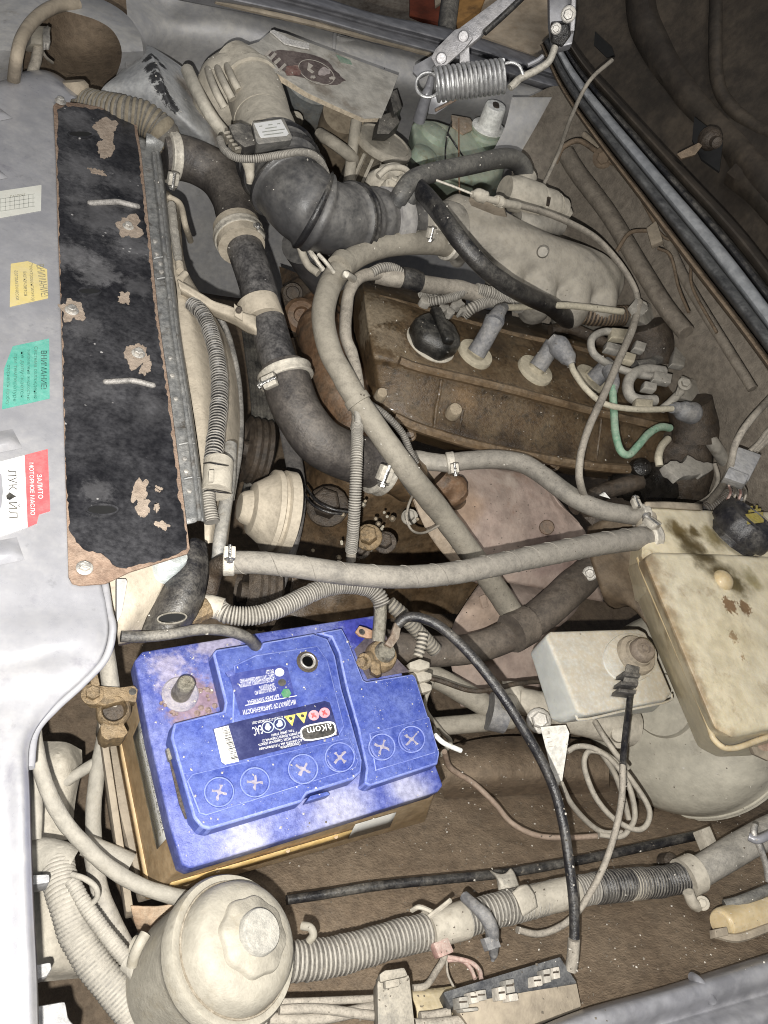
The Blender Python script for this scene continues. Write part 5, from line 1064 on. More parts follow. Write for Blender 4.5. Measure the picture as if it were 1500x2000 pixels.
def belt(name, lab, pts, w, mat, ribs=0):
    t = thing(name, lab, 'belt', V(*pts[len(pts)//2])); P = path(pts, 10); n = 2*ribs+2 if ribs else 6
    bm = NB(); rows = []
    for i, p in enumerate(P):
        tg = (P[min(i+1, len(P)-1)]-P[max(0, i-1)]).normalized(); sd = AX-tg*AX.dot(tg)
        sd = (sd.normalized()*.55+tg.cross(TOCAM(p)).normalized()*(.65 if tg.cross(TOCAM(p)).dot(sd) > 0 else -.65)).normalized(); nn = tg.cross(sd)
        if nn.dot(TOCAM(p)) < 0: nn = -nn
        W_ = px(p, w); rows.append([bm.verts.new(p+sd*W_*(j/n-.5)+nn*(.0016*(j % 2) if ribs else .002*math.sin(math.pi*j/n))) for j in range(n+1)])
    for a, b in zip(rows, rows[1:]):
        for j in range(n): bm.faces.new((a[j], b[j], b[j+1], a[j+1]))
    bm.normal_update()
    if next(iter(bm.faces)).normal.dot(TOCAM(P[0])) < 0: bmesh.ops.reverse_faces(bm, faces=bm.faces)
    part('band', bm, mat, t, solid=.005); return t
belt('ribbed_belt', 'black ribbed belt running down beside the coolant pipe', [(492, 620, -.14), (502, 700, -.12), (512, 780, -.10), (514, 860, -.10), (506, 920, -.12), (492, 975, -.14)], 46, M('belt_black', (.015, .015, .016), dust=.25, rough=.5, scale=30, up=.4), 6)
belt('fan_belt', 'grey smooth drive belt round the beige pulley', [(556, 800, -.12), (566, 860, -.11), (577, 920, -.1), (581, 975, -.10), (574, 1030, -.11), (560, 1085, -.13), (542, 1140, -.16), (520, 1200, -.19)], 34, M('belt_grey', (.06, .058, .06), dust=.5, rough=.6, scale=40, up=.3, dcol=(.22, .20, .18)))
# small parts of the block between the hoses
for i, (x, y, k, r, lab, m) in enumerate(((720, 1050, -.06, 26, 'crusty brass plug on the block under the pale sleeve', brass), (752, 1060, -.07, 22, 'crusty sensor beside the brass plug on the block', grimy), (705, 1075, -.08, 18, 'small dirty bolt head below the brass plug', grimy), (640, 990, -.10, 40, 'round dark cover behind the drive belt', grimy), (800, 1010, -.08, 16, 'small knob at the shield corner', alu))):
    p = V(x, y, k); bm = NB(); hexbolt(bm, p, TOCAM(p)+UP*.6+Vector((-.4, 0, 0)), px(p, r)*.7, px(p, r)*.9); tag(part('sensor', bm, m, bevel=.0012), lab, 'sensor')
crust = M('salt_crust', (.40, .36, .26), dust=.6, rough=.95, scale=60, bump=.9, up=.1)
for i in range(26):
    x, y = random.gauss(715, 42), random.gauss(1030, 24); p = V(x, y, -.055-.0006*(y-1000)); bm = NB(); lathe(bm, p, TOCAM(p), [(px(p, random.uniform(2, 7)), -.004), (px(p, 3), .003), (0, .004)], 7); part('crust_lump', bm, crust if i % 2 else sand, BL)
for p, lab in (([(592, 960, -.08), (610, 985, -.05), (640, 1000, -.04), (668, 1004, -.04)], 'thin black wire curving behind the drive belt'), ([(598, 950, -.08), (618, 978, -.05), (648, 994, -.04), (680, 1000, -.04)], 'pale wire beside the thin black wire'), ([(808, 962, .02), (797, 990, .03), (795, 1018, .03), (808, 1038, .02), (830, 1040, .0), (860, 1025, -.01)], 'thin dark wire hooked at the shield corner')):
    one('thin_wire', lab, 'wire', black_wire if 'black' in lab else dusty_wire, p, 5, n=8)
# ================================================================ heat shield and what is round it
shield = M('rusty_pink_shield', (.29, .215, .18), dust=.60, rough=.7, scale=9, var=.4, dcol=(.36, .29, .245), grime=.30, gcol=(.20, .11, .07), bump=.35, up=.3,
    spots=[(V(x, y, k), r, c_, .65, .8) for x, y, k, r, c_ in ((835, 965, -.07, .05, (.36, .28, .18)), (905, 990, -.07, .05, (.33, .22, .14)), (950, 1190, -.145, .06, (.44, .33, .25)), (920, 1270, -.18, .05, (.42, .32, .25)), (1080, 1080, -.08, .06, (.19, .125, .115)), (1130, 1120, -.1, .04, (.2, .13, .11)), (1000, 940, -.05, .03, (.40, .34, .29)))])
T_ = thing('heat_shield', 'large rust pink heat shield plate beside the engine', 'heat shield', V(1000, 1050, -.1))
bm = NB(); patch(bm, [[(800, 930, -.06), (850, 915, -.05), (900, 905, -.05), (975, 915, -.05), (1048, 930, -.055), (1090, 985, -.06)],
                      [(806, 975, -.08), (850, 960, -.065), (920, 950, -.06), (990, 960, -.06), (1070, 975, -.065), (1142, 1036, -.08)],
                      [(836, 1040, -.10), (880, 1020, -.08), (940, 1015, -.075), (1010, 1025, -.075), (1080, 1040, -.08), (1148, 1080, -.09)],
                      [(880, 1095, -.13), (920, 1085, -.105), (970, 1085, -.10), (1030, 1090, -.10), (1100, 1110, -.105), (1165, 1130, -.115)],
                      [(930, 1140, -.15), (960, 1135, -.135), (1000, 1140, -.13), (1060, 1150, -.13), (1120, 1165, -.135), (1182, 1176, -.14)]], 7, 7, bump=.0012, bs=25)
part('sheet', bm, shield, T_, solid=.0015)
bm = NB(); patch(bm, [[(950, 1120, -.17), (985, 1115, -.17), (1060, 1125, -.17), (1150, 1150, -.175)], [(905, 1185, -.15), (960, 1175, -.14), (1050, 1190, -.145), (1120, 1200, -.16)], [(882, 1232, -.17), (940, 1230, -.165), (1020, 1240, -.165), (1080, 1240, -.17)], [(880, 1290, -.2), (940, 1300, -.19), (1010, 1330, -.19), (1060, 1320, -.19)], [(900, 1380, -.23), (950, 1380, -.22), (1010, 1380, -.22), (1050, 1380, -.22)]], 6, 6, bump=.001, bs=25)
part('lower_sheet', bm, shield, T_, solid=.0015)
bm = NB(); patch(bm, [[(803, 960, -.058), (815, 955, -.055), (834, 948, -.055)], [(830, 1030, -.085), (846, 1022, -.08), (868, 1016, -.078)], [(868, 1085, -.115), (884, 1078, -.108), (906, 1072, -.104)], [(905, 1120, -.135), (920, 1112, -.13), (940, 1106, -.126)]], 5, 6); part('bent_flange', bm, M('tan_shield', (.33, .25, .175), dust=.6, rough=.75, scale=20, dcol=(.40, .335, .26), grime=.2), T_, solid=.0015)
p = V(945, 1172, -.135); bm = NB(); plate(bm, [(937, 1165, -.134), (948, 1160, -.133), (955, 1184, -.137), (944, 1188, -.138)], .004); part('tab', bm, shield, T_, bevel=.001)
p = V(1068, 1030, -.070); bm = NB(); lathe(bm, p, TOCAM(p), [(.011, 0), (.010, .002), (0, .0026)], 16); part('dimple', bm, MATS['rusty_oily_cover'], T_)
one('stiff_bracket', 'brown oily bracket at the top of the heat shield', 'bracket', MATS['rusty_oily_cover'], [(855, 935, -.03, 60), (880, 960, -.035, 70), (895, 985, -.05, 30)], 50, wob=.2)
# lower radiator hose and pipes
T_ = thing('lower_hose', 'wide brown-grey lower hose behind the brake reservoir', 'hose', V(950, 1250, -.13))
bm = NB(); tube(bm, [(745, 1255, -.13, 56), (800, 1268, -.13, 60), (870, 1272, -.13, 60), (940, 1262, -.125, 60), (1010, 1232, -.12, 64), (1070, 1190, -.11, 68), (1120, 1145, -.10, 68), (1170, 1100, -.09, 62)], 62, 20, 10, .06)
part('hose', bm, M('brown_grey_hose', (.055, .046, .04), dust=.55, rough=.65, scale=15, up=.5, dcol=(.20, .165, .13), grime=.25), T_)
bm = NB(); tube(bm, [(998, 1240, -.108), (1030, 1222, -.106)], 78, 18, 6, .15); part('t_joint', bm, MATS['brown_grey_hose'], T_)
p = V(1152, 1120, -.07); bm = NB(); hexbolt(bm, p, TOCAM(p), .007); part('clamp_screw', bm, steel, T_)
one('side_pipe', 'dusty pipe slanting below the lower hose', 'pipe', rubber_beige, [(800, 1300, -.16), (850, 1322, -.16), (900, 1350, -.155), (960, 1385, -.15)], 44)
one('side_pipe', 'dusty level pipe left of the brake fitting', 'pipe', rubber_beige, [(840, 1420, -.17), (900, 1415, -.165), (1000, 1405, -.15)], 36)
one('pipe_sleeve', 'dark round sleeve at the pale brake fitting', 'sleeve', boot, [(955, 1388, -.135), (988, 1396, -.13)], 74, n=20)
T_ = thing('brake_cylinder', 'pale dusty brake cylinder under the brake fluid reservoir', 'cylinder', V(1040, 1380, -.13))
bm = NB(); tube(bm, [(975, 1360, -.125, 62), (1000, 1364, -.12, 66), (1002, 1364, -.12, 50), (1040, 1375, -.11, 54), (1075, 1385, -.105, 58), (1130, 1400, -.10, 70), (1230, 1420, -.10, 76)], 60, 22, 8, .06); part('body', bm, plastic_dust, T_)
p = V(1052, 1408, -.085); bm = NB(); hexbolt(bm, p, TOCAM(p)+UP*.4, .010); part('bleed_nut', bm, steel, T_)
p = V(995, 1372, -.09); bm = NB(); lathe(bm, p, TOCAM(p), [(.011, -.004), (.009, .003), (0, .004)], 16); part('union', bm, plastic_dust, T_)
for p, w, lab, m in (([(820, 1320, -.1), (860, 1330, -.1), (930, 1350, -.1), (1010, 1335, -.1), (1060, 1330, -.1)], 10, 'thin dark pipe crossing to the brake cylinder', grimy), ([(845, 1330, -.11), (830, 1380, -.12), (860, 1425, -.14), (880, 1450, -.16), (860, 1475, -.16)], 9, 'thin pale pipe hanging right of the battery', rubber_beige)):
    one('thin_pipe', lab, 'pipe', m, p, w, n=10)
onec('spring_sleeve', 'small dusty bellows sleeve right of the battery post', 'sleeve', plastic_dust, [(826, 1238, -.03), (822, 1262, -.035), (816, 1282, -.04)], 22, 8, .2)
for i, (y, w) in enumerate(((1296, 40), (1318, 44), (1340, 40))):
    x = 820+i*2; bm = NB(); slab(bm, [(x-w/2, y-3), (x, y-10), (x+w/2, y-3), (x+w/2, y+8), (x, y+14), (x-w/2, y+8)], -.045-i*.006, .012); tag(part('plastic_tooth', bm, plastic_dust, bevel=.002), ('uppermost', 'middle', 'lowest')[i]+' of three stacked dusty plastic ribs right of the battery', 'clip', 'stacked plastic ribs')
onec('dusty_hose', 'short dusty hose going under the right battery post', 'hose', rubber_beige, [(760, 1178, -.05), (790, 1205, -.055), (850, 1270, -.08)], 30, 8, .05)
# ================================================================ air intake
T_ = DUCT = thing('intake_duct', 'big ribbed black rubber intake duct with grey bloom', 'duct', V(640, 420, .12))
duct_m = M('duct_rubber', (.042, .042, .045), dust=.40, rough=.38, scale=9, up=.85, dcol=(.27, .255, .23), bump=.12)
DP = [(532, 292, .150, 138), (545, 322, .148, 148), (566, 362, .145, 150), (598, 402, .142, 146), (645, 426, .138, 136), (700, 430, .135, 122), (750, 430, .132, 114), (800, 432, .13, 100)]
P = [V(*p[:3]) for p in DP]; ws = [px(q, p[3])/2 for p, q in zip(DP, P)]; c = cr(P, 24)
def drad(i, s):
    f = i/24; a = min(int(f), len(ws)-1); b = min(a+1, len(ws)-1); r = ws[a]+(ws[b]-ws[a])*(f-a)
    for g, h in ((.35, -.04), (.62, .12), (.95, -.03), (1.25, .12), (1.6, -.04), (1.95, .12), (3.3, .13), (3.5, .10), (4.72, .14), (4.92, .12), (5.3, -.05), (5.55, .04)):
        r *= 1+h*math.exp(-((f-g)/.085)**2)
    return r
bm = NB(); rg = sweep(bm, c, drad, 40); rdg = {v for i, g in enumerate(rg) if any(abs(i/24-g0) < .09 for g0 in (.62, 1.25, 1.95, 3.3, 4.72, 4.92)) for v in g}
for f in bm.faces:
    if len(f.verts) == 4 and all(v in rdg for v in f.verts): f.material_index = 1
part('bellows', bm, [duct_m, M('wiped_ridge', (.012, .012, .014), dust=.10, rough=.36, scale=14, up=.9)], DUCT, smooth=80)
bm = NB(); tube(bm, [(745, 430, .134), (772, 431, .133)], 122, 30, 4); part('grey_cuff', bm, M('pale_grey_cuff', (.28, .27, .27), dust=.5, rough=.5, scale=20, dcol=(.42, .40, .36)), DUCT, smooth=50)
bm = NB(); tube(bm, [(508, 398, .10), (524, 410, .115), (560, 438, .12), (590, 466, .115), (612, 500, .10), (632, 528, .09)], 10, 8, 10, .3); part('dusty_seam', bm, clampm, DUCT)
bm = NB(); tube(bm, [(596, 470, .06, 100), (620, 505, .03, 100), (645, 545, .0, 90)], 90, 22, 8); part('lower_elbow', bm, duct_m, DUCT)
bm = NB(); tube(bm, [(585, 478, .075), (600, 515, .06), (622, 534, .06)], 16, 10); part('elbow_flange', bm, plastic_dust, DUCT)
# air flow sensor
T_ = thing('airflow_sensor', 'dusty airflow sensor with a white label on the intake duct', 'sensor', V(520, 270, .16))
bm = NB(); tube(bm, [(512, 232, .152, 112), (522, 262, .152, 118), (530, 290, .15, 132)], 120, 28, 6); part('sensor_tube', bm, plastic_dust, T_)
ks = .205
bm = NB(); loft(bm, [(492, 238, ks), (555, 230, ks), (572, 268, ks), (568, 274, ks), (505, 282, ks), (500, 276, ks)], [(488, 264, ks-.035), (548, 256, ks-.035), (564, 294, ks-.035), (560, 300, ks-.035), (502, 308, ks-.035), (496, 302, ks-.035)]); part('head', bm, M('sensor_grey', (.15, .15, .15), dust=.5, rough=.5, scale=30, dcol=(.42, .39, .33)), T_, bevel=.002)
bm = NB(); decal(bm, [(496, 241), (549, 233), (564, 261), (560, 265), (512, 269), (508, 267)], ks+.0004, .0004); lw = part('label', bm, MATS['white_sticker'], T_)
for ln in (('BOSCH', 506, 250, 545, 245, 5), ('0 280 218', 510, 257, 552, 251, 5), ('MADE IN GERMANY', 513, 264, 556, 258, 4)):
    pass
bm = NB()
for (x0, y0, x1, y1) in ((506, 246, 512, 245), (524, 243, 532, 242), (541, 241, 547, 240), (518, 250, 540, 247), (512, 257, 556, 251), (515, 263, 553, 258)):
    decal(bm, [(x0, y0), (x1, y1), (x1+.6, y1+1.6), (x0+.6, y0+1.6)], ks+.0010, .0003)
o = part('faint_print', bm, MATS['grey_ink'], lw); o['kind'] = 'stuff'
bm = NB(); loft(bm, [(446, 244, ks-.006), (468, 238, ks-.006), (490, 246, ks-.006), (500, 282, ks-.006), (478, 288, ks-.006), (458, 272, ks-.006)], [(446, 262, ks-.03), (468, 256, ks-.03), (488, 262, ks-.03), (498, 300, ks-.03), (476, 306, ks-.03), (456, 290, ks-.03)]); part('plug', bm, conduit_dark, T_, bevel=.002)
for i in range(5):
    x, y = 436+i*5.5, 258+i*7.5; bm = NB(); loft(bm, [(x, y, ks-.012), (x+12, y-3, ks-.012), (x+14, y+1.5, ks-.012), (x+2, y+4.5, ks-.012)], [(x-2, y+12, ks-.03), (x+10, y+9, ks-.03), (x+12, y+14, ks-.03), (x, y+17, ks-.03)]); part('plug_rib', bm, plastic_dust, T_)
onec('sensor_lead', 'thin corrugated lead curving from the airflow sensor over the duct', 'cable', conduit, [(430, 272, .18), (438, 292, .185), (462, 308, .19), (500, 310, .2), (545, 303, .205), (590, 297, .205), (620, 308, .195), (636, 335, .175), (640, 362, .15)], 15, 4, .14)
one('duct_tab', 'pale plastic tab hanging below the sensor lead', 'tab', plastic_dust, [(484, 312, .16, 26), (488, 340, .15, 18), (487, 358, .14, 12)], 20)
# air box, duct elbow, filter
T_ = thing('air_filter_box', 'beige dusty air filter lid with ribs and outlet elbow', 'air filter', V(450, 180, .12))
bm = NB(); tube(bm, [(426, 208, .10, 92), (432, 194, .12, 108), (446, 172, .135, 118), (464, 156, .143, 112), (484, 150, .148, 106)], 130, 30, 8); part('lid', bm, plastic_dust, T_, smooth=50)
for pts in ([(406, 132, .15), (410, 150, .16), (422, 180, .165), (438, 210, .155)], [(422, 120, .15), (428, 142, .166), (440, 168, .171), (454, 194, .165)], [(440, 110, .155), (444, 130, .168), (454, 154, .175), (466, 176, .17)]):
    bm = NB(); tube(bm, pts, 15, 10, 8); part('lid_rib', bm, plastic_dust, T_)
bm = NB(); tube(bm, [(452, 132, .15, 100), (475, 150, .152, 108), (494, 176, .153, 112), (505, 205, .153, 113), (514, 240, .152, 114)], 112, 32, 10); part('elbow', bm, plastic_dust, T_)
bm = NB(); tube(bm, [(488, 166, .153), (492, 174, .153)], 122, 32, 4); part('elbow_step', bm, plastic_dust, T_, smooth=60)
bm = NB(); tube(bm, [(366, 138, .135), (380, 168, .14), (400, 206, .14), (420, 238, .13), (436, 258, .12)], 25, 12, 8); part('clip_strip', bm, M('pale_strip', (.45, .42, .35), dust=.6, rough=.6, scale=20), T_)
T_ = thing('intake_resonator', 'wedge shaped grey air resonator with a black wiped ridge', 'resonator', V(300, 200, .06))
bm = NB(); rows = [[(276, 94, .095), (284, 89, .105), (292, 90, .106), (300, 93, .10)], [(236, 140, .09), (290, 112, .128), (305, 112, .126), (338, 118, .105)], [(196, 182, .075), (302, 158, .128), (324, 156, .126), (372, 146, .10)], [(222, 240, .02), (318, 214, .105), (346, 206, .116), (404, 200, .095)], [(300, 292, .0), (372, 272, .075), (398, 262, .095), (436, 250, .085)], [(370, 315, .02), (420, 305, .06), (436, 296, .06), (452, 280, .05)]]
patch(bm, rows, 7, 7); part('shell', bm, M('blue_grey_dust_plastic', (.27, .28, .30), dust=.6, rough=.5, scale=20, dcol=(.45, .445, .425), up=.3, grime=.12, gcol=(.15, .12, .09), fleck=.1,
    spots=[(V(370, 170, .11), .03, (.30, .255, .2), .8, .8), (V(405, 215, .10), .03, (.30, .255, .2), .8, .8), (V(430, 262, .09), .025, (.30, .255, .2), .8, .8)]+[(V(x, y, k), r, (.012, .012, .014), .95, .35) for x, y, k, r in ((287, 112, .128, .010), (297, 132, .13, .012), (306, 154, .128, .012), (318, 174, .126, .011), (330, 192, .122, .011), (342, 208, .118, .009), (300, 112, .127, .010), (316, 130, .124, .008))]), T_, smooth=70)
onec('paper_hose', 'fluted brown paper hose behind the black plate', 'hose', M('fluted_paper', (.16, .13, .09), dust=.5, rough=.8, scale=18, dcol=(.26, .23, .17)), [(165, 206, .055), (200, 214, .07), (240, 221, .082), (280, 231, .086), (304, 246, .084), (318, 262, .078), (322, 285, .05)], 66, 9, .07)
bm = NB(); lathe(bm, V(148, 184, .065), UP+Vector((-.5, .3, 0)), [(.018, 0), (.019, .01), (.015, .015), (0, .015)], 18); tag(part('panel_bush', bm, bay_light), 'small dusty bush beside the fluted paper hose', 'bush')
one('filter_drum', 'blue-grey dusty drum under the old booklet', 'drum', M('blue_grey_drum', (.15, .165, .175), dust=.62, rough=.55, scale=12, dcol=(.36, .35, .31), grime=.25, gcol=(.12, .09, .06), up=.4), [(612, 150, .11), (598, 185, .07), (584, 240, .0), (572, 300, -.08)], 116, n=28)
p = V(577, 234, .09); bm = NB(); hexbolt(bm, p, TOCAM(p), .008); tag(part('filter_bolt', bm, plastic_dust), 'dusty bolt beside the blue-grey drum', 'bolt')
# vapour canister with flat lid
T_ = thing('vapour_canister', 'round canister with a dusty flat lid and dark slots', 'canister', V(740, 300, .02))
p = V(752, 274, .115); r = px(p, 58)
bm = NB(); lathe(bm, p-UP*.012, UP, [(r, 0), (r*1.03, .004), (r*1.02, .010), (r*.9, .012), (r*.86, .010), (0, .011)], 36); part('lid', bm, plastic_dust, T_)
bm = NB(); lathe(bm, p-UP*.13, UP, [(r*.9, 0), (r*.93, .11), (r*.95, .118)], 36); part('body', bm, M('canister_dark', (.03, .028, .025), dust=.55, rough=.5, scale=16, dcol=(.27, .225, .16), up=.2), T_)
for i in range(9):
    a = 3.3+i*.33; u, v, _ = frame(UP); d = u*math.cos(a)+v*math.sin(a)
    bm = NB(); box(bm, p-UP*.05+d*r*.95, UP.cross(d)*.0022, d*.004, UP*.034); part('fin', bm, plastic_dust, T_)
bm = NB(); loft(bm, [(742, 225, .15), (772, 215, .15), (782, 238, .15), (760, 262, .15), (735, 262, .15)], [(730, 248, .115), (765, 240, .115), (772, 262, .115), (752, 276, .115), (725, 275, .115)]); part('valve', bm, conduit_dark, T_, bevel=.003)
bm = NB(); loft(bm, [(760, 180, .165), (776, 172, .165), (786, 210, .16), (770, 224, .16)], [(752, 204, .14), (768, 198, .14), (778, 232, .13), (760, 244, .13)]); part('valve_connector', bm, rubber, T_, bevel=.003)
T_ = thing('bracket_block', 'brown dusty bracket block left of the canister', 'bracket', V(665, 300, .0))
bm = NB(); tube(bm, [(672, 222, .115, 84), (660, 262, .07, 84), (646, 320, .0, 78), (634, 372, -.06, 70)], 80, 20, 8, .04); part('body', bm, M('brown_dust_block', (.16, .12, .08), dust=.6, rough=.7, scale=10, dcol=(.37, .31, .225), grime=.2), T_)
bm = NB(); tube(bm, [(624, 262, .09), (650, 278, .10), (682, 302, .09), (696, 318, .07)], 24, 10); part('strap', bm, plastic_dust, T_)
bm = NB(); tube(bm, [(696, 236, .125), (690, 280, .1), (684, 330, .07), (680, 372, .04)], 22, 12); part('upright_tube', bm, plastic_dust, T_)
# ================================================================ throttle body, plenum, hoses
T_ = thing('throttle', 'dust caked throttle body at the end of the intake duct', 'throttle body', V(800, 400, .12))
bm = NB(); tube(bm, [(785, 432, .13, 96), (815, 434, .13, 90), (840, 438, .13, 84), (880, 448, .125, 100)], 90, 26, 6, .06); part('body', bm, alu, T_)
for i, (x, y, r, k) in enumerate(((745, 350, 26, .165), (770, 342, 30, .17), (790, 362, 22, .17), (762, 370, 20, .165), (735, 352, 14, .16))):
    p = V(x, y, k); bm = NB(); lathe(bm, p, UP+TOCAM(p)*.4, [(px(p, r), -.02), (px(p, r*1.02), .0), (px(p, r*.7), .008), (px(p, r*.5), .008), (px(p, r*.35), .003), (0, .003)], 22, lob=lambda t, z: 1+.08*math.sin(3*t+i)); part('linkage', bm, plastic_dust, T_)
bm = NB(); tube(bm, [(738, 345, .18), (760, 328, .19), (790, 330, .19), (806, 350, .18)], 12, 10); part('lever', bm, plastic_dust, T_)
clampon('pale clamp between throttle body and plenum', (832, 437, .13), (850, 440, .13), 92, 16, (842, 455, .165))
T_ = thing('intake_plenum', 'long lumpy cast aluminium intake plenum covered in dust', 'plenum', V(1050, 500, .1))
bm = CH = NB(); tube(bm, [(855, 420, .125, 60), (880, 430, .125, 100), (925, 448, .125, 112), (980, 478, .12, 112), (1040, 506, .115, 112), (1100, 530, .11, 112), (1150, 546, .105, 108), (1185, 556, .10, 84), (1206, 562, .10, 40)], 110, 30, 10, .06)
plen = M('plenum_alu', (.30, .28, .25), dust=.78, rough=.6, metal=.2, scale=14, dcol=(.36, .325, .265), grime=.12, gcol=(.12, .09, .06), bump=.35,
    spots=[(V(958, 438, .17), .022, (.14, .11, .075), .8, .4), (V(985, 462, .17), .02, (.14, .11, .075), .8, .4), (V(915, 420, .17), .018, (.14, .11, .075), .7, .5), (V(1100, 560, .16), .03, (.20, .165, .12), .6, .8)])
for i, (x, y) in enumerate(((985, 528), (1050, 556), (1115, 574), (1168, 572))):
    tube(CH, [(x-2, y-34, .095, 60), (x, y-4, .100, 78), (x-2, y+26, .085, 74), (x-10, y+54, .05, 60)], 70, 22, 8, .08)
melt(part('chamber', CH, plen, T_), .0035, 14)
p = V(1060, 492, .165); bm = NB(); lathe(bm, p, TOCAM(p), [(.009, -.006), (.007, .001), (0, .002)], 14); part('boss', bm, alu, T_)
for (x, y, a, b) in ((955, 440, 26, 18), (978, 462, 26, 12)):
    pass
vac = M('bent_rubber_hose', (.035, .036, .039), dust=.5, rough=.42, scale=18, up=.9, dcol=(.27, .255, .22))
one('breather_hose', 'grey breather hose bending over the green washer bottle', 'hose', vac, [(772, 398, .165), (786, 376, .18), (808, 350, .19), (850, 336, .195), (920, 322, .2), (975, 310, .2), (1004, 312, .195), (1020, 328, .185), (1026, 352, .17)], 37, n=18)
one('breather_stub', 'dark elbow joining the breather hose to the throttle body', 'hose', vac, [(812, 350, .188), (800, 380, .175), (785, 408, .155)], 42, n=18)
one('vacuum_hose', 'shiny black hose running diagonally across the plenum', 'hose', rubber_clean, [(816, 366, .185), (840, 392, .19), (870, 432, .195), (905, 478, .19), (945, 522, .18), (990, 556, .165), (1035, 580, .14), (1075, 598, .11), (1110, 625, .07)], 36, n=20)
T_ = thing('idle_valve', 'beige dusty idle valve with an elbow port behind the plenum', 'valve', V(1050, 390, .15))
bm = NB(); tube(bm, [(985, 372, .165, 56), (1010, 380, .165, 68), (1045, 392, .163, 68), (1048, 393, .163, 60), (1075, 402, .16, 60), (1078, 403, .16, 52), (1095, 410, .157, 48), (1098, 411, .157, 34)], 60, 24, 8, .03); part('body', bm, plastic_dust, T_, smooth=50)
bm = NB(); tube(bm, [(1026, 346, .172), (1018, 364, .165), (1008, 380, .155)], 46, 18, 6); part('port', bm, plastic_dust, T_, smooth=50)
bm = NB(); tube(bm, [(1008, 430, .14, 40), (1040, 440, .14, 44), (1090, 440, .135, 40)], 40, 14, 6, .1); part('foot', bm, alu, T_)
bm = NB(); plate(bm, [(1070, 384, .19), (1076, 386, .19), (1073, 402, .185), (1068, 400, .185)], .002); part('slot', bm, grimy, T_)
bm = NB(); p = V(1098, 418, .15); box(bm, p, Vector((.012, 0, 0)), Vector((0, .008, 0)), UP*.012); part('plug', bm, plastic_dust, T_, bevel=.002)
T_ = thing('throttle_linkage', 'thin bare cable with a dusty adjuster beside the breather hose', 'cable', V(930, 385, .2))
bm = NB(); tube(bm, [(852, 352, .195), (890, 366, .2), (925, 380, .205)], 5, 8); part('inner_cable', bm, clampm, T_)
bm = NB(); tube(bm, [(922, 379, .205, 12), (935, 381, .205, 26), (948, 386, .205, 24), (952, 388, .205, 12), (968, 392, .205, 14), (970, 392, .205, 22), (978, 395, .205, 22), (982, 396, .205, 16), (1012, 402, .2, 16)], 16, 14, 6, .1); part('adjuster', bm, plastic_dust, T_)
bm = NB(); plate(bm, [(915, 392, .18), (930, 384, .19), (985, 410, .19), (990, 425, .18), (965, 420, .175), (920, 402, .175)], .006); part('bracket', bm, bay_light, T_, bevel=.001)
# ================================================================ washer bottle
green = M('green_translucent_bottle', (.34, .43, .34), dust=.45, rough=.4, scale=12, var=.2, dcol=(.42, .39, .30), up=.45, grime=.2, gcol=(.20, .17, .09), sss=.25, bump=.12)
T_ = thing('washer_bottle', 'pale green washer fluid bottle with a tall white cap', 'bottle', V(890, 340, .05))
bm = NB(); loft(bm, [(803, 240, .12), (812, 229, .125), (850, 233, .125), (885, 246, .125), (960, 262, .12), (988, 292, .115), (986, 330, .105), (960, 352, .105), (830, 352, .105), (812, 300, .11)], [(790, 300, .03), (800, 290, .03), (835, 296, .03), (870, 310, .03), (945, 322, .03), (975, 355, .02), (970, 392, .01), (940, 410, .01), (815, 405, .01), (798, 350, .02)]); melt(part('tank', bm, green, T_, bevel=.010, seg=4), .004, 16)
for (x, y, w) in ((850, 258, 60), (830, 300, 50)):
    bm = NB(); p = V(x, y, .122 if y < 270 else .114); lathe(bm, p, UP, [(px(p, w*.55), -.01), (px(p, w*.5), .003), (px(p, w*.3), .007), (0, .008)], 22); part('tank_bulge', bm, green, T_)
p = V(946, 268, .122); a = px(p, 1); ax = (V(968, 206, .175)-V(953, 250, .135)).normalized()
bm = NB(); lathe(bm, p, ax, [(34*a, -.012), (34*a, .006), (30*a, .010), (30*a, .014)], 26); part('neck', bm, green, T_)
p2 = V(953, 252, .134)
capw = M('white_cap', (.82, .82, .78), dust=.05, specks=0, rough=.4, scale=30, up=.2, dcol=(.5, .45, .36))
bm = NB(); lathe(bm, p2, ax, [(32*a, -.003), (34*a, 0), (33*a, .004), (24*a, .006), (22*a, .010), (20.5*a, .040), (19*a, .043), (0, .044)], 30); part('cap', bm, capw, T_)
bm = NB(); lathe(bm, p2+ax*.0438, ax, [(9*a, 0), (8*a, .0008), (0, .0009)], 14, lob=lambda t, z: 1+.3*math.sin(2*t)); part('cap_mark', bm, grimy, T_)
bm = NB(); plate(bm, [(882, 224, .13), (918, 230, .13), (930, 250, .128), (905, 262, .126), (884, 246, .128)], .003); part('cap_tab', bm, M('amber_tab', (.32, .22, .14), dust=.5, rough=.6, scale=30), T_, bevel=.001)
for pts in ([(882, 238, .135), (874, 262, .135), (870, 290, .128), (870, 318, .12)], [(874, 260, .135), (890, 284, .13), (905, 306, .12)], [(896, 232, .137), (896, 290, .13), (896, 330, .12), (898, 390, .11)]):
    bm = NB(); tube(bm, pts, 3.5, 6); part('tank_wire', bm, black_wire if len(pts) != 4 or pts[0][0] < 890 else M('copper_wire', (.30, .17, .09), dust=.3, rough=.6, bump=0), T_)
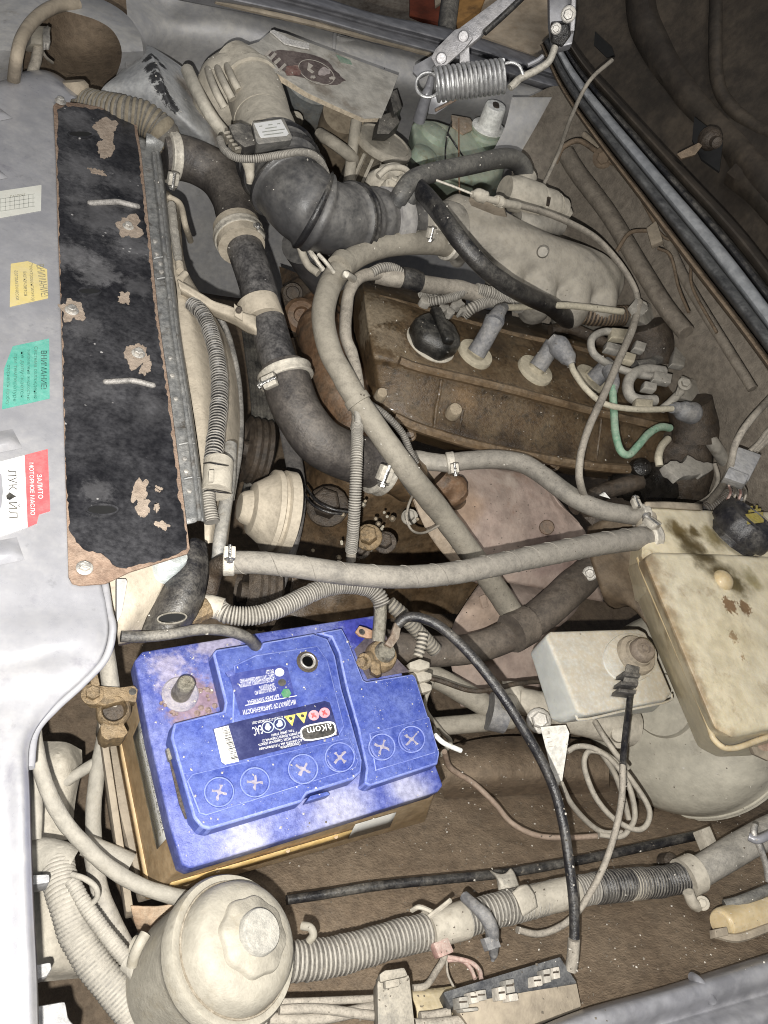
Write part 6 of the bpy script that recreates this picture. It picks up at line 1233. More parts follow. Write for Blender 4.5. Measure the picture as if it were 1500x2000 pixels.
# ================================================================ old booklet lying across
BK = [(476, 100, .185), (474, 92, .19), (533, 58, .20), (640, 92, .205), (778, 147, .205), (745, 228, .19), (712, 230, .188), (600, 178, .186), (500, 118, .185)]
T_ = thing('booklet', 'worn grimy booklet lying across the air filter and canister', 'booklet', V(620, 160, .17))
bp0, bp1, bp2 = V(474, 96, .187), V(778, 147, .205), V(712, 230, .188); bn = (bp1-bp0).cross(bp2-bp0).normalized()
if bn.z < 0: bn = -bn
def onbook(x, y, o=0):
    d = ray(x, y); t = (bp0+bn*o-CAM).dot(bn)/d.dot(bn); return CAM+d*t
def bkp(bm, poly, o, th=.0006, wave=0):
    top = [onbook(x, y, o) for x, y in poly]; hull_prism(bm, top, [p-bn*th for p in top]); orient(bm)
paper = M('grimy_booklet_cover', (.42, .40, .36), dust=.4, rough=.35, scale=10, var=.45, dcol=(.36, .335, .285), up=.2, grime=.26, gcol=(.17, .14, .11), bump=.3)
pages = M('yellowed_pages', (.52, .44, .33), dust=.3, rough=.8, scale=40, dcol=(.5, .43, .33))
bkpoly = [(474, 100), (476, 91), (505, 82), (533, 58), (560, 66), (600, 82), (660, 104), (778, 147), (762, 190), (745, 230), (712, 231), (655, 206), (600, 180), (540, 142), (500, 118)]
bm = NB(); bkp(bm, bkpoly, 0, .0008); part('cover', bm, paper, T_)
bm = NB(); bkp(bm, [(478, 102), (534, 64), (772, 150), (742, 226), (712, 226), (600, 176), (500, 115)], -.001, .010); part('pages', bm, pages, T_)
bm = NB(); bkp(bm, bkpoly, -.0112, .0008); part('back_cover', bm, paper, T_)
bm = NB(); bkp(bm, blob(597, 130, 78, 24, 2, 34, .33, .12), .0005, .0004); part('printed_oval', bm, M('dark_print', (.045, .028, .028), dust=.42, rough=.35, scale=14, dcol=(.24, .20, .18), up=.1, grime=.2), T_)
bm = NB()
E = ell(618, 141, 38, 21, 40, .45); E2 = ell(618, 141, 36.5, 19.5, 40, .45)
A = [bm.verts.new(onbook(x, y, .0012)) for x, y in E]; B = [bm.verts.new(onbook(x, y, .0012)) for x, y in E2]; skin(bm, A, B); orient(bm); part('printed_ring', bm, M('print_pale', (.42, .38, .34), dust=.4, rough=.5, scale=30, up=.1), T_)
for i, pl in enumerate((blob(633, 140, 11, 8, 5), [(602, 122), (612, 128), (606, 134), (614, 140), (610, 143), (600, 136)], [(516, 107), (527, 96), (532, 99), (521, 110)], [(524, 115), (536, 102), (541, 105), (529, 119)], [(534, 121), (545, 112), (549, 116), (539, 126)], [(542, 137), (556, 123), (560, 127), (546, 140)], blob(612, 150, 5, 3, 6), blob(650, 152, 6, 3, 8))):
    bm = NB(); bkp(bm, pl, .0013, .0004); part('print_mark', bm, MATS['print_pale'] if i != 0 else M('print_pinkish', (.36, .30, .30), dust=.3, rough=.5), T_)
bm = NB(); bkp(bm, blob(573, 138, 16, 10, 3), .0014, .0004); part('red_mark', bm, M('print_red', (.13, .035, .03), dust=.35, rough=.5), T_)
bm = NB(); bkp(bm, [(656, 106), (684, 117), (688, 126), (665, 121)], .0006, .0004); part('green_mark', bm, M('print_green', (.12, .24, .17), dust=.4, rough=.5), T_)
bm = NB(); top = [onbook(x, y, .003) for x, y in ((528, 60), (535, 58), (566, 76), (604, 84), (604, 94), (590, 92), (556, 84))]; hull_prism(bm, top, [p-bn*.002 for p in top]); orient(bm); part('clear_tape', bm, M('clear_tape', (.62, .60, .57), dust=.2, rough=.12, bump=.4, scale=60), T_)
# ================================================================ bonnet hinge with spring
T_ = HG = thing('hinge', 'steel bonnet hinge links with round rivets', 'hinge', V(880, 110, .2))
hm = M('hinge_steel', (.50, .49, .50), dust=.3, rough=.34, metal=.45, scale=22, up=.3, dcol=(.34, .31, .28))
KH = 1.06
bm = NB(); plate(bm, [(1010, -30, KH), (1030, -20, KH), (930, 78, KH), (912, 92, KH), (893, 86, KH), (888, 68, KH), (900, 52, KH)], .010); part('arm', bm, hm, HG, bevel=.002)
bm = NB(); tube(bm, [(1032, -16, KH-.004), (988, 26, KH-.004), (946, 64, KH-.004)], 12, 12); part('arm_edge', bm, rubber_clean, HG)
bm = NB(); plate(bm, [(888, 58, KH-.012), (912, 50, KH-.012), (924, 74, KH-.012), (908, 94, KH-.012), (872, 126, KH-.012), (852, 130, KH-.012), (842, 112, KH-.012), (850, 96, KH-.012)], .005); part('link', bm, hm, HG, bevel=.0012)
for (x, y, r) in ((905, 71, 11), (862, 114, 11)):
    p = V(x, y, KH-.013); bm = NB(); lathe(bm, p, TOCAM(p), [(px(p, r), -.003), (px(p, r), .002), (px(p, r*.8), .005), (0, .006)], 24); part('rivet', bm, hm, HG)
bm = NB(); plate(bm, [(850, 104, KH+.004), (826, 118, KH+.004), (808, 128, KH+.004), (806, 140, KH+.004), (818, 152, KH+.004), (848, 136, KH+.004), (862, 124, KH+.004)], .006); part('lever', bm, rail, HG, bevel=.001)
bm = NB(); plate(bm, [(898, 84, KH+.002), (916, 80, KH+.002), (918, 132, KH+.01), (898, 132, KH+.01)], .006); part('strut', bm, hm, HG, bevel=.001)
bm = NB(); tube(bm, [(842, 150, KH-.01, 12), (838, 170, KH-.005, 16), (832, 190, KH, 22), (818, 236, KH+.03, 24)], 20, 14); part('post', bm, rail, HG)
bm = NB(); plate(bm, [(842, 186, KH+.02), (890, 176, KH+.02), (896, 192, KH+.02), (850, 224, KH+.04), (836, 222, KH+.04)], .004); part('foot', bm, rail, HG, bevel=.001)
bm = NB(); tube(bm, [(850, 216, KH+.01), (872, 204, KH+.01), (894, 192, KH+.01)], 6, 8); part('foot_edge', bm, M('copper_edge', (.45, .33, .25), dust=.2, rough=.3, metal=.5), HG)
bm = NB(); tube(bm, [(996, 172, KH), (1012, 156, KH), (1030, 146, KH), (1050, 136, KH), (1072, 120, KH), (1084, 92, KH)], 14, 12); part('hook_rod', bm, clampm, HG)
bm = NB(); tube(bm, [(996, 172, KH), (1004, 170, KH), (1018, 156, KH), (1028, 146, KH)], 6, 8); part('hook_tip', bm, clampm, HG)
bm = NB(); tube(bm, [(1060, 110, KH+.01), (1050, 118, KH+.01), (1030, 128, KH+.01)], 9, 8); part('hook_arm', bm, rail, HG)
T_ = thing('hinge_spring', 'shiny coil spring of the bonnet hinge', 'spring', V(920, 155, .2))
A, B = V(850, 166, KH-.02), V(986, 148, KH-.02); ax = (B-A).normalized(); u, v, _ = frame(ax); r = px(A, 28.5); N = 15*28
pts = [A.lerp(B, i/N)+(u*math.cos(2*math.pi*i/28)+v*math.sin(2*math.pi*i/28))*r for i in range(N+1)]
bm = NB(); sweep(bm, pts, lambda i, s: px(A, 7.2)/2, 8); part('coil', bm, M('spring_steel', (.62, .62, .62), dust=.2, rough=.34, metal=.7, scale=30), T_)
c0 = V(836, 166, KH-.022); w1 = R @ Vector((1, 0, 0)); w2 = R @ Vector((0, 1, 0))
bm = NB(); sweep(bm, [c0+(w1*math.cos(t)+w2*math.sin(t))*px(c0, 24) for t in [.5+i*.22 for i in range(26)]], lambda i, s: px(A, 6)/2, 8); part('eye', bm, MATS['spring_steel'], T_)
bm = NB(); tube(bm, [(986, 124, KH-.02), (1000, 122, KH-.02), (1014, 129, KH-.02), (1022, 146, KH-.015)], 6, 8); part('hook', bm, MATS['spring_steel'], T_)
T_ = thing('hinge_bracket', 'black bolted hinge bracket at the corner of the bonnet', 'bracket', V(1095, 50, .3))
bm = NB(); plate(bm, [(1072, -40, 1.1), (1128, -40, 1.1), (1124, 44, 1.1), (1118, 86, 1.11), (1082, 96, 1.12), (1074, 40, 1.1)], .02); part('plate', bm, rail, T_, bevel=.003)
bm = NB(); plate(bm, [(1118, -40, 1.085), (1126, -40, 1.085), (1122, 60, 1.095), (1114, 60, 1.095)], .01); part('flange', bm, hm, T_, bevel=.001)
bm = NB(); plate(bm, [(1078, 46, 1.08), (1112, 44, 1.08), (1116, 70, 1.09), (1098, 94, 1.1), (1076, 86, 1.1)], .02); part('knuckle', bm, rubber_clean, T_, bevel=.004, seg=3)
for (x, y, r) in ((1110, 28, 10), (1086, 56, 7)):
    p = V(x, y, 1.07); bm = NB(); hexbolt(bm, p, TOCAM(p), px(p, r)); part('bolt', bm, steel, T_)
# ================================================================ expansion tank
amber = M('amber_tank_plastic', (.50, .38, .20), dust=.50, rough=.38, scale=9, var=.22, dcol=(.56, .49, .36), up=.25, grime=.22, gcol=(.22, .145, .06), sss=.2, bump=.15, coat=.1)
KT = .088
sp_ = lambda x, y, k, r, c, st=.9, hd=.8: (V(x, y, k), px(V(x, y, k), r), c, st, hd)
amber_tank = M('stained_amber_tank', (.60, .52, .35), dust=.36, rough=.30, scale=9, var=.22, dcol=(.64, .60, .50), up=.25, grime=.2, gcol=(.26, .17, .07), sss=.2, bump=.15, coat=.15,
    spots=[sp_(1322, 1035, KT-.01, 40, (.13, .09, .03), .95), sp_(1345, 1062, KT-.01, 44, (.08, .055, .02), .95), sp_(1372, 1085, KT, 46, (.07, .05, .018), .95), sp_(1392, 1050, KT-.01, 40, (.17, .13, .045), .85), sp_(1405, 1115, KT, 46, (.07, .05, .018), .95), sp_(1440, 1140, KT, 48, (.09, .065, .02), .95), sp_(1470, 1130, KT, 40, (.20, .16, .05), .7), sp_(1430, 1180, KT, 22, (.17, .09, .035), .9, .3), sp_(1460, 1184, KT, 20, (.17, .09, .035), .9, .3), sp_(1440, 1240, KT, 18, (.27, .17, .08), .8, .4), sp_(1462, 1280, KT, 16, (.27, .17, .08), .8, .4),
           *[sp_(x+4, y, KT-.006, 46, (.20, .12, .05), .75, .95) for x, y in ((1256, 1100), (1262, 1130), (1278, 1165), (1296, 1205), (1314, 1245), (1332, 1285), (1350, 1325), (1368, 1365), (1384, 1405), (1400, 1440), (1440, 1450))], sp_(1380, 1065, KT, 30, (.08, .055, .02), .95), sp_(1355, 1040, KT-.01, 24, (.10, .07, .025), .95), sp_(1262, 1110, KT-.02, 36, (.22, .13, .05), .7, .8), sp_(1290, 1190, KT-.03, 34, (.22, .13, .05), .6, .8), sp_(1400, 1400, KT-.03, 40, (.22, .13, .05), .6, .8)])
T_ = TANK = thing('expansion_tank', 'stained amber plastic expansion tank with a black cap', 'tank', V(1400, 1200, -.05))
KT = .088
bm = NB()
loft(bm, [(1258, 1092, KT), (1275, 1078, KT+.002), (1420, 1082, KT), (1590, 1090, KT), (1590, 1420, KT-.02), (1500, 1424, KT-.012), (1430, 1442, KT-.012), (1396, 1424, KT-.01)],
     [(1214, 1110, -.02), (1230, 1100, -.02), (1380, 1110, -.02), (1540, 1120, -.02), (1560, 1470, -.04), (1470, 1478, -.04), (1400, 1480, -.04), (1362, 1460, -.04)])
part('tank_body', bm, amber_tank, TANK, bevel=.012, seg=4)
bm = NB(); loft(bm, [(1262, 986, KT-.012), (1300, 990, KT-.010), (1400, 996, KT-.010), (1590, 1000, KT-.010), (1590, 1150, KT-.006), (1280, 1150, KT-.006), (1254, 1085, KT-.012)], [(1210, 1020, -.02), (1250, 1020, -.02), (1370, 1030, -.02), (1570, 1030, -.02), (1560, 1180, -.02), (1240, 1180, -.02), (1216, 1110, -.02)])
part('tank_shoulder', bm, amber_tank, TANK, bevel=.008, seg=3)
bm = NB(); tube(bm, [(1248, 1090, KT-.03), (1262, 1130, KT-.03), (1310, 1240, KT-.03), (1378, 1400, KT-.034), (1396, 1446, KT-.036), (1430, 1462, KT-.036), (1500, 1440, KT-.036), (1580, 1420, KT-.036)], 12, 10, 10); part('weld_seam', bm, amber, TANK)
stain = M('dried_coolant_stain', (.12, .08, .025), dust=.25, rough=.32, scale=24, var=.5, dcol=(.36, .28, .16), grime=.3, gcol=(.05, .035, .015), up=.1, coat=.2)
def onplane(pts, sd=1):
    a, b, c = [V(*p) for p in pts]; n = (b-a).cross(c-a).normalized()
    if n.dot(TOCAM(a)) < 0: n = -n
    def f(x, y, o=0):
        d = ray(x, y); return CAM+d*((a+n*o-CAM).dot(n)/d.dot(n))
    f.n = n; return f
def film(bm, f, poly, o, th=.0004):
    top = [f(x, y, o) for x, y in poly]; hull_prism(bm, top, [p-f.n*th for p in top]); orient(bm)
tp = onplane([(1275, 1078, KT+.002), (1590, 1090, KT), (1430, 1442, KT-.012)])
ts = onplane([(1262, 986, KT-.012), (1590, 1000, KT-.010), (1280, 1150, KT-.006)])
p = tp(1418, 1130, .004); bm = NB(); lathe(bm, p-tp.n*.006, tp.n, [(.014, 0), (.0135, .004), (.010, .008), (.005, .0102), (0, .0108)], 26); part('boss', bm, amber, TANK)
bm = NB(); tube(bm, [(1262, 1010, KT-.02), (1262, 1030, KT-.02), (1264, 1050, KT-.02)], 40, 14); part('hose_port', bm, shm, TANK)
bm = NB(); patch(bm, [[(1262, 980, KT-.004), (1310, 980, KT-.004), (1372, 984, KT-.004)], [(1262, 990, KT-.006), (1310, 992, KT-.006), (1372, 996, KT-.006)]], 4, 3); part('rim', bm, bay_light, TANK, solid=.004)
p0 = V(1440, 1042, KT-.002); p1 = V(1476, 1008, KT+.030); ax = (p1-p0).normalized(); a = px(p0, 1)
bm = NB(); lathe(bm, p0, ax, [(50*a, -.01), (50*a, .0), (60*a, .001), (62*a, .006), (60*a, .024), (55*a, .030), (44*a, .032), (42*a, .029), (0, .029)], 72, lob=lambda t, z: 1+(.028*max(-.6, min(.6, math.sin(t*12)*2)) if z < .028 else 0)); CAPT = part('cap', bm, black_plastic, TANK)
q = p0+ax*.0295; u, v, _ = frame(ax)
cf = onplane([(1476, 1008, KT+.030)]*3) if False else None
def oncap(x, y, o=0):
    d = ray(x, y); return CAM+d*((q+ax*o-CAM).dot(ax)/d.dot(ax))
oncap.n = ax
yel = M('yellow_print', (.50, .40, .06), dust=.2, rough=.5, bump=0, scale=40)
for pl in ([(1456, 1004), (1490, 1000), (1492, 1020), (1460, 1024)], [(1462, 996), (1486, 993), (1486, 998), (1462, 1001)], [(1466, 988), (1470, 988), (1470, 996), (1466, 996)], [(1476, 987), (1480, 987), (1480, 995), (1476, 995)]):
    bm = NB(); film(bm, oncap, pl, .0008); part('cap_mark', bm, yel, CAPT)
T_ = thing('tank_bracket', 'dark brown bracket plate left of the expansion tank', 'bracket', V(1200, 1100, -.02))
bm = NB(); patch(bm, [[(1146, 1030, -.01), (1180, 1015, .02), (1225, 1010, .04), (1262, 1010, .05)], [(1150, 1080, -.02), (1190, 1065, .01), (1235, 1070, .03), (1262, 1085, .04)], [(1172, 1150, -.04), (1215, 1130, -.01), (1260, 1150, .01), (1300, 1180, .02)], [(1184, 1180, -.06), (1214, 1172, -.03), (1262, 1190, -.01), (1310, 1220, .0)], [(1200, 1190, -.06), (1238, 1190, -.03), (1290, 1262, -.01), (1350, 1350, .0)]], 6, 6, bump=.001)
part('plate', bm, M('brown_bracket', (.085, .058, .035), dust=.5, rough=.6, scale=12, dcol=(.20, .155, .105), grime=.3), T_, solid=.002)
bm = NB(); plate(bm, [(1140, 1010, .0), (1165, 1008, .01), (1200, 1022, .02), (1192, 1036, .015), (1160, 1030, .0)], .004); part('hook', bm, grimy, T_, bevel=.001)
T_ = thing('mounting_lug', 'rusty hole lug under the amber tank at the right edge', 'bracket', V(1490, 1450, .0))
bm = NB(); plate(bm, [(1462, 1446, .01), (1520, 1428, .015), (1560, 1440, .015), (1560, 1500, .005), (1500, 1486, .0), (1474, 1474, .0)], .006); part('lug', bm, bay_light, T_, bevel=.0015)
p = V(1494, 1452, .014); bm = NB(); lathe(bm, p, TOCAM(p), [(.009, 0), (.009, .003), (.006, .003), (.006, .0008), (0, .0008)], 20); part('eyelet', bm, rust, T_)
# ================================================================ brake booster and reservoir
T_ = thing('brake_booster', 'large grey-green dusty brake booster drum', 'brake booster', V(1300, 1400, -.2))
boost = M('grey_green_drum', (.37, .345, .285), dust=.62, rough=.55, scale=9, var=.2, dcol=(.46, .43, .35), up=.35, grime=.1, gcol=(.13, .105, .07), fleck=.12, bump=.3)
bax = (V(1120, 1400, -.10)-V(1420, 1372, -.10)).normalized()*.86+UP*.36; bax.normalize()
p = V(1326, 1384, -.115); r = px(p, 200)
bm = NB(); lathe(bm, p, bax, [(r*.94, -.12), (r*.96, -.05), (r*1.0, -.046), (r*1.02, -.04), (r*1.02, -.034), (r*.985, -.03), (r*.97, .0), (r*.93, .02), (r*.84, .036), (r*.70, .047), (r*.5, .053), (r*.3, .056), (r*.28, .064), (0, .064)], 64)
part('drum', bm, boost, T_, smooth=50)
bm = NB(); pts = []
u, v, _ = frame(bax)
c = [p+bax*(-.028)+(u*math.cos(t)+v*math.sin(t))*r*.992 for t in [2*math.pi*i/60 for i in range(61)]]
sweep(bm, c, lambda i, s: .0022, 8); part('crimp', bm, boost, T_)
for i, (x, y) in enumerate(((1400, 1508), (1328, 1555))):
    q = V(x, y, -.13); bm = NB(); plate(bm, [(x-16, y+5, -.15), (x+12, y-9, -.145), (x+16, y-3, -.145), (x-10, y+10, -.15)], .003); part('crimp_notch', bm, grimy, T_)
T_ = thing('booster_stud', 'pinkish bolt stud on the booster by the coiled tube', 'stud', V(1205, 1432, -.1))
p = V(1206, 1436, -.09); bm = NB(); lathe(bm, p, TOCAM(p)+UP*.3, [(.016, -.008), (.016, .0), (.010, .004), (.009, .012), (.005, .014), (0, .014)], 20); part('stud', bm, plastic_dust, T_)
milk = M('milky_plastic', (.60, .62, .60), dust=.72, rough=.4, scale=10, var=.12, dcol=(.47, .41, .31), up=.95, grime=.12, gcol=(.33, .28, .2), sss=.25, bump=.1)
T_ = RES = thing('brake_reservoir', 'milky brake fluid reservoir with a round cap', 'reservoir', V(1180, 1330, -.1))
kr = -.012
bm = NB(); loft(bm, [(1066, 1240, kr), (1076, 1232, kr), (1246, 1227, kr), (1262, 1234, kr), (1312, 1352, kr), (1302, 1366, kr), (1146, 1398, kr), (1130, 1390, kr)], [(1034, 1276, kr-.05), (1042, 1268, kr-.05), (1205, 1262, kr-.05), (1222, 1268, kr-.05), (1284, 1380, kr-.05), (1274, 1392, kr-.05), (1092, 1414, kr-.05), (1074, 1406, kr-.05)])
part('tank', bm, milk, RES, bevel=.010, seg=4)
bm = NB(); c = path([(1062, 1250, kr-.012), (1088, 1310, kr-.012), (1122, 1392, kr-.012), (1140, 1405, kr-.012), (1220, 1388, kr-.012), (1304, 1370, kr-.012), (1312, 1356, kr-.012)], 8); sweep(bm, c, lambda i, s: .0015, 8); part('weld_seam', bm, milk, RES)
bm = NB(); slab(bm, ell(1232, 1284, 52, 48, 30), kr+.002, .004, 1.02); part('filler_neck', bm, milk, RES, bevel=.001)
p = V(1238, 1282, kr+.002); p2 = V(1250, 1268, kr+.024); ax = (p2-p).normalized()*.4+UP; ax.normalize(); a = px(p, 1)
capm = M('beige_cap_dusty', (.22, .19, .15), dust=.7, rough=.65, scale=26, dcol=(.36, .305, .23))
bm = NB(); lathe(bm, p, ax, [(40*a, -.002), (40*a, .006), (37*a, .009), (28*a, .010), (26*a, .014)], 36, lob=lambda t, z: 1+.015*math.sin(18*t)); part('cap', bm, capm, RES)
bm = NB(); lathe(bm, p+ax*.010, ax, [(23*a, 0), (24*a, .004), (23.5*a, .012), (20*a, .015), (11*a, .0152), (10*a, .0135), (7*a, .0135), (6*a, .0155), (0, .0158)], 32); part('level_sensor', bm, M('brown_knob', (.13, .10, .08), dust=.6, rough=.55, scale=30, dcol=(.30, .25, .195)), RES)
bm = NB(); loft(bm, [(1224, 1296, kr+.014), (1250, 1302, kr+.014), (1246, 1340, kr+.012), (1216, 1334, kr+.012)], [(1222, 1300, kr+.002), (1246, 1306, kr+.002), (1242, 1346, kr), (1214, 1338, kr)]); part('plug', bm, conduit_dark, RES, bevel=.0015)
for y in (1312, 1330, 1344):
    bm = NB(); slab(bm, [(1218-(y-1312)*.25, y), (1252-(y-1312)*.25, y+4), (1250-(y-1312)*.25, y+11), (1216-(y-1312)*.25, y+7)], kr+.017, .014); part('plug_rib', bm, conduit_dark, RES, bevel=.0008)
one('sensor_wire', 'black and grey wire dropping from the brake reservoir cap', 'wire', black_wire, [(1232, 1352, kr+.006), (1226, 1400, .0), (1220, 1450, .0), (1216, 1495, .0)], 13)
one('wire_tail', 'dusty grey lower end of the reservoir cap wire', 'wire', dusty_wire, [(1216, 1490, .0), (1214, 1560, -.01), (1200, 1630, -.02), (1180, 1690, -.03), (1155, 1740, -.045), (1125, 1785, -.06), (1090, 1812, -.075), (1050, 1824, -.085), (1010, 1816, -.085)], 13)
T_ = thing('battery_lead', 'long glossy black cable from battery down to the fuse box', 'cable', V(1050, 1500, .02))
bm = NB(); tube(bm, [(776, 1220, .012), (795, 1206, .02), (825, 1208, .025), (865, 1228, .03), (920, 1280, .035), (975, 1350, .035), (1020, 1420, .03), (1060, 1490, .022), (1085, 1550, .015), (1102, 1620, .008), (1112, 1690, .0), (1120, 1760, -.01), (1122, 1820, -.02), (1119, 1875, -.03)], 20, 14, 12); part('sheath', bm, black_wire, T_)
bm = NB(); tube(bm, [(1121, 1835, -.02), (1118, 1875, -.03), (1114, 1895, -.035)], 24, 12); part('boot', bm, dusty_wire, T_)
# coiled washer tube
tubem = M('pale_grey_tube', (.24, .22, .19), dust=.7, rough=.55, scale=30, dcol=(.42, .38, .31))
T_ = thing('coiled_tube', 'thin pale tube coiled loosely in front of the booster', 'tube', V(1190, 1540, -.15))
for pts in ([(1108, 1468, -.09), (1128, 1458, -.085), (1160, 1462, -.08), (1205, 1490, -.08), (1245, 1540, -.085), (1268, 1582, -.09), (1262, 1612, -.1), (1240, 1620, -.105), (1200, 1600, -.11), (1165, 1560, -.105), (1144, 1510, -.1), (1142, 1480, -.095), (1156, 1466, -.085), (1190, 1480, -.075), (1226, 1530, -.08), (1240, 1590, -.095), (1228, 1620, -.11), (1210, 1634, -.12), (1170, 1630, -.125)],
            [(1096, 1530, -.08), (1116, 1570, -.1), (1150, 1608, -.12), (1180, 1626, -.125), (1215, 1626, -.12)], [(1162, 1410, -.07), (1180, 1440, -.06), (1205, 1475, -.06), (1226, 1500, -.07)],
            [(1172, 1466, -.09), (1200, 1510, -.1), (1218, 1560, -.11), (1228, 1600, -.12)]):
    bm = NB(); tube(bm, pts, 11, 10, 12); part('tube', bm, tubem, T_)
one('loose_tube', 'thin pinkish tube wandering right from the battery', 'tube', M('pinkish_tube', (.22, .15, .11), dust=.6, rough=.6, scale=30, dcol=(.33, .26, .2)), [(868, 1468, -.13), (880, 1500, -.16), (925, 1530, -.17), (965, 1568, -.165), (1000, 1608, -.155), (1050, 1632, -.15), (1110, 1636, -.14), (1180, 1632, -.13), (1215, 1630, -.125)], 11)
one('white_lead', 'short white plastic tail at the right edge of the battery', 'tie', capw, [(850, 1436, -.02), (868, 1452, -.025), (900, 1466, -.03)], 10)
T_ = thing('paper_tag', 'white printed paper tag hanging below the brake cylinder', 'tag', V(1085, 1470, -.06))
bm = NB(); plate(bm, [(1056, 1420, -.06), (1105, 1416, -.055), (1112, 1432, -.055), (1098, 1525, -.09), (1088, 1538, -.095), (1078, 1510, -.085)], .0006); part('paper', bm, M('tag_paper', (.72, .70, .64), dust=.2, rough=.8, scale=30, dcol=(.6, .55, .46)), T_)
tg = onplane([(1056, 1420, -.06), (1105, 1416, -.055), (1088, 1538, -.095)])
bm = NB()
for i in range(7): film(bm, tg, [(1068+i*2, 1440+i*9), (1088, 1437+i*9), (1088, 1438.4+i*9), (1068+i*2, 1441.6+i*9)], .0009)
film(bm, tg, [(1094, 1446), (1104, 1450), (1098, 1485), (1090, 1482)], .0009); film(bm, tg, [(1070, 1428), (1084, 1426), (1084, 1432), (1070, 1434)], .0009)
part('print', bm, M('faint_print', (.42, .38, .33), dust=.3, rough=.8, bump=0), T_)['kind'] = 'stuff'
# ================================================================ frame rail, pipe and hose on the near fender
bm = NB(); patch(bm, [[(840, 1465, -.24), (960, 1440, -.22), (1080, 1440, -.22), (1190, 1450, -.23)], [(850, 1490, -.20), (960, 1475, -.19), (1080, 1470, -.19), (1190, 1478, -.2)], [(860, 1530, -.20), (960, 1522, -.19), (1080, 1516, -.19), (1190, 1520, -.2)], [(868, 1560, -.24), (960, 1556, -.235), (1080, 1550, -.235), (1190, 1552, -.24)]], 7, 6, bump=.003, bs=30)
tag(part('frame_rail', bm, bay), 'brown dirt covered frame rail right of the battery', None, kind='structure')
one('fender_pipe', 'straight black pipe running along the near inner fender', 'pipe', rubber_clean, [(560, 1758, -.15), (640, 1746, -.148), (740, 1730, -.145), (860, 1718, -.14), (980, 1706, -.135), (1100, 1686, -.13), (1220, 1662, -.125), (1360, 1632, -.12)], 18, n=14)
T_ = thing('pipe_clip', 'pale bent clip holding the black pipe to the inner fender', 'clip', V(990, 1715, -.11))
bm = NB(); patch(bm, [[(955, 1700, -.12), (966, 1704, -.11), (985, 1706, -.105), (998, 1694, -.11)], [(968, 1716, -.11), (975, 1718, -.10), (995, 1714, -.10), (1006, 1706, -.105)], [(974, 1740, -.10), (985, 1738, -.095), (1004, 1732, -.095), (1014, 1728, -.1)], [(985, 1760, -.09), (1000, 1756, -.085), (1016, 1748, -.085), (1022, 1744, -.09)]], 5, 5); part('clip', bm, clampm, T_, solid=.002)
T_ = HHOSE = thing('corrugated_hose', 'long dusty corrugated hose along the near inner fender', 'hose', V(900, 1800, -.1))
bm = NB(); corr(bm, [(540, 1878, -.085), (600, 1876, -.085), (660, 1866, -.085), (720, 1850, -.085), (780, 1832, -.085), (830, 1820, -.085), (900, 1798, -.085), (960, 1780, -.082), (1020, 1766, -.08)], 68, 9, .10, 20); part('sleeve', bm, [conduit, GROOVE], HHOSE)
bm = NB(); tube(bm, [(835, 1818, -.083, 70), (870, 1808, -.083, 66), (905, 1797, -.083, 68)], 68, 20, 6, .08); part('bare_stretch', bm, plastic_dust, HHOSE)
bm = NB(); corr(bm, [(1000, 1772, -.08), (1060, 1756, -.08), (1110, 1744, -.08), (1166, 1734, -.08)], 58, 7, .08, 20); part('sleeve', bm, [conduit, GROOVE], HHOSE)
bm = NB(); corr(bm, [(1160, 1735, -.08), (1200, 1730, -.079), (1240, 1726, -.078), (1290, 1722, -.076), (1340, 1712, -.072)], 58, 7, .08, 20); part('sleeve', bm, [conduit_dark, rubber_clean], HHOSE)
bm = NB(); tube(bm, [(1010, 1768, -.079), (1060, 1756, -.079), (1120, 1741, -.079)], 58, 20, 6, .06); part('bare_stretch', bm, plastic_dust, HHOSE)
bm = NB(); tube(bm, [(1226, 1727, -.079), (1240, 1726, -.079), (1252, 1725, -.079)], 60, 20, 6, .04); part('black_stretch', bm, plastic_dust, HHOSE)
bm = NB(); tube(bm, [(1335, 1714, -.072), (1370, 1700, -.066), (1410, 1676, -.06), (1450, 1652, -.055), (1500, 1626, -.05), (1560, 1600, -.045)], 58, 20, 10, .05); part('bare_stretch', bm, conduit, HHOSE)
T_ = thing('hose_clip', 'black strap clip with a pointed tail round the corrugated hose', 'clip', V(945, 1810, -.07))
bm = NB(); tube(bm, [(908, 1752, -.06, 22), (930, 1772, -.045, 24), (948, 1790, -.04, 28), (960, 1815, -.045, 28), (962, 1840, -.06, 26), (964, 1862, -.07, 18), (962, 1876, -.075, 8)], 26, 10, 8); part('strap', bm, boot, T_)
bm = NB(); p = V(958, 1842, -.05); box(bm, p, Vector((.007, .002, 0)), Vector((-.002, .005, 0)), UP*.004); part('lock', bm, boot, T_, bevel=.001)
T_ = thing('hose_ring', 'dusty ring clamp with a screw, right end of the corrugated hose', 'clamp', V(1345, 1720, -.06))
bm = NB(); tube(bm, [(1334, 1716, -.0715), (1358, 1705, -.068)], 74, 22, 3); part('ring', bm, plastic_dust, T_, smooth=50)
bm = NB(); tube(bm, [(1344, 1742, -.06), (1352, 1762, -.065), (1362, 1770, -.07)], 22, 10); hexb = V(1372, 1764, -.065); part('tail', bm, plastic_dust, T_)
bm = NB(); hexbolt(bm, hexb, TOCAM(hexb), .005); part('screw', bm, plastic_dust, T_)
T_ = thing('strap_clip', 'pale sheet clip bent over the corrugated hose', 'clip', V(1030, 1770, -.05))
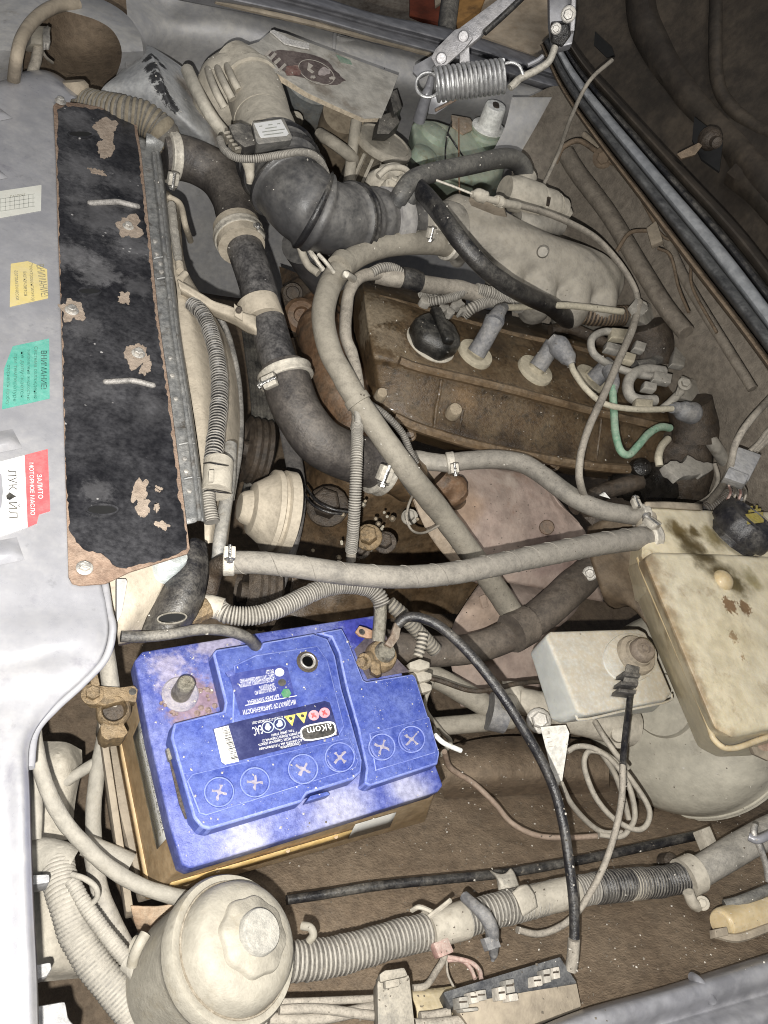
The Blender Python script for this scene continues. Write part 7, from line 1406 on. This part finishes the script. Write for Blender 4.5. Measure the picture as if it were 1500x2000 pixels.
bm = NB(); patch(bm, [[(1000, 1742, -.052), (1015, 1730, -.05), (1030, 1726, -.052)], [(1012, 1762, -.046), (1028, 1752, -.044), (1044, 1746, -.046)], [(1022, 1790, -.05), (1036, 1782, -.05), (1050, 1772, -.05)]], 5, 5); part('clip', bm, plastic_dust, T_, solid=.002)
for i, (pts, lab) in enumerate((([(804, 1778, -.07), (820, 1772, -.06), (850, 1784, -.06)], 'torn cable tie end standing on the corrugated hose'), ([(838, 1790, -.06), (862, 1772, -.05), (880, 1758, -.04)], 'second torn tie end standing on the corrugated hose'))):
    bm = NB(); c = path(pts, 6); sweep(bm, c, lambda i, s: .0022, 6); tag(part('tie_end', bm, plastic_dust), lab, 'tie', 'torn cable ties')
for i, (pts, m, w) in enumerate((([(858, 1852, -.09), (868, 1868, -.085), (850, 1900, -.085), (832, 1925, -.08), (806, 1930, -.08)], dusty_wire, 13), ([(860, 1868, -.09), (890, 1872, -.085), (920, 1880, -.08), (936, 1895, -.075), (940, 1912, -.07)], M('pink_wire', (.36, .17, .15), dust=.5, rough=.6, scale=40), 9), ([(862, 1876, -.09), (900, 1876, -.085), (918, 1890, -.08), (928, 1912, -.075)], MATS['pink_wire'], 8), ([(872, 1860, -.09), (874, 1900, -.085), (886, 1928, -.08)], dusty_wire, 5))):
    one('branch_wire', ('grey wire', 'upper pink wire', 'lower pink wire', 'thin grey wire')[i]+' branching from the corrugated hose to the fuse box', 'wire', m, pts, w)
bm = NB(); p = V(862, 1852, -.075); box(bm, p, Vector((.008, .003, 0)), Vector((-.003, .006, 0)), UP*.005); tag(part('wire_knot', bm, MATS['pink_wire'], bevel=.002), 'pinkish taped knot under the corrugated hose', 'tape')
# ================================================================ power steering reservoir
T_ = PS = thing('steering_reservoir', 'big round beige steering fluid reservoir with a lobed cap', 'reservoir', V(440, 1870, -.1))
rm = M('reservoir_beige', (.30, .275, .225), dust=.58, rough=.5, scale=20, var=.15, dcol=(.335, .31, .255), up=.15, grime=.32, gcol=(.25, .215, .155), bump=.2)
pc = V(456, 1853, -.005); ax = (V(513, 1816, .032)-pc).normalized(); L = (V(513, 1816, .032)-pc).length; a = px(pc, 1)
bm = NB(); lathe(bm, pc, ax, [(96*a, -.085), (118*a, -.080), (128*a, -.06), (131*a, -.02), (134*a, -.012), (140*a, -.010), (141*a, -.001), (136*a, .003), (126*a, .003), (121*a, .002)], 72); part('tank', bm, rm, PS, smooth=45)
bm = NB(); lathe(bm, pc, ax, [(121*a, .0), (118*a, .008), (112*a, L*.42), (100*a, L*.56), (84*a, L*.63), (66*a, L*.65), (0, L*.65)], 64); part('lid', bm, rm, PS, smooth=50)
u_, v_, _ = frame(ax); bm = NB(); sweep(bm, [pc+ax*.0045+(u_*math.cos(t)+v_*math.sin(t))*121.5*a for t in [2*math.pi*i/64 for i in range(65)]], lambda i, s: .0009, 6); part('lid_seam', bm, M('seam_grime', (.16, .13, .09), dust=.3, rough=.8, scale=40), PS)
bm = NB(); lathe(bm, pc+ax*L*.62, ax, [(72*a, 0), (70*a, L*.10), (66*a, L*.16), (46*a, L*.17), (42*a, L*.22)], 96, lob=lambda t, z: 1+.035*math.cos(8*t)); part('cap_ring', bm, rm, PS, smooth=60)
bm = NB(); lathe(bm, pc+ax*L*.76, ax, [(42*a, 0), (41*a, L*.20), (38*a, L*.24), (0, L*.245)], 48); part('cap_button', bm, M('grey_button', (.22, .22, .205), dust=.6, rough=.6, scale=40, dcol=(.42, .395, .34), up=.2, fleck=.25), PS)
bm = NB(); tube(bm, [(325, 1865, -.06, 66), (300, 1858, -.06, 54), (297, 1857, -.06, 64), (284, 1852, -.06, 64), (281, 1851, -.06, 40), (262, 1846, -.065, 36)], 50, 20, 4); part('outlet', bm, rm, PS, smooth=50)
bm = NB(); slab(bm, [(488, 1960), (530, 1945), (524, 2010), (500, 2040), (470, 2040)], -.04, .03); part('foot', bm, rm, PS, bevel=.004)
bm = NB(); tube(bm, [(590, 1808, -.06), (606, 1812, -.055), (612, 1826, -.055), (604, 1838, -.06)], 16, 10); part('side_lug', bm, rm, PS)
T_ = thing('reservoir_clip', 'small beige spring clip on the reservoir outlet', 'clip', V(265, 1870, -.05))
bm = NB(); tube(bm, [(284, 1824, -.03), (272, 1845, -.03), (262, 1868, -.035), (258, 1885, -.04)], 22, 10); part('ear', bm, rm, T_)
# ================================================================ lower left: hoses in front of the battery
duste = M('pale_caked_dust', (.30, .28, .24), dust=.70, rough=.8, scale=20, up=.15, dcol=(.345, .32, .27), grime=.28, gcol=(.25, .215, .16))
T_ = thing('wire_loom', 'thick pale corrugated loom in the lower left corner', 'wire loom', V(180, 1860, -.1))
bm = NB(); corr(bm, [(112, 1668, -.09), (116, 1710, -.085), (128, 1760, -.08), (150, 1825, -.08), (185, 1885, -.08), (225, 1935, -.08), (262, 1985, -.08), (300, 2050, -.08)], 66, 8, .05, 22); part('sleeve', bm, [duste, conduit], T_)
bm = NB(); tube(bm, [(20, 1668, -.1), (70, 1670, -.095), (110, 1680, -.09), (135, 1692, -.09)], 70, 18, 8, .08); part('side_branch', bm, duste, T_)
onec('loom_branch_sleeve', 'thin pale corrugated branch beside the thick loom', 'sleeve', [duste, conduit], [(140, 1720, -.07), (165, 1765, -.068), (200, 1815, -.066), (240, 1865, -.066), (268, 1895, -.066), (285, 1940, -.068), (298, 1990, -.07), (306, 2040, -.07)], 31, 7, .07)
bm = NB(); tube(bm, [(250, 1876, -.06), (262, 1886, -.058), (272, 1900, -.06)], 42, 16, 4, .1); tag(part('loom_tape', bm, duste), 'pale lump of tape on the thin corrugated branch', 'tape')
one('front_cable', 'dust whitened cable curving from the panel to the reservoir', 'cable', duste, [(62, 1400, -.02), (70, 1460, -.03), (88, 1530, -.04), (120, 1596, -.05), (165, 1650, -.06), (215, 1695, -.07), (270, 1728, -.075), (330, 1748, -.08), (370, 1756, -.085)], 30, wob=.08)
one('front_cable', 'thin second cable close to the front panel edge', 'cable', duste, [(60, 1440, -.05), (66, 1500, -.055), (72, 1560, -.06), (70, 1640, -.065)], 22)
one('front_pipe', 'upright dusty pipe left of the battery tray', 'pipe', duste, [(204, 1440, -.13), (192, 1500, -.14), (184, 1560, -.145), (182, 1610, -.15), (186, 1665, -.155)], 30)
one('front_pipe', 'slanting dusty pipe joining the upright pipe', 'pipe', duste, [(192, 1486, -.14), (150, 1512, -.145), (108, 1540, -.15)], 22)
one('front_pipe', 'speckled pipe slanting down beside the thin branch', 'pipe', alu, [(180, 1660, -.12), (195, 1740, -.12), (215, 1790, -.125), (240, 1840, -.13), (262, 1880, -.13)], 34)
one('front_pipe', 'broad pale pipe between the cable and the battery tray', 'pipe', duste, [(165, 1650, -.12), (210, 1668, -.12), (255, 1688, -.12)], 40)
one('wire_loop', 'small pale wire loop beside the thick loom', 'wire', duste, [(140, 1708, -.06), (165, 1716, -.055), (186, 1732, -.055), (190, 1752, -.06), (178, 1766, -.065), (168, 1768, -.065)], 11)
T_ = thing('horn_casting', 'lumpy beige casting behind the front panel edge', 'casting', V(120, 1480, -.16))
bm = NB(); patch(bm, [[(60, 1445, -.18), (95, 1448, -.16), (130, 1450, -.155), (160, 1465, -.17)], [(60, 1490, -.16), (98, 1486, -.14), (135, 1488, -.138), (160, 1500, -.17)], [(60, 1560, -.16), (95, 1545, -.145), (130, 1555, -.15), (148, 1560, -.17)], [(60, 1650, -.17), (90, 1640, -.165), (120, 1640, -.165), (140, 1640, -.18)]], 7, 7, bump=.005, bs=40); part('lump', bm, plastic_dust, T_)
bm = NB(); patch(bm, [[(60, 1690, -.16), (110, 1700, -.15), (150, 1720, -.16)], [(60, 1780, -.15), (110, 1790, -.14), (150, 1800, -.16)], [(60, 1870, -.15), (110, 1880, -.145), (165, 1890, -.17)], [(60, 1920, -.18), (110, 1915, -.18), (160, 1910, -.19)]], 6, 6, bump=.003, bs=50); tag(part('lamp_housing', bm, plastic_dust), 'beige housing left of the thick loom', 'housing')
greyp = M('light_grey_plastic', (.33, .33, .34), dust=.4, rough=.5, scale=30, dcol=(.46, .44, .40))
for pl, h, lab in (([(60, 1708), (98, 1706), (98, 1724), (60, 1730)], -.03, 'topmost grey connector at the panel edge'), ([(60, 1886), (100, 1878), (102, 1892), (92, 1908), (64, 1916)], -.04, 'middle grey connector at the panel edge'), ([(66, 1966), (128, 1955), (134, 1990), (150, 2006), (146, 2040), (80, 2040)], -.045, 'lowest grey connector at the panel edge')):
    bm = NB(); slab(bm, pl, h, .03); tag(part('connector', bm, greyp, bevel=.0025), lab, 'connector', 'grey connectors along the panel edge')
one('connector_wire', 'thin dark wire between the grey connectors', 'wire', dusty_wire, [(70, 1720, -.08), (90, 1740, -.09), (105, 1760, -.1)], 5)  # thin wire in the common dusty sheath material
# ================================================================ fuse box, relay and wires along the near fender
T_ = FB = thing('fuse_box', 'open black fuse carrier with small fuses, bottom right', 'fuse box', V(1000, 1950, -.05))
kf = -.035
bm = NB(); loft(bm, [(864, 1938, kf), (1094, 1868, kf+.004), (1128, 1920, kf), (880, 1966, kf-.008)], [(856, 1950, kf-.03), (1084, 1882, kf-.03), (1120, 1936, kf-.03), (870, 1980, kf-.03)]); part('carrier', bm, M('carrier_grey', (.04, .043, .05), dust=.3, rough=.45, scale=30, dcol=(.26, .255, .24)), FB, bevel=.002)
bm = NB(); loft(bm, [(885, 1962, kf-.004), (1126, 1918, kf-.002), (1136, 1966, kf-.004), (940, 2040, kf-.006)], [(880, 1975, kf-.03), (1116, 1932, kf-.03), (1128, 1980, kf-.03), (930, 2050, kf-.03)]); part('base', bm, bay_light, FB, bevel=.002)
fuse = M('fuse_ivory', (.52, .48, .42), dust=.5, rough=.5, scale=40, dcol=(.46, .42, .35))
for i, (x, y, w, h_) in enumerate(((905, 1958, 18, 26), (926, 1948, 15, 26), (940, 1944, 18, 24), (980, 1940, 14, 30), (996, 1926, 16, 30), (1050, 1916, 16, 24), (1068, 1906, 14, 30), (1086, 1900, 13, 26), (918, 1972, 30, 10), (1002, 1948, 18, 18))):
    bm = NB(); x0, y0 = x-w/2, y-h_/2; slab(bm, [(x0, y0+3), (x0+w, y0), (x0+w+3, y0+h_-3), (x0+3, y0+h_)], kf+.012-.001*(i % 3), .012); part('fuse', bm, fuse if i % 2 else conduit, FB, bevel=.0012)
    if i < 8:
        bm = NB(); slab(bm, [(x0+2, y0+h_*.4), (x0+w-1, y0+h_*.36), (x0+w-1, y0+h_*.5), (x0+2, y0+h_*.54)], kf+.0128-.001*(i % 3), .001); part('fuse_slot', bm, grimy, FB)
T_ = thing('relay', 'dusty square relay with a stepped top, bottom centre', 'relay', V(775, 1960, -.06))
km = -.03
bm = NB(); loft(bm, [(736, 1914, km), (800, 1902, km), (814, 2030, km-.004), (738, 2040, km-.004)], [(728, 1926, km-.03), (792, 1914, km-.03), (806, 2040, km-.03), (730, 2050, km-.03)]); part('case', bm, M('relay_grey', (.16, .15, .13), dust=.6, rough=.55, scale=26, dcol=(.40, .36, .29)), T_, bevel=.003)
bm = NB(); loft(bm, [(740, 1902, km+.004), (752, 1894, km+.004), (770, 1892, km+.005), (790, 1888, km+.005), (798, 1906, km+.004), (742, 1920, km+.004)], [(732, 1914, km-.025), (746, 1906, km-.025), (764, 1904, km-.025), (782, 1900, km-.025), (790, 1918, km-.025), (734, 1930, km-.025)]); part('cap', bm, MATS['relay_grey'], T_, bevel=.0025)
bm = NB(); slab(bm, [(752, 1916), (780, 1910), (782, 1926), (754, 1932)], km+.009, .006); part('latch', bm, MATS['relay_grey'], T_, bevel=.0015)
for i, (pts, w) in enumerate((([(530, 1958, -.06), (600, 1956, -.06), (680, 1953, -.06), (740, 1950, -.06)], 14), ([(545, 1972, -.055), (620, 1970, -.055), (700, 1980, -.055), (740, 1985, -.055)], 18), ([(525, 1990, -.06), (620, 1990, -.06), (740, 1965, -.06)], 22), ([(820, 1985, -.06), (850, 1982, -.06), (880, 1976, -.055)], 16), ([(810, 2002, -.06), (860, 2000, -.055), (905, 1994, -.05)], 22))):
    one('relay_wire', ('topmost', 'second', 'lowest thick', 'thin right-hand', 'thick right-hand')[i]+' dusty wire at the square relay', 'wire', dusty_wire, pts, w)
bm = NB(); patch(bm, [[(800, 1935, -.08), (850, 1930, -.08), (890, 1925, -.08)], [(815, 1975, -.07), (850, 1980, -.07), (890, 1985, -.07)], [(810, 2040, -.06), (860, 2050, -.06), (900, 2060, -.06)]], 4, 4); tag(part('yellow_plate', bm, M('yellowish_plate', (.42, .33, .17), dust=.6, rough=.7, scale=14, dcol=(.50, .43, .30)), solid=.002), 'yellowish bracket plate between relay and fuse box', 'plate')
T_ = thing('amber_canister', 'amber dusty canister lying on the fender, right edge', 'canister', V(1460, 1800, -.02))
bm = NB(); tube(bm, [(1406, 1806, -.03, 44), (1416, 1802, -.03, 56), (1460, 1790, -.028, 60), (1540, 1768, -.025, 62)], 58, 22, 8); part('body', bm, amber, T_)
bm = NB(); tube(bm, [(1395, 1824, -.03), (1440, 1832, -.02), (1500, 1812, -.015), (1560, 1794, -.01)], 16, 8); part('saddle', bm, bay_light, T_)
bm = NB(); slab(bm, [(1396, 1815), (1420, 1810), (1424, 1826), (1398, 1832)], -.015, .008); part('lug', bm, bay_light, T_, bevel=.001)
one('dark_hose', 'dark hose lying above the amber canister', 'hose', vac, [(1415, 1768, -.03), (1450, 1758, -.02), (1500, 1738, -.015), (1560, 1712, -.01)], 20)
T_ = thing('bonnet_latch', 'grey wire latch at the right edge above the corrugated hose', 'latch', V(1470, 1630, .0))
bm = NB(); tube(bm, [(1462, 1634, .0), (1480, 1640, .005), (1510, 1628, .01), (1560, 1610, .015)], 16, 12); part('rod', bm, rail, T_)
bm = NB(); tube(bm, [(1474, 1612, .005), (1472, 1628, .005), (1484, 1655, .0), (1496, 1690, -.01), (1500, 1720, -.02)], 12, 10); part('hook', bm, steel, T_)
bm = NB(); p = V(1378, 1640, -.09); box(bm, p, Vector((.008, .003, 0)), Vector((-.003, .012, 0)), UP*.008); tag(part('fender_clip', bm, plastic_dust, bevel=.002), 'small pale clip where the black pipe ends', 'clip')
bm = NB(); p = V(1300, 1690, -.13); lathe(bm, p, UP, [(.014, 0), (.012, .012), (.006, .016), (0, .016)], 14); tag(part('rubber_nub', bm, grimy), 'small dark nub between pipe and corrugated hose', 'stud')
# ================================================================ right edge: connector block and dark gear behind the engine
T_ = thing('square_connector', 'pale grey square connector with pink wires above the black cap', 'connector', V(1450, 910, .1))
bm = NB(); loft(bm, [(1442, 872, .15), (1488, 888, .15), (1462, 940, .15), (1420, 926, .15)], [(1428, 890, .11), (1474, 906, .11), (1448, 958, .11), (1406, 944, .11)]); part('housing', bm, greyp, T_, bevel=.003)
bm = NB(); loft(bm, [(1424, 912, .158), (1464, 928, .158), (1454, 946, .158), (1414, 932, .158)], [(1418, 922, .14), (1458, 938, .14), (1448, 956, .14), (1408, 942, .14)]); part('collar', bm, greyp, T_, bevel=.002)
for i in range(4):
    bm = NB(); x = 1424+i*9; tube(bm, [(x, 948, .12), (x+3+i, 962, .1), (x-4+i*2, 978, .09), (x-8+i, 992, .07)], 5, 6); part('lead', bm, (MATS['pink_wire'], dusty_wire)[i % 2], T_)
for i in range(3):
    bm = NB(); tube(bm, [(1464+i*6, 882, .14), (1484+i*7, 862, .15), (1500+i*8, 840, .16), (1530, 822, .17)], 9, 8); part('lead', bm, dusty_wire, T_)
one('edge_cable', 'dark cable arching down to the square connector', 'cable', dusty_wire, [(1540, 735, .22), (1500, 782, .2), (1462, 825, .19), (1436, 868, .17), (1424, 920, .14), (1410, 950, .1), (1388, 978, .06)], 14)
onec('dark_sleeve', 'dark corrugated sleeve between connector and tank', 'sleeve', [conduit_dark, grimy], [(1440, 956, .06), (1415, 975, .05), (1390, 990, .045), (1370, 1000, .04)], 36, 6, .1)
bm = NB(); patch(bm, [[(1440, 870, .06), (1500, 880, .07), (1580, 900, .08)], [(1430, 940, .05), (1500, 950, .06), (1580, 960, .07)], [(1420, 1010, .02), (1500, 1020, .03), (1580, 1030, .04)]], 4, 4); T_ = tag(part('grey_bulkhead', bm, greyp, solid=.003), 'pale grey plate behind the black tank cap', 'plate')
bm = NB(); hexbolt(bm, V(1486, 935, .064), TOCAM(V(1486, 935, .06)), .004); tag(part('plate_screw', bm, steel), 'small bright screw on the pale grey plate', 'screw')
one('fuel_rail', 'grey pipe running down behind the coils', 'pipe', alu, [(1372, 840, .08), (1395, 870, .07), (1420, 905, .05), (1440, 930, .04)], 26)
one('dark_gear', 'black oily lump behind the long hose, left of the tank', 'housing', M('oil_black', (.008, .007, .006), dust=.12, rough=.25, scale=20, dcol=(.07, .06, .05), bump=.4), [(1190, 950, -.04, 40), (1230, 945, -.02, 70), (1290, 950, -.02, 90), (1340, 965, -.03, 60)], 70, wob=.2)
one('steering_rod', 'dark oily rod behind the S-shaped hose', 'rod', grimy, [(1120, 990, -.04), (1180, 960, -.02), (1250, 940, .0)], 34)
p = V(1250, 916, .01); bm = NB(); lathe(bm, p, TOCAM(p)+UP, [(.016, -.01), (.018, 0), (.014, .010), (.006, .014), (0, .014)], 20); tag(part('ball_joint', bm, MATS['oil_black']), 'glossy black ball joint behind the valve cover', 'ball joint')
bm = NB(); plate(bm, [(1172, 968, .0), (1182, 962, .005), (1192, 974, .0)], .003); tag(part('paint_chip', bm, capw), 'tiny white chip beside the hanging dark cable', 'chip')
onec('harness_sleeve', 'brown corrugated harness along the rear of the valve cover', 'sleeve', [M('brown_sleeve', (.11, .075, .045), dust=.5, rough=.6, scale=20, dcol=(.26, .2, .14)), grimy], [(1090, 602, .06), (1130, 612, .07), (1175, 618, .08), (1225, 616, .09)], 40, 7, .1)

# ================================================================ grit lying about
def grit(name, lab, rects, n, mat, seed):
    """loose crumbs on what lies in the pixel box (found by a ray from above the place)"""
    rn = random.Random(seed); dg = bpy.context.evaluated_depsgraph_get(); bm = NB()
    for _ in range(n):
        x0, y0, x1, y1 = rects[rn.randrange(len(rects))]
        d = ray(rn.uniform(x0, x1), rn.uniform(y0, y1)).normalized()
        hit, p, nn, fi, ob, mw = S.ray_cast(dg, CAM, d)
        if not hit or nn.z < .15: continue
        r = rn.choice((.0005, .0006, .0008, .001, .0013)); u, v, w = frame(Vector((rn.uniform(-1, 1), rn.uniform(-1, 1), 1)))
        c = p+nn*r*.3
        T = [bm.verts.new(c+u*math.cos(a)*r*rn.uniform(.7, 1.4)+v*math.sin(a)*r*rn.uniform(.7, 1.4)) for a in (0, 1.6, 3.1, 4.7)]; t = bm.verts.new(c+nn*r)
        for i in range(4): bm.faces.new((T[i], T[(i+1) % 4], t))
    o = part(name, bm, mat, smooth=10); tag(o, lab, None, kind='stuff')
grit('dirt_crumbs', 'dark dirt crumbs scattered over the engine bay', [(860, 1440, 1500, 1900), (600, 1600, 1200, 2000), (690, 560, 1350, 930), (880, 900, 1180, 1250)], 900, M('crumb_dark', (.06, .045, .03), dust=.3, rough=.9, bump=0), 3)
grit('dust_crumbs', 'pale dust crumbs scattered over the engine bay', [(860, 1440, 1500, 1900), (690, 560, 1350, 930), (300, 100, 1000, 500), (260, 1200, 870, 1700)], 1000, M('crumb_pale', (.52, .49, .44), dust=.3, rough=.9, bump=0), 5)
